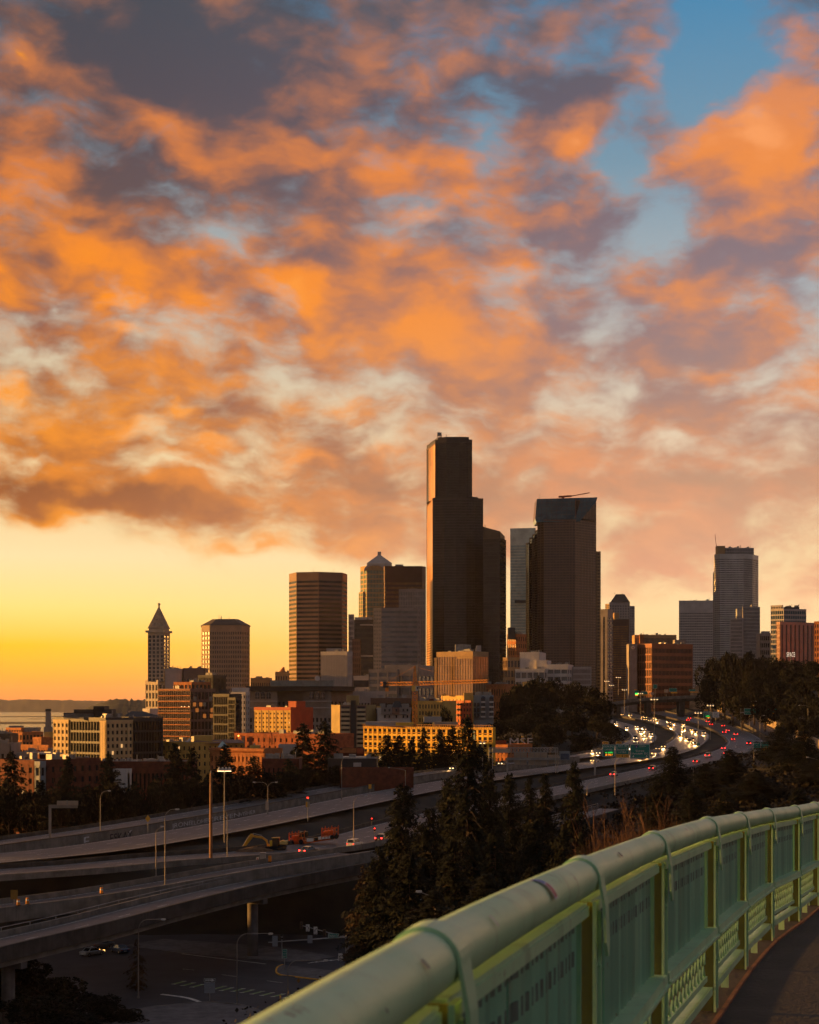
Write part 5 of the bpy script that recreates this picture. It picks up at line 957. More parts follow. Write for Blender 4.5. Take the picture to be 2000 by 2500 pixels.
# yellow building under construction
def constr(o):
    A, C_, B_ = CON[0]; u = unit(C_ - A); n_ = np.array([u[1], -u[0]]); L = float(np.linalg.norm(C_ - A)); zt = zat(1776, 640)
    sc_ = MB()
    for k in range(0, 61): sc_.obox(A, u, n_, L * k / 60 - 0.05, L * k / 60 + 0.05, 0.1, 0.2, zt - 0.8, zt + 1.1)
    for zz_ in (zt - 0.7, zt + 0.1, zt + 0.9): sc_.obox(A, u, n_, 0, L, 0.2, 0.28, zz_, zz_ + 0.12)
    sc_.build('timber_guardrail', mat('raw_timber', (0.5, 0.26, 0.09), 0.8, var=0.3, scale=1.0), o, kind='stuff')
    bd = MB()
    for k in range(4): bd.obox(A, u, n_, 0, L, 0.0, 0.18, zt - 2.3 - k * 2.7, zt - 2.0 - k * 2.7)
    bd.build('floor_line', mat('orange_tape', (0.6, 0.3, 0.05), 0.8, var=0.2), o)
    for a in (0.18, 0.42, 0.6, 0.85): MB().obox(A, u, n_, L * a, L * a + 1.4, 0.0, 0.12, zt - 12, zt - 1.2).build('blue_membrane', mat('blue_membrane', (0.12, 0.2, 0.24), 0.7, var=0.1), o) if a > 0.5 else None
    unitbox(893, 968, 1762, 1771, 655, 8, W_PALE, 'roof_formwork')(o); unitbox(1035, 1078, 1750, 1764, 668, 10, W_BLUEG, 'stair_core')(o); unitbox(1060, 1118, 1763, 1771, 652, 9, W_GREY, 'roof_formwork')(o); unitbox(966, 1010, 1764, 1772, 650, 6, W_SHEATH, 'roof_formwork')(o)
CON = cbox(887, 1204, 1210, 626, 38, 14)
bld('construction_building', 'bright yellow building under construction with dark window openings', CON, 1776, [(26, -2.75, 0.34, 0.30, 'p'), (3, -2.75, 0.34, 0.30, 'p')], W_SHEATH, M_DARK, 'building', hp=0.6, panem=G_WIN, more=(constr,))
bld('orange_sign_shop', 'low brick shop with an orange signboard left of the yellow construction', cfront(829, 888, 600, 10), 1827, [(6, 2, 0.6, 0.5, 'b')], W_BRICK, G_DARK, 'shop', more=(unitbox(830, 870, 1827, 1838, 599, 0.6, W_OBRICK, 'signboard'), unitbox(872, 887, 1828, 1840, 599, 0.6, W_RED, 'signboard')))
bld('flat_roof_shed', 'wide flat-roofed dark shed behind the freeway edge', cfront(800, 920, 540, 20), 1852, [(12, 2, 0.4, 0.5, 'b')], W_CHAR, G_DARK, 'shed', hp=0.5, more=(unitbox(863, 882, 1862, 1872, 538, 0.6, W_PALE, 'loading_frame'), unitbox(820, 900, 1849, 1853, 545, 12, W_PALE, 'roof_edge')))
bld('brick_warehouse', 'dark maroon brick warehouse wall behind the freeway barrier', cfront(830, 1010, 520, 10), 1876, [None], W_BRICK, M_DARK, 'warehouse')
# old orange brick building with roof letters, partly behind the sign gantry
def letters(o):
    text('MSF', 4.6, W_WHITE, o, tuple(Vector((xat(1272, 690), 689, zat(1811, 690))) - Vector(o.location)), width=9.5)
    for x in (1248, 1262, 1276, 1290): MB().bar(P(x, 1824, 690.4), P(x, 1800, 690.4), 0.15).build('letter_frame', M_MECH, o)
    unitbox(1190, 1236, 1808, 1818, 680, 0.8, W_RED, 'roof_signboard')(o); text('TUXX', 1.5, W_OBRICK, o, tuple(Vector((xat(1212, 679), 679.3, zat(1813, 679))) - Vector(o.location)), width=6.5)
    unitbox(1274, 1280, 1797, 1812, 700, 1, W_YEL, 'lantern_tower')(o)
bld('old_brick_building', 'old orange brick building with white roof letters behind the gantry', cbox(1185, 1240, 1300, 670, 36), 1818, [(6, -3.8, 0.6, 0.45, 'p'), (7, -3.8, 0.55, 0.45, 'p')], W_OBRICK, M_DARK, panem=G_WIN, more=(letters,))
# far hillside houses: specks of lit wall on the wooded slope
hsW, hsR = mat('house_wall', (0.6, 0.42, 0.28), 0.8, var=0.2), mat('house_roof', (0.12, 0.08, 0.06), 0.8, var=0.2)
for k in range(16):
    px = 262 + (k * 37 % 88); py = 1716 + (k * 13 % 24); d = 4300 + 700 * (0.22 + 0.5 * (1 - (py - 1714) / 30)); c = P(px, py, d)
    h_ = thing('far_house', 'tiny pale house on the hazy wooded hillside across the bay', 'house', tuple(c - Vector((0, 0, 6))), 0.3 * (k % 3), 'houses on the far hillside')
    MB().box((0, 0, 3), (9 + k % 4, 8, 10)).build('wall', hsW, h_, local=True)
    MB().prism([(-6.5, -4.5), (6.5, -4.5), (6.5, 4.5), (-6.5, 4.5)], 8, 11, [(-6, -0.3), (6, -0.3), (6, 0.3), (-6, 0.3)]).build('roof', hsR, h_, local=True)
pr_ = thing('pier', 'thin long pier across the bright bay water', 'pier', (xat(112, 8200), 8200, 0))
MB().box((0, 0, 1.2), (xat(160, 8200) - xat(64, 8200), 10, 1.6)).build('deck', W_CHAR, pr_, local=True)
for k in range(9): MB().box((-90 + k * 22.5, 0, 0), (1.5, 8, 3)).build('pile', W_CHAR, pr_, local=True)
# tower crane
cm = mat('crane_yellow', (0.75, 0.30, 0.04), 0.6, var=0.25, scale=0.6)
dcr = 668; base = P(1013, 1770, dcr); gz = G(base.x, dcr)
cr = thing('tower_crane', 'orange lattice tower crane rising behind the yellow construction building', 'crane', (base.x, dcr, gz))
def lattice(a, b, w0, w1, n, r=0.09):
    r *= 1.7
    q = MB(); a, b = Vector(a), Vector(b); tg = (b - a).normalized(); sx = Vector((0, 1, 0)) if abs(tg.y) < 0.9 else Vector((1, 0, 0)); sy = tg.cross(sx).normalized(); sx = sy.cross(tg)
    cs = lambda t: [(a + (b - a) * t) + (sx * i + sy * j) * ((w0 + (w1 - w0) * t) / 2) for i, j in ((-1, -1), (1, -1), (1, 1), (-1, 1))]
    for k in range(n):
        p, p2 = cs(k / n), cs((k + 1) / n)
        for i in range(4):
            q.bar(p[i], p2[i], r * 2.2); q.bar(p[i], p2[(i + 1) % 4], r * 1.3); q.bar(p[i], p[(i + 1) % 4], r * 1.3)
    return q
zmt = zat(1688, dcr); zj = zat(1669, dcr)
lattice((base.x, dcr, gz), (base.x, dcr, zmt), 1.9, 1.9, 26).build('mast', cm, cr)
lattice((base.x, dcr, zat(1675, dcr)), (base.x, dcr, zat(1626, dcr)), 1.7, 0.4, 7).build('tower_head', cm, cr)
lattice((base.x + 0.5, dcr, zj), (xat(1192, dcr - 14), dcr - 14, zat(1663, dcr - 14)), 1.4, 1.0, 24, 0.07).build('jib', cm, cr)
lattice((base.x - 0.5, dcr, zj), (xat(930, dcr + 6), dcr + 6, zj), 1.2, 1.2, 9, 0.08).build('counter_jib', cm, cr)
MB().box((xat(942, dcr + 5), dcr + 5, zj - 0.4), (2.2, 1.6, 2.4)).build('counterweight', W_CHAR, cr)
MB().box((xat(945, dcr + 5), dcr + 5, zj - 2.2), (1.3, 1.2, 1.8)).build('counterweight', cm, cr)
cab = MB(); cab.box((xat(1012, dcr) + 0.2, dcr - 0.8, zat(1681, dcr)), (2.6, 2.2, 2.2)).build('cab', mat('cab_yellow', (0.75, 0.5, 0.1), 0.5, var=0.1), cr)
MB().box((xat(1016.5, dcr) + 0.25, dcr - 2.0, zat(1681, dcr)), (1.1, 0.2, 2.0)).build('cab_panel', W_WHITE, cr)
MB().box((xat(1018, dcr) + 0.2, dcr - 2.14, zat(1680, dcr)), (0.5, 0.08, 0.9)).build('cab_window', W_CHAR, cr)
for a, b in (((base.x, dcr, zat(1627, dcr)), (xat(1120, dcr - 8), dcr - 8, zat(1661, dcr - 8) + 0.6)), ((base.x, dcr, zat(1627, dcr)), (xat(945, dcr + 5), dcr + 5, zj + 0.6))): MB().bar(a, b, 0.06).build('tie_bar', cm, cr)
# ================================================================ trees and scrub
ORD = ['first', 'second', 'third', 'fourth', 'fifth', 'sixth', 'seventh', 'eighth', 'ninth', 'tenth', 'eleventh', 'twelfth', 'thirteenth', 'fourteenth', 'fifteenth', 'sixteenth', 'seventeenth', 'eighteenth', 'nineteenth', 'twentieth', 'twenty-first', 'twenty-second', 'twenty-third', 'twenty-fourth', 'twenty-fifth', 'twenty-sixth', 'twenty-seventh', 'twenty-eighth', 'twenty-ninth', 'thirtieth']
def leafmat(name, c1, c2):
    m = bpy.data.materials.new(name); m.use_nodes = True; t = NT(m.node_tree); b = m.node_tree.nodes['Principled BSDF']; b.inputs['Roughness'].default_value = 0.8; b.inputs['Specular IOR Level'].default_value = 0.2
    g = t.n('ShaderNodeNewGeometry').outputs['Position']; oi = t.n('ShaderNodeObjectInfo').outputs['Random']
    f = t.m('ADD', t.sm(t.noise(g, 0.5, 4, 0.6), 0.35, 0.65), t.m('MULTIPLY', t.m('SUBTRACT', oi, 0.5), 0.6), clamp=True)
    t.put(b.inputs['Base Color'], t.mix(f, c1, c2)); return m
M_NEEDLE = leafmat('conifer_needles', (0.006, 0.010, 0.006), (0.017, 0.021, 0.011))
M_CEDAR = leafmat('brown_cedar_foliage', (0.035, 0.02, 0.008), (0.085, 0.05, 0.02))
M_LEAF = leafmat('dark_leaves', (0.006, 0.008, 0.005), (0.015, 0.015, 0.008))
M_BARK = mat('bark', (0.06, 0.042, 0.03), 0.95, var=0.4, scale=1.5, bump=0.4, bscale=6)
M_TWIG = mat('russet_twigs', (0.085, 0.038, 0.02), 0.9, var=0.4, scale=2.0)
def quads(c, ax, ay):                               # many leaf-sized faces at once
    n = len(c); v = np.empty((n, 4, 3)); v[:, 0] = c - ax * 0.3 ; v[:, 1] = c - ay * 0.5 + ax * 0.3; v[:, 2] = c + ax ; v[:, 3] = c + ay * 0.5 + ax * 0.3
    return v.reshape(-1, 3), np.arange(n * 4).reshape(-1, 4)
def npmesh(name, v, f, m):
    me = bpy.data.meshes.new(name); me.vertices.add(len(v)); me.vertices.foreach_set('co', np.asarray(v, np.float32).ravel())
    k = f.shape[1]; me.loops.add(f.size); me.loops.foreach_set('vertex_index', f.ravel().astype(np.int32)); me.polygons.add(len(f))
    me.polygons.foreach_set('loop_start', (np.arange(len(f)) * k).astype(np.int32)); me.update(calc_edges=True); me.materials.append(m); return me
def conifer(seed, nb, nc, open_=0.0, droop=0.35, fine=1.0):
    """unit conifer: height 1, reach 1 (scaled per tree): drooping boughs in loose whorls carrying hanging sprays"""
    r = np.random.default_rng(seed); C, AX, AY = [], [], []
    for i in range(nb):
        h = 0.10 + 0.88 * (i / nb) ** 0.92; a = r.uniform(0, 2 * math.pi); prof = (1 - h) ** 0.72 * (0.55 + 0.45 * min(1, h / 0.18))
        L = prof * r.uniform(0.62, 1.12) * (1 + 0.25 * math.sin(a * 2 + seed + h * 9)) + 0.02
        m = max(4, int(nc * (0.35 + L))); s = np.sort(r.uniform(0.12 + open_, 1.0, m)); 
        d = np.array([math.cos(a), math.sin(a)]); z = h + 0.030 * s * L * 3 - droop * 0.22 * (s ** 1.7) * L
        side = r.normal(0, 0.10, m) * L * (1.15 - s); pos = np.column_stack([d[0] * s * L - d[1] * side, d[1] * s * L + d[0] * side, z + r.normal(0, 0.006, m)])
        ln = r.uniform(0.05, 0.12, m) * (0.5 + 0.7 * prof) * fine; dirs = np.column_stack([d[0] + r.normal(0, 0.5, m), d[1] + r.normal(0, 0.5, m), r.normal(-0.10, 0.10, m)])
        dirs[:, :2] /= np.linalg.norm(dirs[:, :2], axis=1)[:, None]
        C.append(pos); AX.append(dirs * ln[:, None]); pe = np.column_stack([-dirs[:, 1], dirs[:, 0], r.normal(0, 0.10, m)]); AY.append(pe * (ln * r.uniform(0.5, 0.9, m))[:, None])
        hang = np.column_stack([dirs[:, 0] * 0.3, dirs[:, 1] * 0.3, -r.uniform(0.14, 0.3, m)]); C.append(pos); AX.append(hang * ln[:, None] * np.array([1, 1, 0.9])); AY.append(pe * (ln * 0.5)[:, None])
    v, f = quads(np.concatenate(C), np.concatenate(AX), np.concatenate(AY)); return v, f
def trunk_mesh(name, h=1.0, r0=0.03, boughs=0, seed=1):
    q = MB(); q.tube([(0, 0, -0.03), (0, 0, 0.02), (0.004, 0, 0.3), (-0.003, 0.004, 0.65), (0, 0, 0.985 * h)], [r0 * 1.4, r0, r0 * 0.75, r0 * 0.42, r0 * 0.06], 7)
    rr = random.Random(seed)
    for k in range(boughs):
        hh = 0.12 + 0.8 * k / boughs; a = rr.uniform(0, 6.28); L = 0.75 * (1 - hh) ** 0.85
        q.tube([(0, 0, hh), (math.cos(a) * L * 0.5, math.sin(a) * L * 0.5, hh + 0.02 * L), (math.cos(a) * L, math.sin(a) * L, hh - 0.05 * L)], [r0 * 0.22, r0 * 0.15, r0 * 0.05], 3, cap=False)
    me = q.mesh(name); me.materials.append(M_BARK); return me
CON_M = []; CON_F = []
for k, (nb, nc, op, dr) in enumerate(((330, 62, 0.0, 0.4), (300, 60, 0.02, 0.7), (350, 60, 0.0, 0.25))):
    v, f = conifer(71 + k, nb, nc, op, dr, 0.62); CON_F.append((npmesh('crown', v, f, M_NEEDLE), trunk_mesh('trunk', boughs=50, seed=k + 20)))
for k, (nb, nc, op, dr) in enumerate(((190, 48, 0.0, 0.4), (170, 44, 0.02, 0.7), (210, 46, 0.0, 0.2))):
    v, f = conifer(11 + k, nb, nc, op, dr); CON_M.append((npmesh('crown', v, f, M_NEEDLE), trunk_mesh('trunk', boughs=40, seed=k)))
v, f = conifer(31, 95, 26, 0.1, 0.8); CED_M = (npmesh('crown', v, f, M_CEDAR), trunk_mesh('trunk', r0=0.022, boughs=60, seed=9))
def broad(seed, n, lobes):
    r = np.random.default_rng(seed); C = []
    for k in range(lobes):
        a = r.uniform(0, 6.28); rad = r.uniform(0.0, 0.62); h = r.uniform(0.42, 0.86); c = np.array([math.cos(a) * rad, math.sin(a) * rad, h]); s = r.uniform(0.22, 0.4)
        p = r.normal(0, 1, (n // lobes, 3)); p /= np.linalg.norm(p, axis=1)[:, None]; p *= r.uniform(0.55, 1.05, (len(p), 1)) ** 0.5; C.append(c + p * s * np.array([1, 1, 0.5]))
    C = np.concatenate(C); n = len(C); ax = r.normal(0, 1, (n, 3)); ax /= np.linalg.norm(ax, axis=1)[:, None]; ay = np.cross(ax, r.normal(0, 1, (n, 3))); ay /= np.linalg.norm(ay, axis=1)[:, None]
    s = r.uniform(0.03, 0.07, (n, 1)); return quads(C, ax * s * np.array([1, 1, 0.6]), ay * s)
BRO_M = []
for k in range(3):
    v, f = broad(51 + k, 6500, 16 + 3 * k); q = MB(); rr = random.Random(k); q.tube([(0, 0, -0.03), (0, 0, 0.15), (0.02, 0.01, 0.4), (0, 0, 0.75)], [0.05, 0.035, 0.025, 0.008], 7)
    for j in range(9): a = rr.uniform(0, 6.28); q.tube([(0, 0, 0.2 + j * 0.045), (math.cos(a) * 0.3, math.sin(a) * 0.3, 0.42 + j * 0.03), (math.cos(a) * 0.55, math.sin(a) * 0.55, 0.6 + j * 0.03)], [0.016, 0.01, 0.004], 4, cap=False)
    tm_ = q.mesh('trunk'); tm_.materials.append(M_BARK); BRO_M.append((npmesh('crown', v, f, M_LEAF), tm_))
def bare(seed, n0, twigs, spread=0.5):
    rr = random.Random(seed); q = MB(); tw = MB()
    def br(p, d, L, r, lev):
        pts = [p]; dd = Vector(d)
        for k in range(3): dd = (dd + Vector((rr.gauss(0, 0.12), rr.gauss(0, 0.12), 0.06))).normalized(); pts.append(pts[-1] + dd * (L / 3))
        (q if lev < 2 else tw).tube(pts, [r, r * 0.8, r * 0.6, r * 0.35], 5 if lev < 1 else 3, cap=False)
        if lev < 3:
            for k in range(twigs if lev else n0):
                t_ = rr.uniform(0.3, 1.0); b0 = pts[0].lerp(pts[-1], t_); nd = (dd + Vector((rr.gauss(0, spread), rr.gauss(0, spread), rr.uniform(0, 0.3)))).normalized(); br(b0, nd, L * rr.uniform(0.35, 0.6), r * 0.45, lev + 1)
    br(Vector((0, 0, -0.03)), Vector((0, 0, 1)), 0.62, 0.016, 0)
    a = q.mesh('trunk'); a.materials.append(M_BARK); b = tw.mesh('crown'); b.materials.append(M_TWIG); return b, a
BARE_M = [bare(5, 9, 5), bare(6, 11, 5, 0.6)]
def shrubm(seed, n):
    rr = random.Random(seed); q = MB()
    for k in range(n):
        a = rr.uniform(0, 6.28); rad = rr.uniform(0, 0.5); b = Vector((math.cos(a) * rad, math.sin(a) * rad, 0)); ln = rr.uniform(0.1, 0.45); h = rr.uniform(0.5, 1.0)
        e = b + Vector((math.cos(a) * ln + rr.gauss(0, 0.1), math.sin(a) * ln + rr.gauss(0, 0.1), h)); md = b.lerp(e, 0.5) + Vector((rr.gauss(0, 0.04), rr.gauss(0, 0.04), 0.06))
        q.tube([b, md, e], [0.006, 0.0045, 0.002], 3, cap=False)
        for j in range(4): p = md.lerp(e, rr.uniform(0, 0.9)); q.tube([p, p + Vector((rr.gauss(0, 0.08), rr.gauss(0, 0.08), rr.uniform(0.05, 0.2)))], [0.003, 0.0015], 3, cap=False)
    me = q.mesh('stems'); me.materials.append(M_TWIG); return me
def plant_tree(kind, px, py, hw, d, label, group, k, fine=''):
    x = xat(px, d); g = G(x, d) - 0.3; h = zat(py, d) - g
    if h < 3: h = 3.0; g = zat(py, d) - 3
    rad = hw / F * d; base = {'c': CON_F if fine else CON_M, 'b': BRO_M, 'n': BARE_M}.get(kind)
    cm_, tm_ = (base[k % len(base)] if base else CED_M)
    nm = {'c': 'conifer', 'd': 'cedar', 'b': 'broadleaf_tree', 'n': 'bare_tree'}[kind]
    o = thing(nm, label, 'tree', (x, d, g), (k * 2.4) % 6.28, group)
    for nme, me in (('trunk', tm_), ('crown', cm_)):
        c = inst(nme, me, o); c.scale = (rad if nme == 'crown' or kind in 'n' else max(rad, h * 0.35) * (0.8 if kind != 'b' else 1.0), rad if nme == 'crown' or kind in 'n' else max(rad, h * 0.35) * (0.8 if kind != 'b' else 1.0), h)
        if kind == 'n': c.scale = (h * 0.62, h * 0.62, h)
    return o
def row(kind, lst, lab, group, wide=1.0, fine=''):
    lst = sorted(lst, key=lambda a: a[0])
    for k, (px, py, hw, d) in enumerate(lst): plant_tree(kind, px, py, hw * wide, d, lab % ORD[k], group, k, fine)
row('c', [(28, 1830, 58, 462), (-30, 1880, 60, 455), (100, 1905, 52, 452), (166, 1842, 46, 458), (216, 1912, 48, 450), (266, 1836, 46, 460), (330, 1905, 50, 455), (382, 1888, 46, 455), (427, 1811, 48, 475), (470, 1822, 44, 470), (510, 1885, 42, 462), (550, 1815, 52, 475), (588, 1868, 38, 470), (620, 1843, 46, 478), (668, 1895, 42, 485), (704, 1850, 44, 500)],
    'dark conifer, %s from the left in the row behind the freeway', 'conifers behind the freeway on the left', 1.3)
row('c', [(740, 1762, 62, 545), (793, 1756, 64, 548)], 'tall black conifer, %s of the big pair below the balcony tower', 'big conifer pair', 1.15)
row('b', [(-20, 1925, 50, 446), (22, 1915, 46, 447), (66, 1930, 46, 444), (108, 1938, 46, 442), (150, 1925, 46, 443), (192, 1930, 44, 442), (238, 1920, 46, 443), (284, 1912, 46, 445), (328, 1925, 46, 445), (374, 1908, 46, 448), (420, 1905, 46, 452), (468, 1900, 46, 456), (514, 1905, 46, 460), (560, 1895, 46, 464), (606, 1893, 46, 470), (652, 1885, 46, 478), (698, 1880, 44, 488), (736, 1875, 44, 500), (826, 1868, 40, 528), (866, 1880, 30, 540)],
    'low round dark tree, %s from the left in the hedge behind the freeway', 'hedge trees behind the freeway')
row('c', [(905, 1838, 44, 590), (945, 1790, 46, 616), (975, 1793, 44, 612), (1007, 1797, 30, 618), (1035, 1772, 28, 620), (1075, 1778, 28, 620), (1107, 1771, 32, 622), (1172, 1822, 40, 612)],
    'dark conifer, %s from the left in front of the yellow construction building', 'conifers before the construction building', 1.5)
row('c', [(985, 1905, 112, 262), (1052, 1965, 90, 240), (1092, 1900, 62, 300), (1142, 1738, 86, 292), (1193, 1850, 62, 298), (1245, 1882, 62, 310), (1293, 1892, 46, 320), (1330, 1884, 52, 312), (1402, 1853, 66, 305), (1000, 2075, 110, 200), (1110, 2040, 110, 205), (1210, 2010, 105, 205), (1310, 1990, 95, 205), (1375, 2010, 85, 190), (925, 2060, 75, 240), (1060, 2170, 120, 160), (1190, 2130, 115, 150), (1300, 2110, 100, 140), (1420, 2020, 60, 200)],
    'dark conifer, %s from the left in the wood between viaduct and railing', 'conifers between viaduct and railing', 1.55, 'f')
row('c', [(1643, 1820, 66, 470), (1725, 1862, 58, 440), (1783, 1828, 60, 455), (1850, 1880, 80, 420), (1905, 1772, 72, 560), (1962, 1782, 80, 480), (2010, 1850, 90, 430), (1610, 1900, 60, 380), (1690, 1915, 75, 350), (1770, 1925, 85, 340), (1860, 1935, 90, 300), (1950, 1920, 95, 290)],
    'dark conifer, %s from the left below the freeway bend on the right', 'conifers on the right below the bend', 1.3, 'f')
plant_tree('d', 890, 2105, 88, 250, 'slender brownish cedar with visible trunk beside the viaduct end', None, 1)
plant_tree('d', 334, 2290, 40, 262, 'thin brown cedar trunk left of the crosswalk', None, 2)
row('b', [(30, 2345, 150, 240), (140, 2385, 130, 238), (235, 2430, 100, 237), (-50, 2390, 140, 234), (310, 2465, 70, 236), (80, 2430, 140, 230), (190, 2470, 110, 230)], 'black bush-like tree, %s from the left in the dark bottom left corner', 'dark trees in the bottom left corner')
row('b', [(1262, 1668, 46, 890), (1302, 1652, 50, 905), (1346, 1657, 50, 900), (1400, 1668, 50, 885), (1448, 1676, 42, 872), (1480, 1705, 36, 860), (1238, 1702, 34, 862), (1320, 1705, 60, 845), (1398, 1722, 60, 822), (1458, 1745, 46, 812), (1280, 1745, 60, 802), (1345, 1765, 56, 770), (1425, 1790, 50, 748), (1490, 1765, 30, 800), (1220, 1760, 40, 800), (1300, 1800, 50, 735)],
    'dark broadleaf tree, %s from the left in the clump below the white civic building', 'tree clump beside the express road')
row('b', [(1090, 1730, 28, 730), (1048, 1738, 20, 735)], 'small round dark tree, %s from the left beside the colour apartments', 'small trees by the apartments')
row('b', [(1738, 1606, 44, 1060), (1770, 1596, 44, 1050), (1800, 1597, 42, 1045), (1826, 1590, 40, 1040), (1852, 1602, 42, 1040), (1882, 1607, 42, 1035), (1912, 1607, 42, 1030), (1944, 1612, 42, 1025), (1982, 1612, 45, 1020), (1740, 1655, 46, 980), (1790, 1650, 50, 960), (1842, 1652, 50, 950), (1896, 1656, 52, 940), (1950, 1655, 52, 930), (2000, 1650, 52, 920), (1812, 1692, 46, 905), (1868, 1698, 52, 870), (1925, 1700, 56, 850), (1985, 1700, 60, 830), (1935, 1745, 55, 770), (1990, 1750, 60, 740), (2030, 1700, 60, 760)],
    'dark tree, %s from the left on the wooded hill at right', 'trees on the right hill')
row('n', [(1462, 1925, 0, 250), (1500, 1900, 0, 262), (1548, 1890, 0, 275), (1590, 1915, 0, 262), (1528, 1950, 0, 225), (1440, 1960, 0, 225), (1660, 1935, 0, 250)], 'leafless thin tree, %s from the left between freeway and railing', 'bare trees above the railing')
SHR = [shrubm(3, 170), shrubm(4, 200)]
for k, (px, py, d, w_) in enumerate(sorted([(1446, 2062, 84, 1.1), (1476, 2040, 90, 1.2), (1510, 2025, 96, 1.3), (1550, 2015, 100, 1.3), (1592, 2008, 104, 1.3), (1420, 2090, 80, 0.9), (1632, 1996, 108, 1.3)])):
    x = xat(px, d); g = G(x, d) - 0.2; h = max(2.5, zat(py, d) - g)
    o = thing('shrub', '%s russet leafless shrub from the left just behind the railing' % ORD[k], 'shrub', (x, d, g), k * 1.3, 'russet shrubs behind the railing')
    c = inst('stems', SHR[k % 2], o); c.scale = (w_, w_, h)
# scrub covering the slopes
r = np.random.default_rng(99); n = 30000
sy = np.concatenate([r.uniform(40, 460, n // 2), r.uniform(420, 1150, n - n // 2)]); sx = np.where(r.random(n) < 0.75, r.uniform(-0.28, 0.27, n) * sy, r.uniform(0.0, 0.27, n) * sy)
nn_ = 16000; sy = np.concatenate([sy, r.uniform(22, 175, nn_)]); sx = np.concatenate([sx, r.uniform(-6, 46, nn_)]); n = len(sx)          # thick scrub on the bank beside the bridge
sz = ground(sx, sy); dd = np.full(n, 1e9)
for l, wd in ROADS + [(LR1, 9.0), (LR2, 9.0)]:
    for i0 in range(0, n, 5000): dd[i0:i0 + 5000] = np.minimum(dd[i0:i0 + 5000], np.hypot(sx[i0:i0 + 5000, None] - l[None, :, 0], sy[i0:i0 + 5000, None] - l[None, :, 1]).min(1) - wd / 2)
cdist = np.concatenate([np.hypot(sx[i0:i0 + 5000, None] - LB_[None, :, 0], sy[i0:i0 + 5000, None] - LB_[None, :, 1]).min(1) for i0 in range(0, n, 5000)])
ok = (dd > 3.2) & (cdist > 30) & ~((sx > -118) & (sx < 44) & (sy > 195) & (sy < 332)) & ((sx > 20 - 0 * sy) | (sy < 520))
sx, sy, sz = sx[ok], sy[ok], sz[ok]; m_ = 5; C = np.repeat(np.column_stack([sx, sy, sz]), m_, 0); k = len(C); C += np.column_stack([r.normal(0, 0.8, k), r.normal(0, 0.8, k), r.uniform(0.1, 1.5, k)])
ax = r.normal(0, 1, (k, 3)); ax /= np.linalg.norm(ax, axis=1)[:, None]; ay = np.cross(ax, r.normal(0, 1, (k, 3))); ay /= np.linalg.norm(ay, axis=1)[:, None]; s_ = r.uniform(0.25, 0.7, (k, 1)) * np.clip(np.repeat(sy, m_)[:, None] / 250, 0.35, 1.6)
v, f = quads(C, ax * s_, ay * s_); us = bpy.data.objects.new('undergrowth', npmesh('undergrowth', v, f, leafmat('scrub', (0.007, 0.007, 0.005), (0.022, 0.016, 0.009)))); COL.objects.link(us)
tag(us, 'dark tangled undergrowth covering the slopes', 'undergrowth', kind='stuff')
# ================================================================ street furniture, signs, vehicles
M_GALV = MATS['galvanised']
M_POLE = mat('weathered_pole', (0.28, 0.25, 0.22), 0.5, 0.4, var=0.2)
M_HEAD = mat('lamp_housing', (0.5, 0.48, 0.44), 0.5, 0.2, var=0.1)
M_BULB = mat('lit_lamp_glass', (0.9, 0.85, 0.7), 0.3, var=0, emit=(255, 205, 140), estr=2.2)
M_SIGN = mat('green_sign_sheeting', (0.006, 0.24, 0.19), 0.4, var=0.12, scale=0.8)
M_SIGNW = mat('white_sign_sheeting', (0.75, 0.75, 0.72), 0.45, var=0.05)
M_SIGNY = mat('yellow_sign_sheeting', (0.85, 0.42, 0.03), 0.4, var=0.08)
M_SIGNB = mat('sign_back', (0.45, 0.36, 0.27), 0.5, 0.2, var=0.15)
M_SIGNK = mat('black_sign_print', (0.01, 0.01, 0.012), 0.5, var=0)
M_LEDG = mat('green_led', (0.01, 0.2, 0.03), 0.5, var=0, emit=(0.05, 0.9, 0.12), estr=1.0); M_LEDO = mat('amber_led', (0.3, 0.1, 0.01), 0.5, var=0, emit=(1.0, 0.28, 0.02), estr=1.4)
M_REDL = mat('red_lamp', (0.5, 0.01, 0.01), 0.4, var=0, emit=(1.0, 0.03, 0.015), estr=2.5)
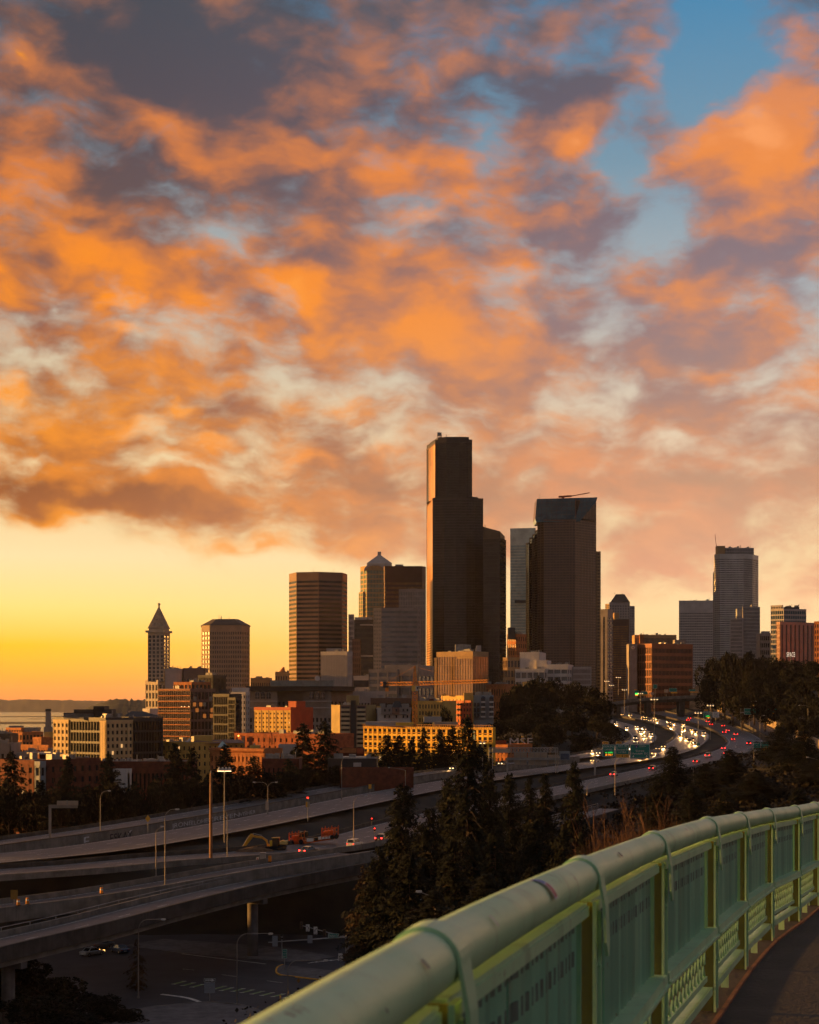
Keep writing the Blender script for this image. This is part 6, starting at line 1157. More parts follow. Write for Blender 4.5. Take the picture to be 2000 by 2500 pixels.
def lamp(label, px, pyb, pyt, arms, d=None, z=None, lit=False, elbow='curve', group='freeway street lamps', r=0.11):
    """arms: list of head columns; the arm springs from the pole top and ends in a cobra head"""
    if d is None: d = (CZ - z) * F / (pyb - HY) if z is not None else dfw(pyb)
    x = xat(px, d); zb = zat(pyb, d); g = min(zb, G(x, d)); H = zat(pyt, d) - zb; o = thing('street_lamp', label, 'street lamp', (x, d, zb), 0, group)
    MB().tube([(0, 0, 0), (0, 0, 0.45), (0, 0, 0.5)], [r * 2.0, r * 1.9, r * 1.2], 8).build('base', M_POLE, o, local=True)
    pt = H - (min(1.6, abs(arms[0] - px) / F * d) if elbow == 'curve' else 0.9)
    MB().tube([(0, 0, 0.4), (0, 0, pt * 0.5), (0, 0, pt)], [r, r * 0.85, r * 0.65], 8).build('pole', M_POLE, o, local=True)
    for a in arms:
        dx = (a - px) / F * d; sgn = 1 if dx > 0 else -1; q = H - pt
        if elbow == 'curve': pts = [(0, 0, pt)] + [(sgn * min(abs(dx), q) * 0.9 * (1 - math.cos(t_)), 0, pt + q * math.sin(t_)) for t_ in np.linspace(0.2, math.pi / 2, 6)] + [(dx * 0.85, 0, H + 0.05)]
        else: pts = [(0, 0, pt), (dx * 0.15, 0, pt + q * 0.35), (dx * 0.85, 0, H)]
        MB().tube(pts, r * 0.5, 6).build('arm', M_POLE, o, local=True)
        hd = MB(); hl = 0.75; x0 = dx - sgn * hl / 2
        hd.prism([(x0 - hl / 2, -0.16), (x0 + hl / 2, -0.16), (x0 + hl / 2, 0.16), (x0 - hl / 2, 0.16)], H - 0.06, H + 0.14, [(x0 - hl / 2.4, -0.09), (x0 + hl / 2.4, -0.09), (x0 + hl / 2.4, 0.09), (x0 - hl / 2.4, 0.09)])
        h_ = hd.build('lamp_head', M_HEAD, o, local=True)
        l_ = MB().box((x0, 0, H - 0.10), (0.5, 0.24, 0.08)).build('lens', M_BULB if lit else mat('lamp_lens', (0.5, 0.48, 0.42), 0.3, var=0), h_, local=True)
    return o
def mastlamp(label, px, pyb, pyt, d=None, heads=3, group='tall triple-headed masts', sp=1.3, r=0.16):
    if d is None: d = dfw(pyb)
    x = xat(px, d); zb = zat(pyb, d); H = zat(pyt, d) - zb; o = thing('mast_lamp', label, 'street lamp', (x, d, zb), 0, group)
    MB().tube([(0, 0, 0), (0, 0, H * 0.5), (0, 0, H)], [r, r * 0.8, r * 0.55], 8).build('pole', M_POLE, o, local=True)
    MB().box((0, 0, H - 0.1), (sp * (heads - 1) + 0.2, 0.14, 0.14)).build('crossarm', M_POLE, o, local=True)
    for k in range(heads):
        x0 = (k - (heads - 1) / 2) * sp
        h_ = MB().tube([(x0, 0, H + 0.45), (x0, 0, H + 0.3), (x0, 0, H - 0.2), (x0, 0, H - 0.35)], [0.12, 0.22, 0.42, 0.42], 8).build('lamp_head', M_HEAD, o, local=True)
        MB().tube([(x0, 0, H - 0.36), (x0, 0, H - 0.5)], 0.36, 8).build('lens', M_BULB, h_, local=True)
    return o
lamp('curved lamp by the graffiti wall, leftmost of the freeway lamps', 245, 2036, 1931, [271])
lamp('shorter angled lamp just left of the tall curved one on the ramp', 381, 2144, 2018, [401], z=40.0, elbow='angle')
lamp('tall curved lamp on the ramp barrier, its head to the right', 403, 2170, 1976, [438], z=39.7)
lamp('curved lamp with its head to the left, left of the excavator', 555, 2103, 1972, [522], z=41.2)
lamp('two-armed lamp behind the far barrier left of the big conifer pair', 654, 1988, 1910, [617, 678])
lamp('curved lamp above the sedan, head to the right', 864, 2049, 1944, [898])
lamp('curved lamp in front of the flat-roofed shed', 834, 1952, 1849, [861])
lamp('angled lamp arm rising over the foreground conifer', 990, 1930, 1874, [947], elbow='angle')
lamp('curved lamp between the gantry post and the bare trees', 1502, 1941, 1853, [1526], d=470)
lamp('small curved lamp right of the tall conifer below the bend', 1693, 1915, 1865, [1678], d=520)
lamp('long-armed lamp reaching left over the freeway bend', 1841, 1890, 1824, [1794], d=575)
lamp('curved lamp standing behind the two-panel green sign on the bend', 1856, 1815, 1747, [1868], d=790)
lamp('two-armed lamp at the left end of the hillside ramp', 1786, 1769, 1706, [1768, 1805], d=980)
lamp('two-armed lamp in front of the ramp sign panels', 1830, 1783, 1712, [1810, 1849], d=905)
lamp('curved lamp on the dark slope at far right, taller of two', 1973, 1800, 1722, [1950], d=800)
lamp('curved lamp on the dark slope at far right, shorter of two', 1963, 1806, 1753, [1951], d=770)
lamp('small curved lamp above the bare trees beside the ramp', 1434, 1942, 1910, [1450], d=440)
lamp('lamp with a sunlit arm at the right edge below the signs', 1999, 1900, 1849, [1969], d=470, elbow='angle')
lamp('taller of the two angled lamps just beyond the railing', 1063, 2330, 2177, [1015], d=190, elbow='angle', group='lamps below the bridge')
lamp('shorter of the two angled lamps just beyond the railing', 1057, 2330, 2198, [1022], d=215, elbow='angle', group='lamps below the bridge')
lamp('curved street lamp left of the signal mast, head to the right', 579, 2458, 2280, [667], z=ZS, group='lamps below the bridge')
lamp('curved street lamp close to the railing, head to the right', 703, 2462, 2345, [802], z=ZS, group='lamps below the bridge')
lamp('dim curved lamp under the viaduct edge', 338, 2440, 2245, [405], z=ZS, group='lamps below the bridge')
mastlamp('mast with four lamp heads behind the plain tall pole', 548, 2057, 1878, heads=4, sp=0.75)
pp = thing('tall_pole', 'plain tall brown pole without lamps on the freeway barrier', 'pole', (xat(515, dfw(2095)), dfw(2095), zf(dfw(2095)) - 0.5))
Hh = zat(1888, dfw(2095)) - pp.location.z; MB().tube([(0, 0, 0), (0, 0, Hh * 0.5), (0, 0, Hh)], [0.34, 0.3, 0.24], 10).build('shaft', mat('rust_pole', (0.26, 0.13, 0.07), 0.7, 0.2, var=0.3), pp, local=True)
MB().tube([(0, 0, Hh), (0, 0, Hh + 0.5)], 0.15, 8).build('cap', M_POLE, pp, local=True)
mastlamp('triple mast at the centre of the light trail bend', 1598, 1822, 1706)
mastlamp('triple mast nearest the yellow trail, right of the bend', 1705, 1812, 1739)
mastlamp('triple mast beside the small express lanes sign', 1735, 1806, 1721)
mastlamp('triple mast rising in front of the overpass middle', 1564, 1744, 1692, d=1080)
mastlamp('triple mast in front of the overpass left end', 1525, 1742, 1683, d=1090)
mastlamp('triple mast left of the overpass against the beige tower', 1493, 1700, 1672, d=1180)
mastlamp('leftmost triple mast below the brown skyscraper corner', 1482, 1694, 1662, d=1180)
mastlamp('triple mast in front of the gold lit tower', 1510, 1697, 1653, d=1190)
mastlamp('twin-headed mast beside the yellow construction right end', 1178, 1888, 1812, heads=2, d=600)
# ---- signs
def panel(o, x0, x1, y0, y1, d, m=M_SIGN, name='sign_panel', border=True, t_=0.12, dy=0.0):
    a, b = P(x0, y1, d), P(x1, y0, d); c = Vector(((a.x + b.x) / 2, d + dy, (a.z + b.z) / 2)); w_, h_ = b.x - a.x, b.z - a.z
    p = MB().box(c, (w_, t_, h_)).build(name, m, o)
    if border:
        q = MB(); e = min(w_, h_) * 0.022 + 0.03
        for sx_, sz_, ww, hh in ((0, h_ / 2 - e, w_ - e, e), (0, -h_ / 2 + e, w_ - e, e), (w_ / 2 - e, 0, e, h_ - 3 * e), (-w_ / 2 + e, 0, e, h_ - 3 * e)): q.box((c.x + sx_, d + dy - t_ / 2 - 0.01, c.z + sz_), (ww, 0.02, hh))
        q.build('border', M_SIGNW, p if False else o)
    return p
def stext(o, s, px, py, d, hpx, wpx=None, m=M_SIGNW, dy=-0.09):
    loc = Vector((xat(px, d), d + dy, zat(py, d))) - absloc(o); return text(s, hpx / F * d * 1.38, m, o, tuple(loc), width=(wpx / F * d) if wpx else None)
def arrow(o, px, py, d, s, m, dy=-0.1):
    c = Vector((xat(px, d), d + dy, zat(py, d))); k = s / F * d
    MB().poly([c + Vector((x * k, 0, z * k)) for x, z in ((-0.12, 0.5), (0.12, 0.5), (0.12, 0.0), (0.42, 0.0), (0, -0.5), (-0.42, 0.0), (-0.12, 0.0))], [(0, 1, 2, 3, 4, 5, 6)]).build('arrow', m, o)
dg = 580
gn = thing('sign_gantry', 'overhead gantry with three large green signs over the express road', 'sign gantry', (xat(1453, dg), dg, zat(1897, dg)))
MB().box((0, 0.4, (zat(1829, dg) - zat(1897, dg)) / 2), (0.55, 0.55, zat(1829, dg) - zat(1897, dg))).build('post', M_GALV, gn, local=True)
MB().box((xat(1535, dg) - gn.location.x, 0.4, zat(1834, dg) - gn.location.z), (xat(1614, dg) - xat(1455.2, dg), 0.5, 0.75)).build('beam', M_GALV, gn, local=True)
panel(gn, 1471, 1501, 1818, 1848, dg); panel(gn, 1472, 1486, 1810, 1817, dg, M_SIGNY); stext(gn, 'LEFT', 1479, 1813.5, dg, 3.6, 10, M_SIGNK)
stext(gn, 'EXPRESS', 1486, 1823, dg, 4.2, 24); stext(gn, 'LANES', 1486, 1830, dg, 4.2, 18)
panel(gn, 1475, 1498, 1834, 1846.5, dg, M_SIGNK, 'message_board', False, dy=-0.03); stext(gn, 'W OPEN', 1487, 1837.5, dg, 3.6, 19, M_LEDG, -0.13); stext(gn, 'ONLY', 1490, 1843, dg, 4.0, 12, M_LEDO, -0.13); arrow(gn, 1480, 1843, dg, 5, M_LEDO, -0.13)
panel(gn, 1503, 1536, 1817, 1850, dg); panel(gn, 1504, 1518, 1810.5, 1816.5, dg, M_SIGNY); stext(gn, 'LEFT', 1511, 1813.5, dg, 3.6, 10, M_SIGNK)
stext(gn, 'EXIT 165', 1521, 1820.5, dg, 4.0, 22); MB().box((xat(1519.5, dg), dg - 0.08, zat(1824, dg)), (4.5, 0.03, 0.08)).build('rule', M_SIGNW, gn)
stext(gn, 'Seneca St', 1520, 1830, dg, 4.6, 27); stext(gn, '1/4 MILE', 1520, 1836.5, dg, 3.8, 18)
panel(gn, 1504, 1535.5, 1841.5, 1849.5, dg, M_SIGNY, 'exit_only_panel', False, dy=-0.03); stext(gn, 'EXIT', 1510, 1845.5, dg, 3.4, 9, M_SIGNK, -0.12); stext(gn, 'ONLY', 1529.5, 1845.5, dg, 3.4, 10, M_SIGNK, -0.12); arrow(gn, 1519.5, 1845.3, dg, 5.5, M_SIGNK, -0.12)
panel(gn, 1539, 1587, 1817, 1852, dg); stext(gn, 'NORTH', 1569, 1822, dg, 4.0, 15); stext(gn, 'Everett', 1563, 1833, dg, 4.8, 20); stext(gn, 'Vancouver  B C', 1563, 1839.5, dg, 4.8, 39); arrow(gn, 1546.5, 1846.5, dg, 6, M_SIGNW); arrow(gn, 1579, 1846.5, dg, 6, M_SIGNW)
c = Vector((xat(1554, dg), dg - 0.09, zat(1823, dg))); sh = [(-0.5, 0.35), (0, 0.5), (0.5, 0.35), (0.5, 0), (0.3, -0.35), (0, -0.55), (-0.3, -0.35), (-0.5, 0)]
MB().poly([c + Vector((x * 1.1, 0, z * 1.1)) for x, z in sh], [tuple(range(8))]).build('route_shield', mat('shield_blue', (0.03, 0.06, 0.25), 0.5, var=0), gn); MB().poly([c + Vector((x * 1.1, -0.01, 0.2 + z * 0.35)) for x, z in ((-0.48, 0.6), (0, 0.9), (0.48, 0.6), (0.48, 0.4), (-0.48, 0.4))], [(0, 1, 2, 3, 4)]).build('shield_band', mat('shield_red', (0.3, 0.03, 0.03), 0.5, var=0), gn)
stext(gn, '5', 1554, 1824, dg, 4, None, M_SIGNW, -0.12)
# back-of-sign gantry
db = 596
gb = thing('sign_gantry', 'single-tube gantry carrying the pale backs of road signs', 'sign gantry', (xat(1239, db), db, zat(1884, db)))
MB().box((0, 0, (zat(1849, db) - zat(1884, db)) / 2), (0.6, 0.6, zat(1849, db) - zat(1884, db))).build('post', M_GALV, gb, local=True)
MB().box((xat(1316, db) - gb.location.x, 0, zat(1853, db) - gb.location.z), (xat(1392, db) - xat(1241, db), 0.6, 0.95)).build('beam', M_GALV, gb, local=True)
for x0, x1, y0, y1 in ((1256, 1286, 1837, 1867), (1290, 1336, 1837, 1868), (1339, 1365, 1843, 1865)):
    panel(gb, x0, x1, y0, y1, db, M_SIGNB, 'sign_back', False, dy=0.6); n_ = int((x1 - x0) / 13)
    for k in range(n_ + 1): panel(gb, x0 + (x1 - x0) * k / max(1, n_) - 0.6, x0 + (x1 - x0) * k / max(1, n_) + 0.6, y0, y1, db, M_GALV, 'rib', False, 0.1, dy=0.46)
dt = 588
gt = thing('sign_gantry', 'lattice truss gantry in front of the old brick building', 'sign gantry', (xat(1194, dt), dt, zat(1886, dt)))
for px in (1194, 1203, 1357, 1362): MB().tube([P(px, 1887, dt + (0.6 if px in (1203, 1362) else 0)), P(px, 1826, dt + (0.6 if px in (1203, 1362) else 0))], 0.14, 8).build('post', M_GALV, gt)
lattice(P(1196, 1831, dt + 0.3), P(1362, 1831, dt + 0.3), 1.5, 1.5, 20, 0.06).build('truss', M_GALV, gt)
panel(gt, 1366, 1392, 1834, 1856, dt + 3, mat('grey_blue_panel', (0.22, 0.27, 0.3), 0.6, var=0.1), 'sign_panel', False); panel(gt, 1369, 1389, 1840, 1854, dt + 2.9, mat('mural_blue', (0.05, 0.09, 0.16), 0.6, var=0.3, scale=2.0), 'mural', False, 0.08)
panel(gt, 1203, 1245, 1828, 1838, dt - 0.6, M_SIGNB, 'sign_back', False)
def postsign(label, x0, x1, y0, y1, d, yb, m, txt=(), post=None, tabs=(), cat='sign', name='road_sign', two=False):
    px = post or (x0 + x1) / 2; o = thing(name, label, cat, (xat(px, d), d, zat(yb, d)))
    for q in ([px] if not two else [x0 + 1, x1 - 1]): MB().tube([P(q, yb, d + 0.2), P(q, y0, d + 0.2)], 0.09, 6).build('post', M_GALV, o)
    panel(o, x0, x1, y0, y1, d, m, border=(m is M_SIGN))
    for t in tabs: panel(o, t[0], t[1], t[2], t[3], d, t[4], 'sign_tab', False, dy=-0.04)
    for t in txt: stext(o, t[0], t[1], t[2], d, t[3], t[4], t[5], -0.13)
    return o
postsign('small green express lanes sign with lit green board beyond the bend', 1718, 1738, 1737, 1755, 900, 1772, M_SIGN, [('EXPRESS', 1728, 1740, 2.6, 16, M_SIGNW), ('LANES', 1728, 1744, 2.6, 12, M_SIGNW), ('OPEN', 1728, 1748.5, 2.8, 9, M_LEDG), ('ONLY', 1730, 1752.5, 2.8, 9, M_LEDO)], tabs=[(1719, 1728, 1732, 1736, M_SIGNY), (1720.5, 1736, 1746.3, 1754.5, M_SIGNK)])
postsign('white text sign right of the small express lanes sign', 1740, 1756, 1738, 1752, 900, 1768, M_SIGNW, [('NORTH', 1748, 1741.5, 2.2, 10, M_SIGNK), ('BOUND', 1748, 1745, 2.2, 10, M_SIGNK), ('LANES', 1748, 1748.5, 2.2, 10, M_SIGNK)])
o = postsign('three green overhead panels with yellow strips in front of the tan wall', 1817, 1846, 1729.5, 1745, 870, 1777, M_SIGN, [('Vancouver B C', 1830, 1738, 2.6, 22, M_SIGNW), ('Madison St', 1861, 1733, 2.6, 18, M_SIGNW), ('James St', 1885, 1734.5, 2.6, 15, M_SIGNW)], post=1809, tabs=[(1848, 1874, 1730, 1741, M_SIGN), (1850, 1873.5, 1741, 1746, M_SIGNY), (1874.6, 1896, 1730.5, 1740, M_SIGN), (1874.6, 1895.5, 1739.5, 1743.5, M_SIGNY)], name='sign_gantry', cat='sign gantry')
MB().bar(P(1808, 1740, 870.5), P(1897, 1737, 870.5), 0.5).build('beam', M_GALV, o); arrow(o, 1842, 1742, 870, 3.5, M_SIGNW, -0.14)
o = postsign('two-panel green sign with yellow corner beside the dark conifers', 1840, 1858, 1811, 1832, 610, 1850, M_SIGN, [('Madison', 1849, 1815, 2.6, 13, M_SIGNW), ('St', 1849, 1820.5, 2.6, 4, M_SIGNW), ('James', 1867.5, 1815, 2.6, 11, M_SIGNW), ('St', 1867.5, 1821, 2.6, 4, M_SIGNW)], post=1842, tabs=[(1859, 1877, 1811, 1825, M_SIGN), (1859, 1877, 1825.5, 1832, M_SIGNY)], name='sign_gantry', cat='sign gantry'); MB().bar(P(1841, 1821, 610.4), P(1879, 1821, 610.4), 0.3).build('beam', M_GALV, o); arrow(o, 1844.5, 1828, 610, 4.5, M_SIGNW, -0.14)
postsign('little green mileage sign below the yellow trail bend', 1700, 1709.5, 1813, 1824, 760, 1838, M_SIGN, [('North', 1704.7, 1816, 1.8, 6, M_SIGNW), ('End', 1704.7, 1820, 1.8, 5, M_SIGNW)])
FG = 'small green signs beyond the overpass'
for k, (lab, x0, x1, y0, y1, d, m, tabs) in enumerate((('far green sign with amber bands, upper left beyond the overpass', 1549, 1560, 1672, 1681, 1290, M_SIGN, [(1550, 1556, 1669, 1671.6, M_SIGNY), (1551, 1558, 1676.5, 1680, M_LEDO)]), ('far sign with a wide amber panel, upper beyond the overpass', 1573, 1586, 1671, 1676, 1290, M_SIGN, [(1573, 1579, 1668.5, 1670.5, M_SIGNY), (1573, 1586, 1676.3, 1680, M_SIGNY)]),
        ('far green sign with lit board, lower left beyond the overpass', 1549, 1560, 1686, 1694, 1200, M_SIGN, [(1549, 1555, 1683, 1685.6, M_SIGNY), (1551, 1559, 1692, 1696, M_LEDG), (1551, 1558, 1696.2, 1698, M_LEDO)]), ('far green sign with amber foot, lower middle beyond the overpass', 1566, 1581, 1688, 1695, 1200, M_SIGN, [(1567, 1573, 1686, 1687.7, M_SIGNY), (1566, 1583, 1695.3, 1698.4, M_SIGNY)]),
        ('far teal sign in front of the brown office', 1595, 1605, 1671, 1681, 1225, M_SIGN, []), ('far green sign with yellow foot right of the bridge middle', 1634, 1653, 1680, 1689, 1220, M_SIGN, [(1638, 1654, 1689.4, 1693, M_SIGNY)]), ('far green sign left of the orange abutment', 1682, 1698, 1683, 1688, 1210, M_SIGN, [(1685, 1704, 1688.3, 1691, M_SIGNY)]), ('grey blank sign above the overpass', 1622, 1632, 1683, 1691, 1215, M_SIGNB, []), ('pale grey blank sign on the overpass edge', 1588, 1597, 1690, 1696, 1180, M_SIGNB, []))):
    o = postsign(lab, x0, x1, y0, y1, d, 1716, m, tabs=tabs); o['group'] = FG
ds = dfw(2052)
lg = thing('sign_gantry', 'dark L-shaped gantry with a sunlit sign back at far left', 'sign gantry', (xat(122, ds), ds, zat(2045, ds)))
MB().box((0, 0, (zat(1965, ds) - zat(2045, ds)) / 2), (0.5, 0.5, zat(1965, ds) - zat(2045, ds))).build('post', M_POLE, lg, local=True)
MB().box((xat(156, ds) - lg.location.x, 0, zat(1969, ds) - lg.location.z), (xat(190, ds) - xat(124, ds), 0.5, 0.7)).build('beam', M_POLE, lg, local=True)
panel(lg, 139, 191, 1955, 1966, ds - 0.5, M_SIGNB, 'sign_back', False); panel(lg, 163, 165, 1954, 1968, ds - 0.7, M_GALV, 'rib', False)
o = thing('road_sign', 'yellow diamond warning sign on the ramp edge', 'sign', (xat(361, dfw(2036)), dfw(2036), zat(2036, dfw(2036)))); dd_ = dfw(2036)
MB().tube([(0, 0.1, 0), (0, 0.1, zat(1996, dd_) - o.location.z)], 0.07, 6).build('post', M_GALV, o, local=True); zc = zat(1999, dd_) - o.location.z
MB().poly([(0, 0, zc - 0.85), (0.6, 0, zc), (0, 0, zc + 0.85), (-0.6, 0, zc), (0, 0.05, zc - 0.85), (0.6, 0.05, zc), (0, 0.05, zc + 0.85), (-0.6, 0.05, zc)], [(0, 1, 2, 3), (7, 6, 5, 4), (0, 4, 5, 1), (1, 5, 6, 2), (2, 6, 7, 3), (3, 7, 4, 0)]).build('diamond_panel', M_SIGNY, o, local=True)
postsign('two-part yellow and white sign with red lamp left of the dark conifer pair', 746, 757, 1957, 1971, dfw(2003), 2006, M_SIGNB, tabs=[(747, 751, 1958, 1970, M_SIGNY), (749.5, 753.5, 1946, 1950, M_REDL)])
postsign('small square sign on the two-armed lamp post', 648.5, 656, 1955, 1977, dfw(1988) - 1, 1988, M_SIGNB)
postsign('little yellow sign behind the far freeway barrier', 900, 907, 1915, 1926, dfw(1934), 1936, M_SIGNY)
postsign('dark yellow warning sign by the orange barrels at far left', 26, 43, 2173, 2196, 268, 2208, mat('faded_yellow', (0.3, 0.16, 0.02), 0.7, var=0.3))
for lab, px, py, d in (('upper red ramp signal beside the foreground conifer', 908, 2000, 392), ('lower red ramp signal beside the foreground conifer', 915, 2024, 375)):
    o = thing('ramp_signal', lab, 'traffic light', (xat(px, d), d, zf(d)), 0, 'red ramp signals'); z_ = zat(py, d) - zf(d)
    MB().tube([(0, 0, 0), (0, 0, z_ - 0.4)], 0.06, 6).build('post', M_POLE, o, local=True); MB().box((0, 0, z_), (0.4, 0.3, 0.9)).build('housing', M_SIGNK, o, local=True); MB().tube([(0, -0.16, z_ + 0.15), (0, -0.2, z_ + 0.15)], 0.15, 10).build('red_lamp', M_REDL, o, local=True)
# street corner below: one-way sign, signal masts
d0 = S(512, 2440)[1]
o = thing('one_way_sign', 'black one-way arrow sign above two grey panels by the crosswalk', 'sign', S(512, 2446, 0.1)); d0 = o.location.y
MB().tube([(0, 0.12, 0), (0, 0.12, zat(2388, d0) - o.location.z)], 0.05, 6).build('post', M_GALV, o, local=True)
panel(o, 498, 526, 2388.5, 2398, d0, M_SIGNK, border=True); MB().poly([P(501, 2391.5, d0 - 0.09), P(517, 2391.5, d0 - 0.09), P(517, 2389.6, d0 - 0.09), P(524.5, 2393.3, d0 - 0.09), P(517, 2397, d0 - 0.09), P(517, 2395.2, d0 - 0.09), P(501, 2395.2, d0 - 0.09)], [tuple(range(7))]).build('arrow', M_SIGNW, o)
stext(o, 'ONE WAY', 509.5, 2393.4, d0, 2.6, 14, M_SIGNK, -0.12)
for y0, y1 in ((2399, 2411), (2412, 2425)): panel(o, 499, 525, y0, y1, d0, mat('grey_sign_back', (0.28, 0.31, 0.35), 0.5, 0.3, var=0.1), 'blank_panel', False)
dm = 282
ma = thing('signal_mast', 'long grey signal mast arm reaching left over the street', 'traffic light', (xat(846, dm), dm, ZS)); 
MB().tube([(0, 0, 0), (0, 0, zat(2283, dm) - ZS)], [0.2, 0.16], 8).build('pole', M_GALV, ma, local=True)
MB().tube([P(846, 2288, dm), P(655, 2301, dm)], [0.14, 0.07], 8).build('mast_arm', M_GALV, ma)
for x0, x1, y0, y1 in ((665, 678, 2285, 2311), (751, 763, 2284, 2303)): panel(ma, x0, x1, y0, y1, dm - 0.25, MATS['grey_sign_back'], 'signal_backplate', False)
panel(ma, 801, 827, 2279.5, 2290, dm - 0.3, M_SIGN); stext(ma, 'Dearborn St', 814, 2284.7, dm - 0.3, 5.2, 22)
dm2 = 300
mc = thing('signal_mast', 'far signal mast arm with white turn-only signs', 'traffic light', (xat(850, dm2), dm2, ZS))
MB().tube([(0, 0, 0), (0, 0, zat(2283, dm2) - ZS)], [0.2, 0.16], 8).build('pole', M_GALV, mc, local=True); MB().tube([P(850, 2290, dm2), P(738, 2260, dm2)], [0.13, 0.06], 8).build('mast_arm', M_GALV, mc)
for x0, x1, y0, y1, s_ in ((747, 756, 2257, 2274, 'left'), (766, 775, 2263, 2281, 'right')):
    panel(mc, x0, x1, y0, y1, dm2 - 0.2, M_SIGNW, border=False); cxp = (x0 + x1) / 2; sg_ = -1 if s_ == 'left' else 1
    q = MB(); q.bar(P(cxp - sg_ * 1.5, y1 - 5.5, dm2 - 0.3), P(cxp - sg_ * 1.2, y0 + 7, dm2 - 0.3), 0.11, 0.05); q.bar(P(cxp - sg_ * 1.2, y0 + 7, dm2 - 0.3), P(cxp + sg_ * 1.2, y0 + 4.6, dm2 - 0.3), 0.11, 0.05); q.poly([P(cxp + sg_ * 1.0, y0 + 2.6, dm2 - 0.31), P(cxp + sg_ * 3.4, y0 + 4.2, dm2 - 0.31), P(cxp + sg_ * 1.6, y0 + 7, dm2 - 0.31)], [(0, 1, 2)]); q.build('turn_arrow', M_SIGNK, mc)
    stext(mc, 'ONLY', cxp, y1 - 2.6, dm2 - 0.2, 2.4, 7, M_SIGNK, -0.12)
for px, py in ((736, 2259), (792, 2278)): 
    h_ = MB().box(P(px, py, dm2 - 0.2), (0.5, 0.4, 1.25)).build('signal_head', mat('signal_housing', (0.10, 0.05, 0.02), 0.6, var=0.1), mc)
    for k in range(3): MB().tube([P(px, py - 5 + k * 5, dm2 - 0.41), P(px, py - 5 + k * 5, dm2 - 0.46)], 0.14, 8).build('lens', M_SIGNK, h_)
postsign('small green route board on a post at the traffic island', 689.5, 701, 2317.5, 2340, S(695, 2372)[1], 2372, M_SIGN, [('90', 695, 2323, 3.5, 6, M_SIGNW), ('WEST', 695, 2329, 3, 9, M_SIGNW), ('EAST', 695, 2335, 3, 9, M_SIGNW)])
postsign('little black and white sign above the mast arm', 685, 692, 2281, 2293, 292, 2345, M_SIGNK, [('US', 688.5, 2287, 4.5, 5, M_SIGNW)])
postsign('white sign half hidden by low branches near the railing', 826, 837, 2328, 2346, 280, 2372, M_SIGNW, [('ONLY', 831.5, 2340, 3, 9, M_SIGNK)])
# ---- vehicles
def car_mesh(L=4.5, Wd=1.8, H=1.45, kind='sedan'):
    """closed body shell from side sections, narrower cabin on top"""
    if kind == 'suv': low = [(-0.5, 0.28), (-0.5, 0.58), (-0.47, 0.64), (0.30, 0.62), (0.47, 0.53), (0.5, 0.36), (0.5, 0.2), (-0.5, 0.2)]; cab = [(-0.47, 0.62), (-0.43, 0.99), (0.10, 1.0), (0.24, 0.62)]
    elif kind == 'van': low = [(-0.5, 0.2), (-0.5, 0.6), (0.40, 0.6), (0.5, 0.45), (0.5, 0.2)]; cab = [(-0.5, 0.58), (-0.49, 1.0), (0.26, 1.0), (0.42, 0.58)]
    else: low = [(-0.5, 0.25), (-0.5, 0.55), (-0.44, 0.64), (-0.28, 0.66), (0.18, 0.65), (0.46, 0.55), (0.5, 0.42), (0.5, 0.2), (-0.5, 0.2)]; cab = [(-0.33, 0.64), (-0.2, 0.98), (0.06, 1.0), (0.24, 0.64)]
    b = MB(); n = len(low)
    b.poly([(x * L, -Wd / 2, z * H) for x, z in low] + [(x * L, Wd / 2, z * H) for x, z in low], [tuple(range(n)), tuple(range(2 * n - 1, n - 1, -1))] + [(i, n + i, n + (i + 1) % n, (i + 1) % n) for i in range(n)])
    g = MB(); m_ = len(cab); w2 = Wd / 2 - 0.08; wt = Wd / 2 - 0.24; ws = [w2, wt, wt, w2]
    g.poly([(x * L, -ws[i], z * H) for i, (x, z) in enumerate(cab)] + [(x * L, ws[i], z * H) for i, (x, z) in enumerate(cab)], [tuple(range(m_)), tuple(range(2 * m_ - 1, m_ - 1, -1))] + [(i, m_ + i, m_ + (i + 1) % m_, (i + 1) % m_) for i in range(m_)])
    rf_ = MB(); (x1, z1), (x2, z2) = cab[1], cab[2]; rf_.hexa([(x1 * L, -wt - 0.02, z1 * H), (x2 * L, -wt - 0.02, z2 * H), (x2 * L, wt + 0.02, z2 * H), (x1 * L, wt + 0.02, z1 * H)], [(x1 * L, -wt, z1 * H + 0.05), (x2 * L, -wt, z2 * H + 0.05), (x2 * L, wt, z2 * H + 0.05), (x1 * L, wt, z1 * H + 0.05)])
    for i, (a, c_) in enumerate(((cab[0], cab[1]), (cab[3], cab[2]))):
        for s in (-1, 1): rf_.bar((a[0] * L, s * (w2 - 0.01), a[1] * H), (c_[0] * L, s * (wt - 0.0), c_[1] * H), 0.09)
    return b, g, rf_
M_TYRE = mat('tyre_rubber', (0.015, 0.015, 0.015), 0.85, var=0); M_RIM = mat('alloy_rim', (0.4, 0.4, 0.4), 0.35, 0.8, var=0); M_CGLASS = mat('car_glass', (0.015, 0.016, 0.018), 0.06, var=0)
M_HL = mat('headlight_on', (1, 1, 0.95), 0.3, var=0, emit=(1.0, 0.5, 0.12), estr=3.2); M_HLW = mat('xenon_headlight_on', (1, 1, 1), 0.3, var=0, emit=(1.0, 0.62, 0.26), estr=3.2); M_TL = mat('tail_light_on', (0.5, 0.01, 0.01), 0.3, var=0, emit=(1.0, 0.02, 0.015), estr=9.0); M_TLO = mat('tail_light_dim', (0.35, 0.01, 0.01), 0.3, var=0, emit=(1.0, 0.02, 0.015), estr=1.2)
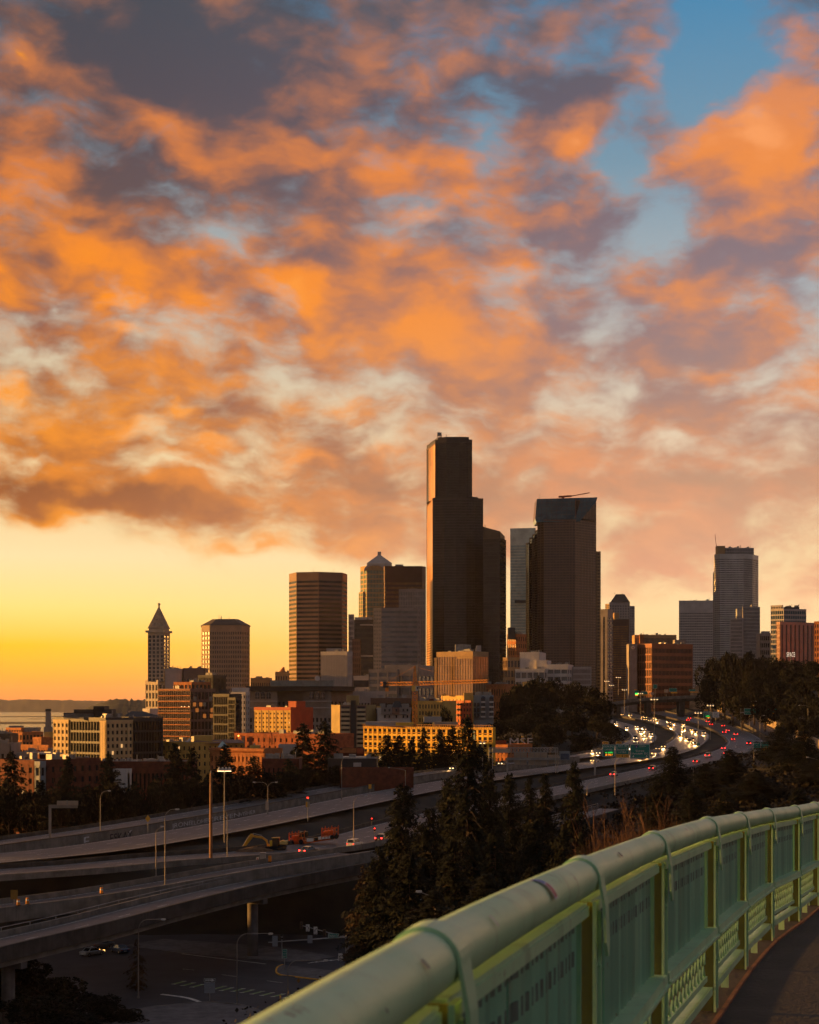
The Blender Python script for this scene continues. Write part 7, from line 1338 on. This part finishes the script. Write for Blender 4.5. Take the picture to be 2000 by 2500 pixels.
def car(name, label, kind, paint, L=4.5, Wd=1.8, H=1.45, hl=None, tl=None, group=None, plate=False):
    o = thing(name, label, {'sedan': 'car', 'suv': 'car', 'van': 'van'}[kind], (0, 0, 0), 0, group); b, g, rf_ = car_mesh(L, Wd, H, kind)
    bo = b.build('body', paint, o, local=True); bo.modifiers.new('soft_edges', 'BEVEL').width = 0.06; g.build('windows', M_CGLASS, o, local=True); rf_.build('roof', paint, o, local=True)
    for x in (-0.31, 0.31):
        for s in (-1, 1):
            r_ = 0.34 if kind != 'sedan' else 0.32
            w_ = MB().tube([(x * L, s * (Wd / 2 - 0.2), r_), (x * L, s * (Wd / 2 + 0.015), r_)], r_, 14).build('wheel', M_TYRE, o, local=True, smooth=False)
            MB().tube([(x * L, s * (Wd / 2 + 0.012), r_), (x * L, s * (Wd / 2 + 0.03), r_)], r_ * 0.6, 10).build('rim', M_RIM, w_, local=True)
    for s in (-1, 1):
        MB().box((L * 0.485, s * (Wd / 2 - 0.26), H * 0.47), (0.14, 0.42, 0.26)).build('headlight', hl or M_HEAD, o, local=True)
        MB().box((-L * 0.497, s * (Wd / 2 - 0.2), H * 0.5), (0.08, 0.3, 0.22)).build('tail_light', tl or M_TLO, o, local=True)
        MB().box((L * 0.17, s * (Wd / 2 + 0.06), H * 0.64), (0.14, 0.16, 0.12)).build('mirror', paint, o, local=True)
    MB().box((-L * 0.5 - 0.01, 0, H * 0.36), (0.03, 0.5, 0.13)).build('number_plate', M_SIGNW, o, local=True)
    return o
def paint(n, c, coat=0.8): return mat('car_paint_' + n, c, 0.3, 0.1, var=0, coat=coat)
PAINTS = [paint('silver', (0.4, 0.4, 0.4)), paint('black', (0.012, 0.012, 0.014)), paint('white', (0.7, 0.7, 0.68)), paint('blue', (0.03, 0.06, 0.14)), paint('red', (0.25, 0.02, 0.02)), paint('grey', (0.12, 0.12, 0.13))]
CN = ['silver', 'black', 'white', 'blue', 'red', 'grey']
def put(o, line, s, off, rev=False):                # stand a car on a road line
    Ls = np.concatenate([[0], np.cumsum(np.linalg.norm(np.diff(line, axis=0), axis=1))]); s = s * Ls[-1] if s <= 1 else s
    p = np.array([np.interp(s, Ls, line[:, c]) for c in range(3)]); q = np.array([np.interp(min(s + 3, Ls[-1]), Ls, line[:, c]) for c in range(3)]); u = q - p; n_ = np.array([u[1], -u[0]]) / np.hypot(u[0], u[1])
    if rev: u = -u
    o.location = (p[0] + n_[0] * off, p[1] + n_[1] * off, p[2] + 0.012); o.rotation_euler = (0, -math.atan2(u[2], math.hypot(u[0], u[1])), math.atan2(u[1], u[0])); return o
def at_px(line, px):
    Ls = np.concatenate([[0], np.cumsum(np.linalg.norm(np.diff(line, axis=0), axis=1))]); k = int(np.argmin(np.abs(CX + F * line[:, 0] / line[:, 1] - px))); return float(Ls[k])
def sY(line, y): return float(np.interp(y, line[:, 1], np.concatenate([[0], np.cumsum(np.linalg.norm(np.diff(line, axis=0), axis=1))])))
suv = car('suv', 'white boxy off-road car with red tail lights beside the orange machine', 'suv', PAINTS[2], 4.3, 1.85, 1.75); put(suv, LC, at_px(LC, 800), 6.4)
sed = car('sedan', 'black sedan with lit tail lights ahead of the white off-road car', 'sedan', PAINTS[1], 4.7, 1.85, 1.45, tl=M_TL); put(sed, LC, at_px(LC, 862), 6.2)
rc = car('sedan', 'dark car with bright red tail lights below the excavator', 'sedan', PAINTS[5], 4.4, 1.8, 1.42, tl=M_TL); put(rc, LC, at_px(LC, 690), 6.0)
r2 = random.Random(12)
def protos(hl, tl): return [car('car', 'x', k, PAINTS[i], *( (4.5, 1.8, 1.45) if k == 'sedan' else (4.6, 1.9, 1.75) if k == 'suv' else (5.2, 2.0, 2.1)), hl=hl, tl=tl) for k, i in (('sedan', 0), ('suv', 5), ('sedan', 1), ('van', 2), ('suv', 3))]
def traffic(line, n, s0, s1, lanes, rev, hl, tl, lab, group):
    pr = protos(hl, tl); ss = sorted(s0 + (s1 - s0) * (k + r2.uniform(0.1, 0.9)) / n for k in range(n))
    for k, s in enumerate(ss):
        i = k % 5; src = pr[i] if k < 5 else copy_tree(pr[i], (0, 0, 0), 0, 'x'); put(src, line, s, lanes[(k * 7 + k // 3) % len(lanes)], rev)
        
        if not rev and k % 2: pass
        elif rev:
            sp = bpy.data.lights.new('headlight_beam', 'SPOT'); sp.energy = 2600; sp.color = (1.0, 0.5, 0.16); sp.spot_size = R(60); sp.spot_blend = 0.8; sp.shadow_soft_size = 0.2
            so_ = bpy.data.objects.new('headlight_beam', sp); COL.objects.link(so_); so_.parent = src; so_.location = (2.6, 0, 0.75); so_.rotation_euler = (0, R(-72), 0) if False else (R(72), 0, R(-90))
        src['label'] = lab % (ORD[k], ('silver sedan', 'grey off-roader', 'black sedan', 'white van', 'blue off-roader')[i]); src['group'] = group
traffic(LB_, 30, sY(LB_, 640), sY(LB_, 1150), (-5.7, -1.9, 1.9, 5.7), True, M_HL, M_TLO, '%s oncoming car from the viewer on the middle roadway, a %s', 'oncoming cars with headlights on the middle roadway')
traffic(LA, 20, sY(LA, 600), sY(LA, 1060), (-3.7, 0.0, 3.7), True, M_HLW, M_TLO, '%s oncoming car from the viewer on the express road, a %s', 'oncoming cars on the express road')
traffic(LC, 16, sY(LC, 560), sY(LC, 1100), (-5.7, -1.9, 1.9), False, M_HEAD, M_TL, '%s departing car from the viewer on the right roadway, a %s', 'departing cars with tail lights on the right roadway')
pk = [car('car', 'parked silver sedan with a lit lamp glint in the dark under the viaduct', 'sedan', PAINTS[0], tl=M_HEAD, hl=M_HL), car('car', 'parked dark off-roader under the viaduct, left of the column', 'suv', PAINTS[5], 4.6, 1.9, 1.75, tl=mat('dull_red_lens', (0.2, 0.01, 0.01), 0.3, var=0)), car('car', 'parked dark sedan nearest the round column under the viaduct', 'sedan', PAINTS[3], tl=mat('dull_red_lens', (0.2, 0.01, 0.01), 0.3, var=0))]
for o, (px, py, rz) in zip(pk, ((225, 2335, 0.9), (248, 2318, 0.9), (292, 2328, 2.2))): o.location = S(px, py, 0.16); o.rotation_euler = (0, 0, rz)
# excavator
de = dfw(2070); M_EXC = mat('excavator_yellow', (0.62, 0.33, 0.02), 0.5, var=0.2, scale=0.8)
ex = thing('excavator', 'yellow excavator with its arm bent down to the left on the closed lanes', 'excavator', (xat(660, de - 3), de - 3, zf(de - 3) + 0.02)); k = (de - 3) / F
def X(px, py): return ((px - 660) * k, (2071 - py) * k)
def slab(pts, y0, y1): q = [X(*p) for p in pts]; n = len(q); return MB().poly([(x, y0, z) for x, z in q] + [(x, y1, z) for x, z in q], [tuple(range(n)), tuple(range(2 * n - 1, n - 1, -1))] + [(i, n + i, n + (i + 1) % n, (i + 1) % n) for i in range(n)])
for y in (-1.5, 0.7): slab([(652, 2072), (648, 2068), (650, 2063), (696, 2062), (700, 2066), (697, 2072)], y, y + 0.7).build('track', M_TYRE, ex, local=True)
slab([(658, 2064), (658, 2058), (703, 2058), (703, 2052), (690, 2049), (684, 2052), (672, 2062), (672, 2064)], -1.4, 1.4).build('upper_body', M_EXC, ex, local=True)
slab([(684, 2057), (684, 2051), (703, 2050), (703, 2057)], -1.46, 1.46).build('counterweight', mat('cream_yellow', (0.6, 0.45, 0.15), 0.5, var=0.1), ex, local=True)
slab([(665, 2064), (664, 2050), (668, 2043), (683, 2042), (684, 2056), (676, 2063)], -1.45, -0.1).build('cab', mat('cab_dark_glass', (0.02, 0.02, 0.022), 0.15, var=0), ex, local=True); slab([(664, 2042.6), (668, 2041.6), (684, 2041), (684, 2042.4)], -1.5, 0.0).build('cab_roof', M_EXC, ex, local=True); slab([(660, 2062), (660, 2049), (666, 2048), (666, 2062)], -1.5, -1.3).build('side_panel', mat('bright_yellow_panel', (0.8, 0.5, 0.03), 0.5, var=0.1), ex, local=True)
slab([(656, 2062), (653, 2048), (640, 2039.5), (619, 2037), (613, 2033), (616, 2041), (640, 2045), (649, 2051), (653, 2064)], -0.3, 0.3).build('boom', M_EXC, ex, local=True)
slab([(612, 2033), (619, 2034), (616, 2044), (592, 2075), (586, 2076), (589, 2070)], -0.22, 0.22).build('stick', M_EXC, ex, local=True)
slab([(586, 2075), (594, 2074), (598, 2080), (592, 2085), (582, 2084), (581, 2078)], -0.6, 0.6).build('bucket', M_TYRE, ex, local=True)
q = MB(); a, b = X(640, 2040), X(617, 2036); q.tube([(a[0], 0.0, a[1] + 0.25), (b[0], 0, b[1] + 0.3)], 0.09, 6); a, b = X(613, 2036), X(592, 2070); q.tube([(a[0] - 0.25, 0, a[1]), (b[0] - 0.3, 0, b[1])], 0.08, 6); q.build('hydraulic_rams', M_GALV, ex, local=True)
spoil = MB(); v = []; rr = np.random.default_rng(4); 
for j in range(5):
    for i in range(14): t_ = i / 14 * 6.28; rad = (1 - j / 4.0) * rr.uniform(0.8, 1.1); v.append((math.cos(t_) * 4.2 * rad, math.sin(t_) * 1.8 * rad, 1.1 * (j / 4) ** 0.7 - 0.1))
spoil.poly(v, [(j * 14 + i, j * 14 + (i + 1) % 14, (j + 1) * 14 + (i + 1) % 14, (j + 1) * 14 + i) for j in range(4) for i in range(14)] + [tuple(range(56, 70))])
so = spoil.build('dirt_heap', mat('brown_soil', (0.14, 0.08, 0.04), 0.95, var=0.4, scale=1.5)); so.location = (xat(622, de - 6), de - 6, zf(de - 6)); tag(so, 'low heap of brown soil beside the excavator bucket', 'dirt heap')
# orange barrier machine
dz_ = dfw(2058); om = mat('machine_orange', (0.6, 0.12, 0.015), 0.55, var=0.25, scale=0.8); mz = thing('road_machine', 'long orange road work machine with white side panels behind the white car', 'road machine', (xat(768, dz_ - 1), dz_ - 1, zf(dz_ - 1)))
k = (dz_ - 1) / F
def Z(px, py): return ((px - 768) * k, (2062 - py) * k)
def slz(pts, y0, y1): q = [Z(*p) for p in pts]; n = len(q); return MB().poly([(x, y0, z) for x, z in q] + [(x, y1, z) for x, z in q], [tuple(range(n)), tuple(range(2 * n - 1, n - 1, -1))] + [(i, n + i, n + (i + 1) % n, (i + 1) % n) for i in range(n)])
slz([(706, 2063), (706, 2056), (750, 2054), (822, 2044), (822, 2050), (752, 2061)], -1.0, 1.0).build('chassis', om, mz, local=True)
for (x0, x1, yt_, yb_, nm) in ((706, 744, 2036, 2066, 'rear_frame'), (786, 826, 2024, 2050, 'front_frame')):
    q = MB()
    for s in (-1.2, 1.2):
        for kk in range(6):
            xx = x0 + (x1 - x0) * kk / 5; a, b = Z(xx, yb_ - (xx - x0) * 0.12), Z(xx, yt_ - (kk % 2) * 3 - (xx - x0) * 0.06); q.bar((a[0], s, a[1]), (b[0], s, b[1]), 0.14)
        for yy in (0.2, 0.5, 0.85): a, b = Z(x0, yb_ + (yt_ - yb_) * yy), Z(x1, yb_ + (yt_ - yb_) * yy - 4); q.bar((a[0], s, a[1]), (b[0], s, b[1]), 0.12)
    q.build(nm, om, mz, local=True)
slz([(716, 2062), (714, 2044), (738, 2040), (740, 2060)], -0.9, 0.9).build('engine_box', om, mz, local=True)
slz([(731, 2046), (733, 2034), (752, 2033), (754, 2045)], -1.0, 0.6).build('cab', MATS['cab_dark_glass'], mz, local=True)
slz([(750, 2057), (750, 2049), (766, 2048), (766, 2056)], -1.25, -1.05).build('white_panel', M_SIGNW, mz, local=True); slz([(778, 2052), (778, 2045), (811, 2041), (811, 2048)], -1.25, -1.05).build('white_panel', M_SIGNW, mz, local=True)
slz([(768, 2055), (768, 2048), (777, 2047), (777, 2054)], -1.2, 1.0).build('hose_reel', MATS['cab_dark_glass'], mz, local=True); slz([(790, 2044), (790, 2032), (814, 2029), (814, 2041)], -0.9, 0.9).build('conveyor_box', om, mz, local=True)
for px in (714, 736, 812, 822):
    for s in (-1, 1): a = Z(px, 2066 - (px - 706) * 0.14); MB().tube([(a[0], s * 1.1, a[1] + 0.45), (a[0], s * 1.4, a[1] + 0.45)], 0.48, 12).build('wheel', M_TYRE, mz, local=True)
# gore: cabinet, arrow board, crash barrel
dgo = 322
def small(name, lab, cat, px, pyb, d, fn, group=None): o = thing(name, lab, cat, (xat(px, d), d, zat(pyb, d)), 0, group); fn(o, d / F); return o
small('utility_cabinet', 'grey upright cabinet at the ramp split', 'cabinet', 642, 2106, dgo, lambda o, k: (MB().box((0, 0, 11.5 * k), (14 * k, 1.0, 23 * k)).build('body', mat('cabinet_grey', (0.35, 0.34, 0.33), 0.5, 0.2, var=0.1), o, local=True), MB().box((0, 0, 23.5 * k), (15 * k, 1.1, 1.5 * k)).build('lid', M_GALV, o, local=True), MB().box((4 * k, -0.52, 11 * k), (0.5 * k, 0.04, 3 * k)).build('handle', M_SIGNK, o, local=True)))
small('arrow_marker', 'small white marker with a red arrow left of the cabinet', 'sign', 629, 2106, dgo, lambda o, k: (MB().box((0, 0, 7 * k), (5.5 * k, 0.06, 12 * k)).build('panel', M_SIGNW, o, local=True), MB().poly([(x * k, -0.05, z * k) for x, z in ((-0.6, 3), (0.6, 3), (0.6, 8), (1.8, 8), (0, 12), (-1.8, 8), (-0.6, 8))], [tuple(range(7))]).build('red_arrow', mat('sign_red', (0.5, 0.02, 0.015), 0.5, var=0), o, local=True), MB().box((0, 0.05, 3 * k), (0.8 * k, 0.05, 6 * k)).build('post', M_GALV, o, local=True)))
small('crash_box', 'orange box-shaped crash cushion right of the cabinet', 'crash cushion', 659, 2105, dgo, lambda o, k: (MB().box((0, 0, 8 * k), (7.5 * k, 0.7, 15 * k)).build('body', mat('safety_orange', (0.75, 0.25, 0.02), 0.6, var=0.15), o, local=True), MB().box((0, 0, 1 * k), (9 * k, 0.9, 1.5 * k)).build('foot', M_TYRE, o, local=True)))
def barrel(o, k): 
    MB().tube([(0, 0, 0), (0, 0, 0.1)], 0.42, 12).build('base', M_TYRE, o, local=True)
    for i in range(4): MB().tube([(0, 0, 0.1 + i * 0.24), (0, 0, 0.34 + i * 0.24)], [0.3 - i * 0.02, 0.29 - i * 0.02], 12).build('band', MATS['safety_orange'] if i != 2 else M_SIGNW, o, local=True)
small('traffic_barrel', 'orange traffic barrel, left of the two by the warning sign', 'barrel', 45, 2211, 268, barrel, 'orange traffic barrels'); small('traffic_barrel', 'orange and white traffic barrel, right of the two by the warning sign', 'barrel', 67, 2208, 270, barrel, 'orange traffic barrels')
small('traffic_barrel', 'single orange barrel on the ramp near the tall curved lamp', 'barrel', 248, 2182, 283, barrel, 'orange traffic barrels')
# ================================================================ the bridge walkway and its green railing
def rail_paint(name, c, c2, rnd=0.0):
    m = bpy.data.materials.new(name); m.use_nodes = True; t = NT(m.node_tree); b = m.node_tree.nodes['Principled BSDF']; b.inputs['Specular IOR Level'].default_value = 0.4
    g = t.n('ShaderNodeNewGeometry').outputs['Position']
    base = t.mix(t.sm(t.noise(g, 2.0, 5, 0.6), 0.3, 0.7), c, c2)
    if rnd: base = t.mix(t.m('MULTIPLY', t.n('ShaderNodeObjectInfo').outputs['Random'], rnd), base, tuple(x * 0.6 for x in c))
    st = t.noise(t.vm('MULTIPLY', g, (9.0, 9.0, 0.6)), 1.0, 5, 0.65); base = t.mix(t.m('MULTIPLY', t.sm(st, 0.52, 0.78), 0.45), base, (0.10, 0.12, 0.05))          # grime runs
    ch = t.noise(g, 26.0, 6, 0.7); ch2 = t.noise(g, 3.1, 3, 0.5); chip = t.m('MULTIPLY', t.sm(ch, 0.63, 0.68), t.sm(ch2, 0.48, 0.62))
    base = t.mix(chip, base, (0.14, 0.06, 0.03)); t.put(b.inputs['Base Color'], base); t.put(b.inputs['Roughness'], t.m('MULTIPLY_ADD', ch2, 0.35, 0.24))
    bn = t.n('ShaderNodeBump'); bn.inputs['Strength'].default_value = 0.25; bn.inputs['Distance'].default_value = 0.004
    t.put(bn.inputs['Height'], t.m('SUBTRACT', t.noise(g, 60.0, 4, 0.6), t.m('MULTIPLY', chip, 1.5))); t.put(b.inputs['Normal'], bn.outputs[0]); return m
M_GRN = rail_paint('aged_green_paint', (0.34, 0.62, 0.36), (0.46, 0.72, 0.44))
M_GRN2 = rail_paint('aged_green_paint_slats', (0.17, 0.47, 0.32), (0.28, 0.56, 0.36), 0.8)
M_MUST = rail_paint('mustard_web_shade', (0.20, 0.17, 0.04), (0.27, 0.23, 0.06))  # shade on the post webs put into a darker mustard colour
M_RUST = mat('rusty_edge', (0.22, 0.08, 0.03), 0.9, var=0.4, scale=6)
RP = [(-0.77, -1.45, -0.25), (-0.37, 0.72, -0.315), (0.033, 2.9, -0.39), (0.525, 5.1, -0.475), (1.07, 7.3, -0.565), (1.70, 9.5, -0.65), (2.33, 11.75, -0.767), (3.0, 13.96, -0.877), (3.68, 15.9, -0.97), (4.33, 17.8, -1.05), (5.02, 19.8, -1.14), (5.74, 21.8, -1.23)]
RH, PR = 1.10, 0.058
posts_ = [Vector((x, y, CZ + z)) for x, y, z in RP]          # top of the pipe above each post
rl = thing('bridge_railing', 'long green steel bridge railing with thick round handrail in the foreground', 'railing', tuple(posts_[2] - Vector((0, 0, RH))))
line = smooth_line([tuple(p) for p in posts_], 0.25); pipe = line.copy(); pipe[:, 2] -= PR
MB().tube(pipe, PR, 28).build('handrail', M_GRN, rl, smooth=True)
def frame_at(i):
    a = posts_[max(i - 1, 0)]; b = posts_[min(i + 1, len(posts_) - 1)]; u = (b - a); u.z = 0; u.normalize(); return u, Vector((u.y, -u.x, 0))     # along, towards the walkway
def dbox(mb, c, u, n, z0, z1, lu, ln, du=0.0, dn=0.0):
    q = [c + u * (du + a * lu / 2) + n * (dn + b * ln / 2) for a, b in ((-1, -1), (1, -1), (1, 1), (-1, 1))]
    return mb.hexa([(p.x, p.y, z0) for p in q], [(p.x, p.y, z1) for p in q])
for i, p in enumerate(posts_[:-1]):
    if i == 0: continue
    u, n = frame_at(i); zb = p.z - RH; zt = p.z - 2 * PR - 0.01
    q = MB(); dbox(q, p, u, n, zb, zt, 0.075, 0.012, 0, 0.047); q.build('post_front_flange', M_GRN, rl)
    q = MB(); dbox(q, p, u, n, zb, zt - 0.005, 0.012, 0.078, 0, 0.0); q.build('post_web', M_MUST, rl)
    q = MB(); dbox(q, p, u, n, zb, zt - 0.01, 0.075, 0.012, 0, -0.047); q.build('post_rear_flange', M_GRN, rl)
    q = MB(); dbox(q, p, u, n, zb + 0.02, zt - 0.03, 0.014, 0.010, 0.0, 0.059); q.build('post_rib', M_GRN, rl)
    # strap over the pipe and down the post face
    cs = []; c0 = p - Vector((0, 0, PR)); r0, r1 = PR + 0.002, PR + 0.009
    for th in np.linspace(-1.9, math.pi / 2, 18): cs.append((n * math.cos(math.pi / 2 - th) if False else n * math.sin(th) if False else n * math.cos(th), math.sin(th)))
    st = MB(); V_ = []
    angs = list(np.linspace(math.pi + 0.5, 0.0, 20))
    for a in angs:
        for r_ in (r0, r1):
            for s in (-0.048, 0.048): V_.append(c0 + n * (math.cos(a) * r_) + Vector((0, 0, math.sin(a) * r_)) + u * s)
    for zz_, nn_ in ((-0.08, 0.0), (-0.19, 0.004), (-0.235, 0.006)):
        wd = 0.042 if zz_ > -0.2 else 0.014
        for r_ in (r0 + 0.012 + nn_, r1 + 0.014 + nn_):
            for s in (-wd, wd): V_.append(c0 + n * r_ + Vector((0, 0, zz_)) + u * s)
    m = len(V_) // 4; f = []
    for j in range(m - 1):
        o_ = 4 * j; f += [(o_, o_ + 1, o_ + 5, o_ + 4), (o_ + 2, o_ + 6, o_ + 7, o_ + 3), (o_, o_ + 4, o_ + 6, o_ + 2), (o_ + 1, o_ + 3, o_ + 7, o_ + 5)]
    f += [(4 * m - 4, 4 * m - 3, 4 * m - 1, 4 * m - 2)]
    st.poly(V_, f).build('strap', M_GRN, rl, smooth=False)
    for zz_ in (0.30, 0.78): MB().tube([p + n * 0.053 + Vector((0, 0, zz_ - RH)), p + n * 0.063 + Vector((0, 0, zz_ - RH))], 0.012, 6).build('bolt', M_GRN, rl)
# slat with two dark squares standing in for the dark of its holes, shared by all bays
sw, sh_ = 0.098, 0.475; sl = MB(); hs = 0.046
sl.box((0, 0, sh_ / 2), (sw, 0.005, sh_)); sl.box((-sw / 2 + 0.006, -0.006, sh_ / 2), (0.006, 0.008, sh_ - 0.004))
nsq = len(sl.f)
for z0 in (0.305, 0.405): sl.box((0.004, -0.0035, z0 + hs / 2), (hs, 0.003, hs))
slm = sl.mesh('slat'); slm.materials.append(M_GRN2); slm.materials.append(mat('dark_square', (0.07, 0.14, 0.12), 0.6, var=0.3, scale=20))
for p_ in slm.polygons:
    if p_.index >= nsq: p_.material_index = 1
NS = 24; L0 = absloc(rl)
for i in range(1, len(posts_) - 1):
    a, b = posts_[i], posts_[i + 1]; d = b - a; u = Vector((d.x, d.y, 0)); Ln = u.length; u.normalize(); n = Vector((u.y, -u.x, 0)); sl_ = d.z / Ln; ang = math.atan2(u.y, u.x)
    def strip(name, zc, hz, w_, dn, m=M_GRN, a0=0.04, a1=None):
        a1 = Ln - 0.04 if a1 is None else a1; q = MB(); P0 = a + u * a0; P1 = a + u * a1; z0 = a.z - RH + zc + sl_ * a0; z1 = a.z - RH + zc + sl_ * a1
        qs = lambda Pp, z: [(Pp + n * (dn - w_ / 2)).to_tuple()[:2] + (z - hz / 2,), (Pp + n * (dn + w_ / 2)).to_tuple()[:2] + (z - hz / 2,), (Pp + n * (dn + w_ / 2)).to_tuple()[:2] + (z + hz / 2,), (Pp + n * (dn - w_ / 2)).to_tuple()[:2] + (z + hz / 2,)]
        return q.hexa(qs(P0, z0), qs(P1, z1)).build(name, m, rl)
    strip('top_angle', 0.962, 0.018, 0.05, 0.0); strip('top_angle_lip', 0.945, 0.03, 0.008, 0.026)
    strip('mid_rail', 0.478, 0.012, 0.13, 0.0); strip('mid_rail_face', 0.452, 0.045, 0.012, 0.06); strip('mid_rail_bead', 0.44, 0.012, 0.012, 0.073)
    strip('lower_frame', 0.195, 0.03, 0.025, 0.0, a0=0.10, a1=Ln - 0.10); strip('bottom_rail', 0.135, 0.012, 0.06, 0.0); strip('bottom_rail_face', 0.12, 0.042, 0.012, 0.03)
    strip('panel_frame', 0.425, 0.02, 0.03, 0.0, a0=0.10, a1=Ln - 0.10)
    for k in range(NS):
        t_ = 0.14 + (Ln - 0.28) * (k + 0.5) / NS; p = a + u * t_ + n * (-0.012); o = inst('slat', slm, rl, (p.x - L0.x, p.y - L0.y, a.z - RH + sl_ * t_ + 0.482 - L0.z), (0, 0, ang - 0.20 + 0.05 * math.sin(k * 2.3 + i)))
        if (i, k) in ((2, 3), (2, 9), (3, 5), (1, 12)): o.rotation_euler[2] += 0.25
    for s in (0.115, Ln - 0.115): q = MB(); c = a + u * s; dbox(q, c, u, n, a.z - RH + sl_ * s + 0.486, a.z - RH + sl_ * s + 0.95, 0.02, 0.03); q.build('panel_edge', M_GRN2, rl)
    # lattice of stretched diamonds in the lower panel
    lt = MB(); z0_, z1_ = 0.21, 0.415; nd = 13; st_ = (Ln - 0.26) / nd
    def pt(s, z): c = a + u * (0.13 + s) ; return Vector((c.x, c.y, a.z - RH + sl_ * (0.13 + s) + z))
    for k in range(nd):
        for j in range(3):
            zl, zh = z0_ + (z1_ - z0_) * j / 3, z0_ + (z1_ - z0_) * (j + 1) / 3; sh2 = 0.5 * st_ * (j % 2)
            lt.bar(pt(k * st_ + sh2, zl), pt((k + 0.5) * st_ + sh2, zh), 0.009, 0.014); lt.bar(pt((k + 0.5) * st_ + sh2, zh), pt(min((k + 1) * st_ + sh2, nd * st_), zl), 0.009, 0.014)
    lt.build('lattice_panel', M_GRN, rl)
    for f_ in (0.5,): q = MB(); c = a + u * (Ln * f_); dbox(q, c, u, n, a.z - RH + sl_ * Ln * f_, a.z - RH + sl_ * Ln * f_ + 0.11, 0.012, 0.05); q.build('stub_post', M_GRN, rl)
# sticker wrapped round the pipe and scuff marks
def wrap(t_i, t_f, a0, a1, half, m, name, slant=0.0, out=0.0012):
    a, b = posts_[t_i], posts_[t_i + 1]; d = (b - a); p = a + d * t_f - Vector((0, 0, PR)); ud = d.normalized(); n = Vector((ud.y, -ud.x, 0)).normalized(); up = n.cross(ud) * -1
    if up.z < 0: up = -up
    V_ = []; A = np.linspace(a0, a1, 12)
    for j, an in enumerate(A):
        for s in (-half, half): V_.append(p + ud * (s + slant * (j / 11)) + (n * math.cos(an) + up * math.sin(an)) * (PR + out))
    return MB().poly(V_, [(2 * j, 2 * j + 1, 2 * j + 3, 2 * j + 2) for j in range(11)]).build(name, m, rl, smooth=True)
wrap(2, 0.56, 1.75, 0.25, 0.030, mat('sticker_white', (0.7, 0.66, 0.66), 0.6, var=0.15, scale=30), 'sticker', 0.0); wrap(2, 0.56, 1.70, 1.08, 0.020, mat('sticker_blue', (0.10, 0.15, 0.42), 0.6, var=0.3, scale=40), 'sticker_blue_part', 0.0, 0.0018); wrap(2, 0.56, 1.04, 0.32, 0.020, mat('sticker_red', (0.42, 0.08, 0.10), 0.6, var=0.35, scale=40), 'sticker_red_part', 0.0, 0.0018)
for (ti, tf, a0, a1, h, c) in ((1, 0.86, 0.75, 0.45, 0.008, 'k'), (2, 0.18, 0.9, 0.4, 0.006, 'w'), (3, 0.3, 0.95, 0.6, 0.02, 'k'), (1, 0.7, 0.3, 0.15, 0.004, 'k'), (4, 0.4, 1.0, 0.7, 0.015, 'w')): wrap(ti, tf, a0, a1, h, mat('scuff_dark', (0.12, 0.12, 0.10), 0.7, var=0.4, scale=40) if c == 'k' else mat('scuff_pale', (0.55, 0.56, 0.5), 0.7, var=0.4, scale=40), 'scuff_mark', 0.01)
# walkway slab
dk = np.array([[p.x, p.y, p.z - RH] for p in posts_]); wk = MB(); ribbon(wk, smooth_line(dk, 0.8), -0.12, 3.6, -0.45, -0.004); wk.build('bridge_walkway', mat('walkway_asphalt', (0.035, 0.028, 0.026), 0.85, var=0.35, scale=1.5, bump=0.4, bscale=20), kind='structure')
ke = MB(); ribbon(ke, smooth_line(dk, 0.8), 0.075, 0.10, -0.004, 0.012); ke.build('walkway_edge', M_RUST, kind='structure')
# ================================================================ warm evening haze over the city
hz = bpy.data.materials.new('evening_haze'); hz.use_nodes = True; nt = hz.node_tree; nt.nodes.clear(); t = NT(nt)
pv = t.n('ShaderNodeVolumePrincipled'); pv.inputs['Density'].default_value = 2.0e-5; pv.inputs['Color'].default_value = (0.98, 0.9, 0.82, 1); pv.inputs['Anisotropy'].default_value = 0.6
t.put(t.n('ShaderNodeOutputMaterial').inputs['Volume'], pv.outputs[0])
MB().hexa([(-23000, -3500, -12), (23000, -3500, -12), (23000, 27000, -12), (-23000, 27000, -12)], [(-23000, -3500, 360), (23000, -3500, 360), (23000, 27000, 360), (-23000, 27000, 360)]).build('haze', hz, kind='stuff')
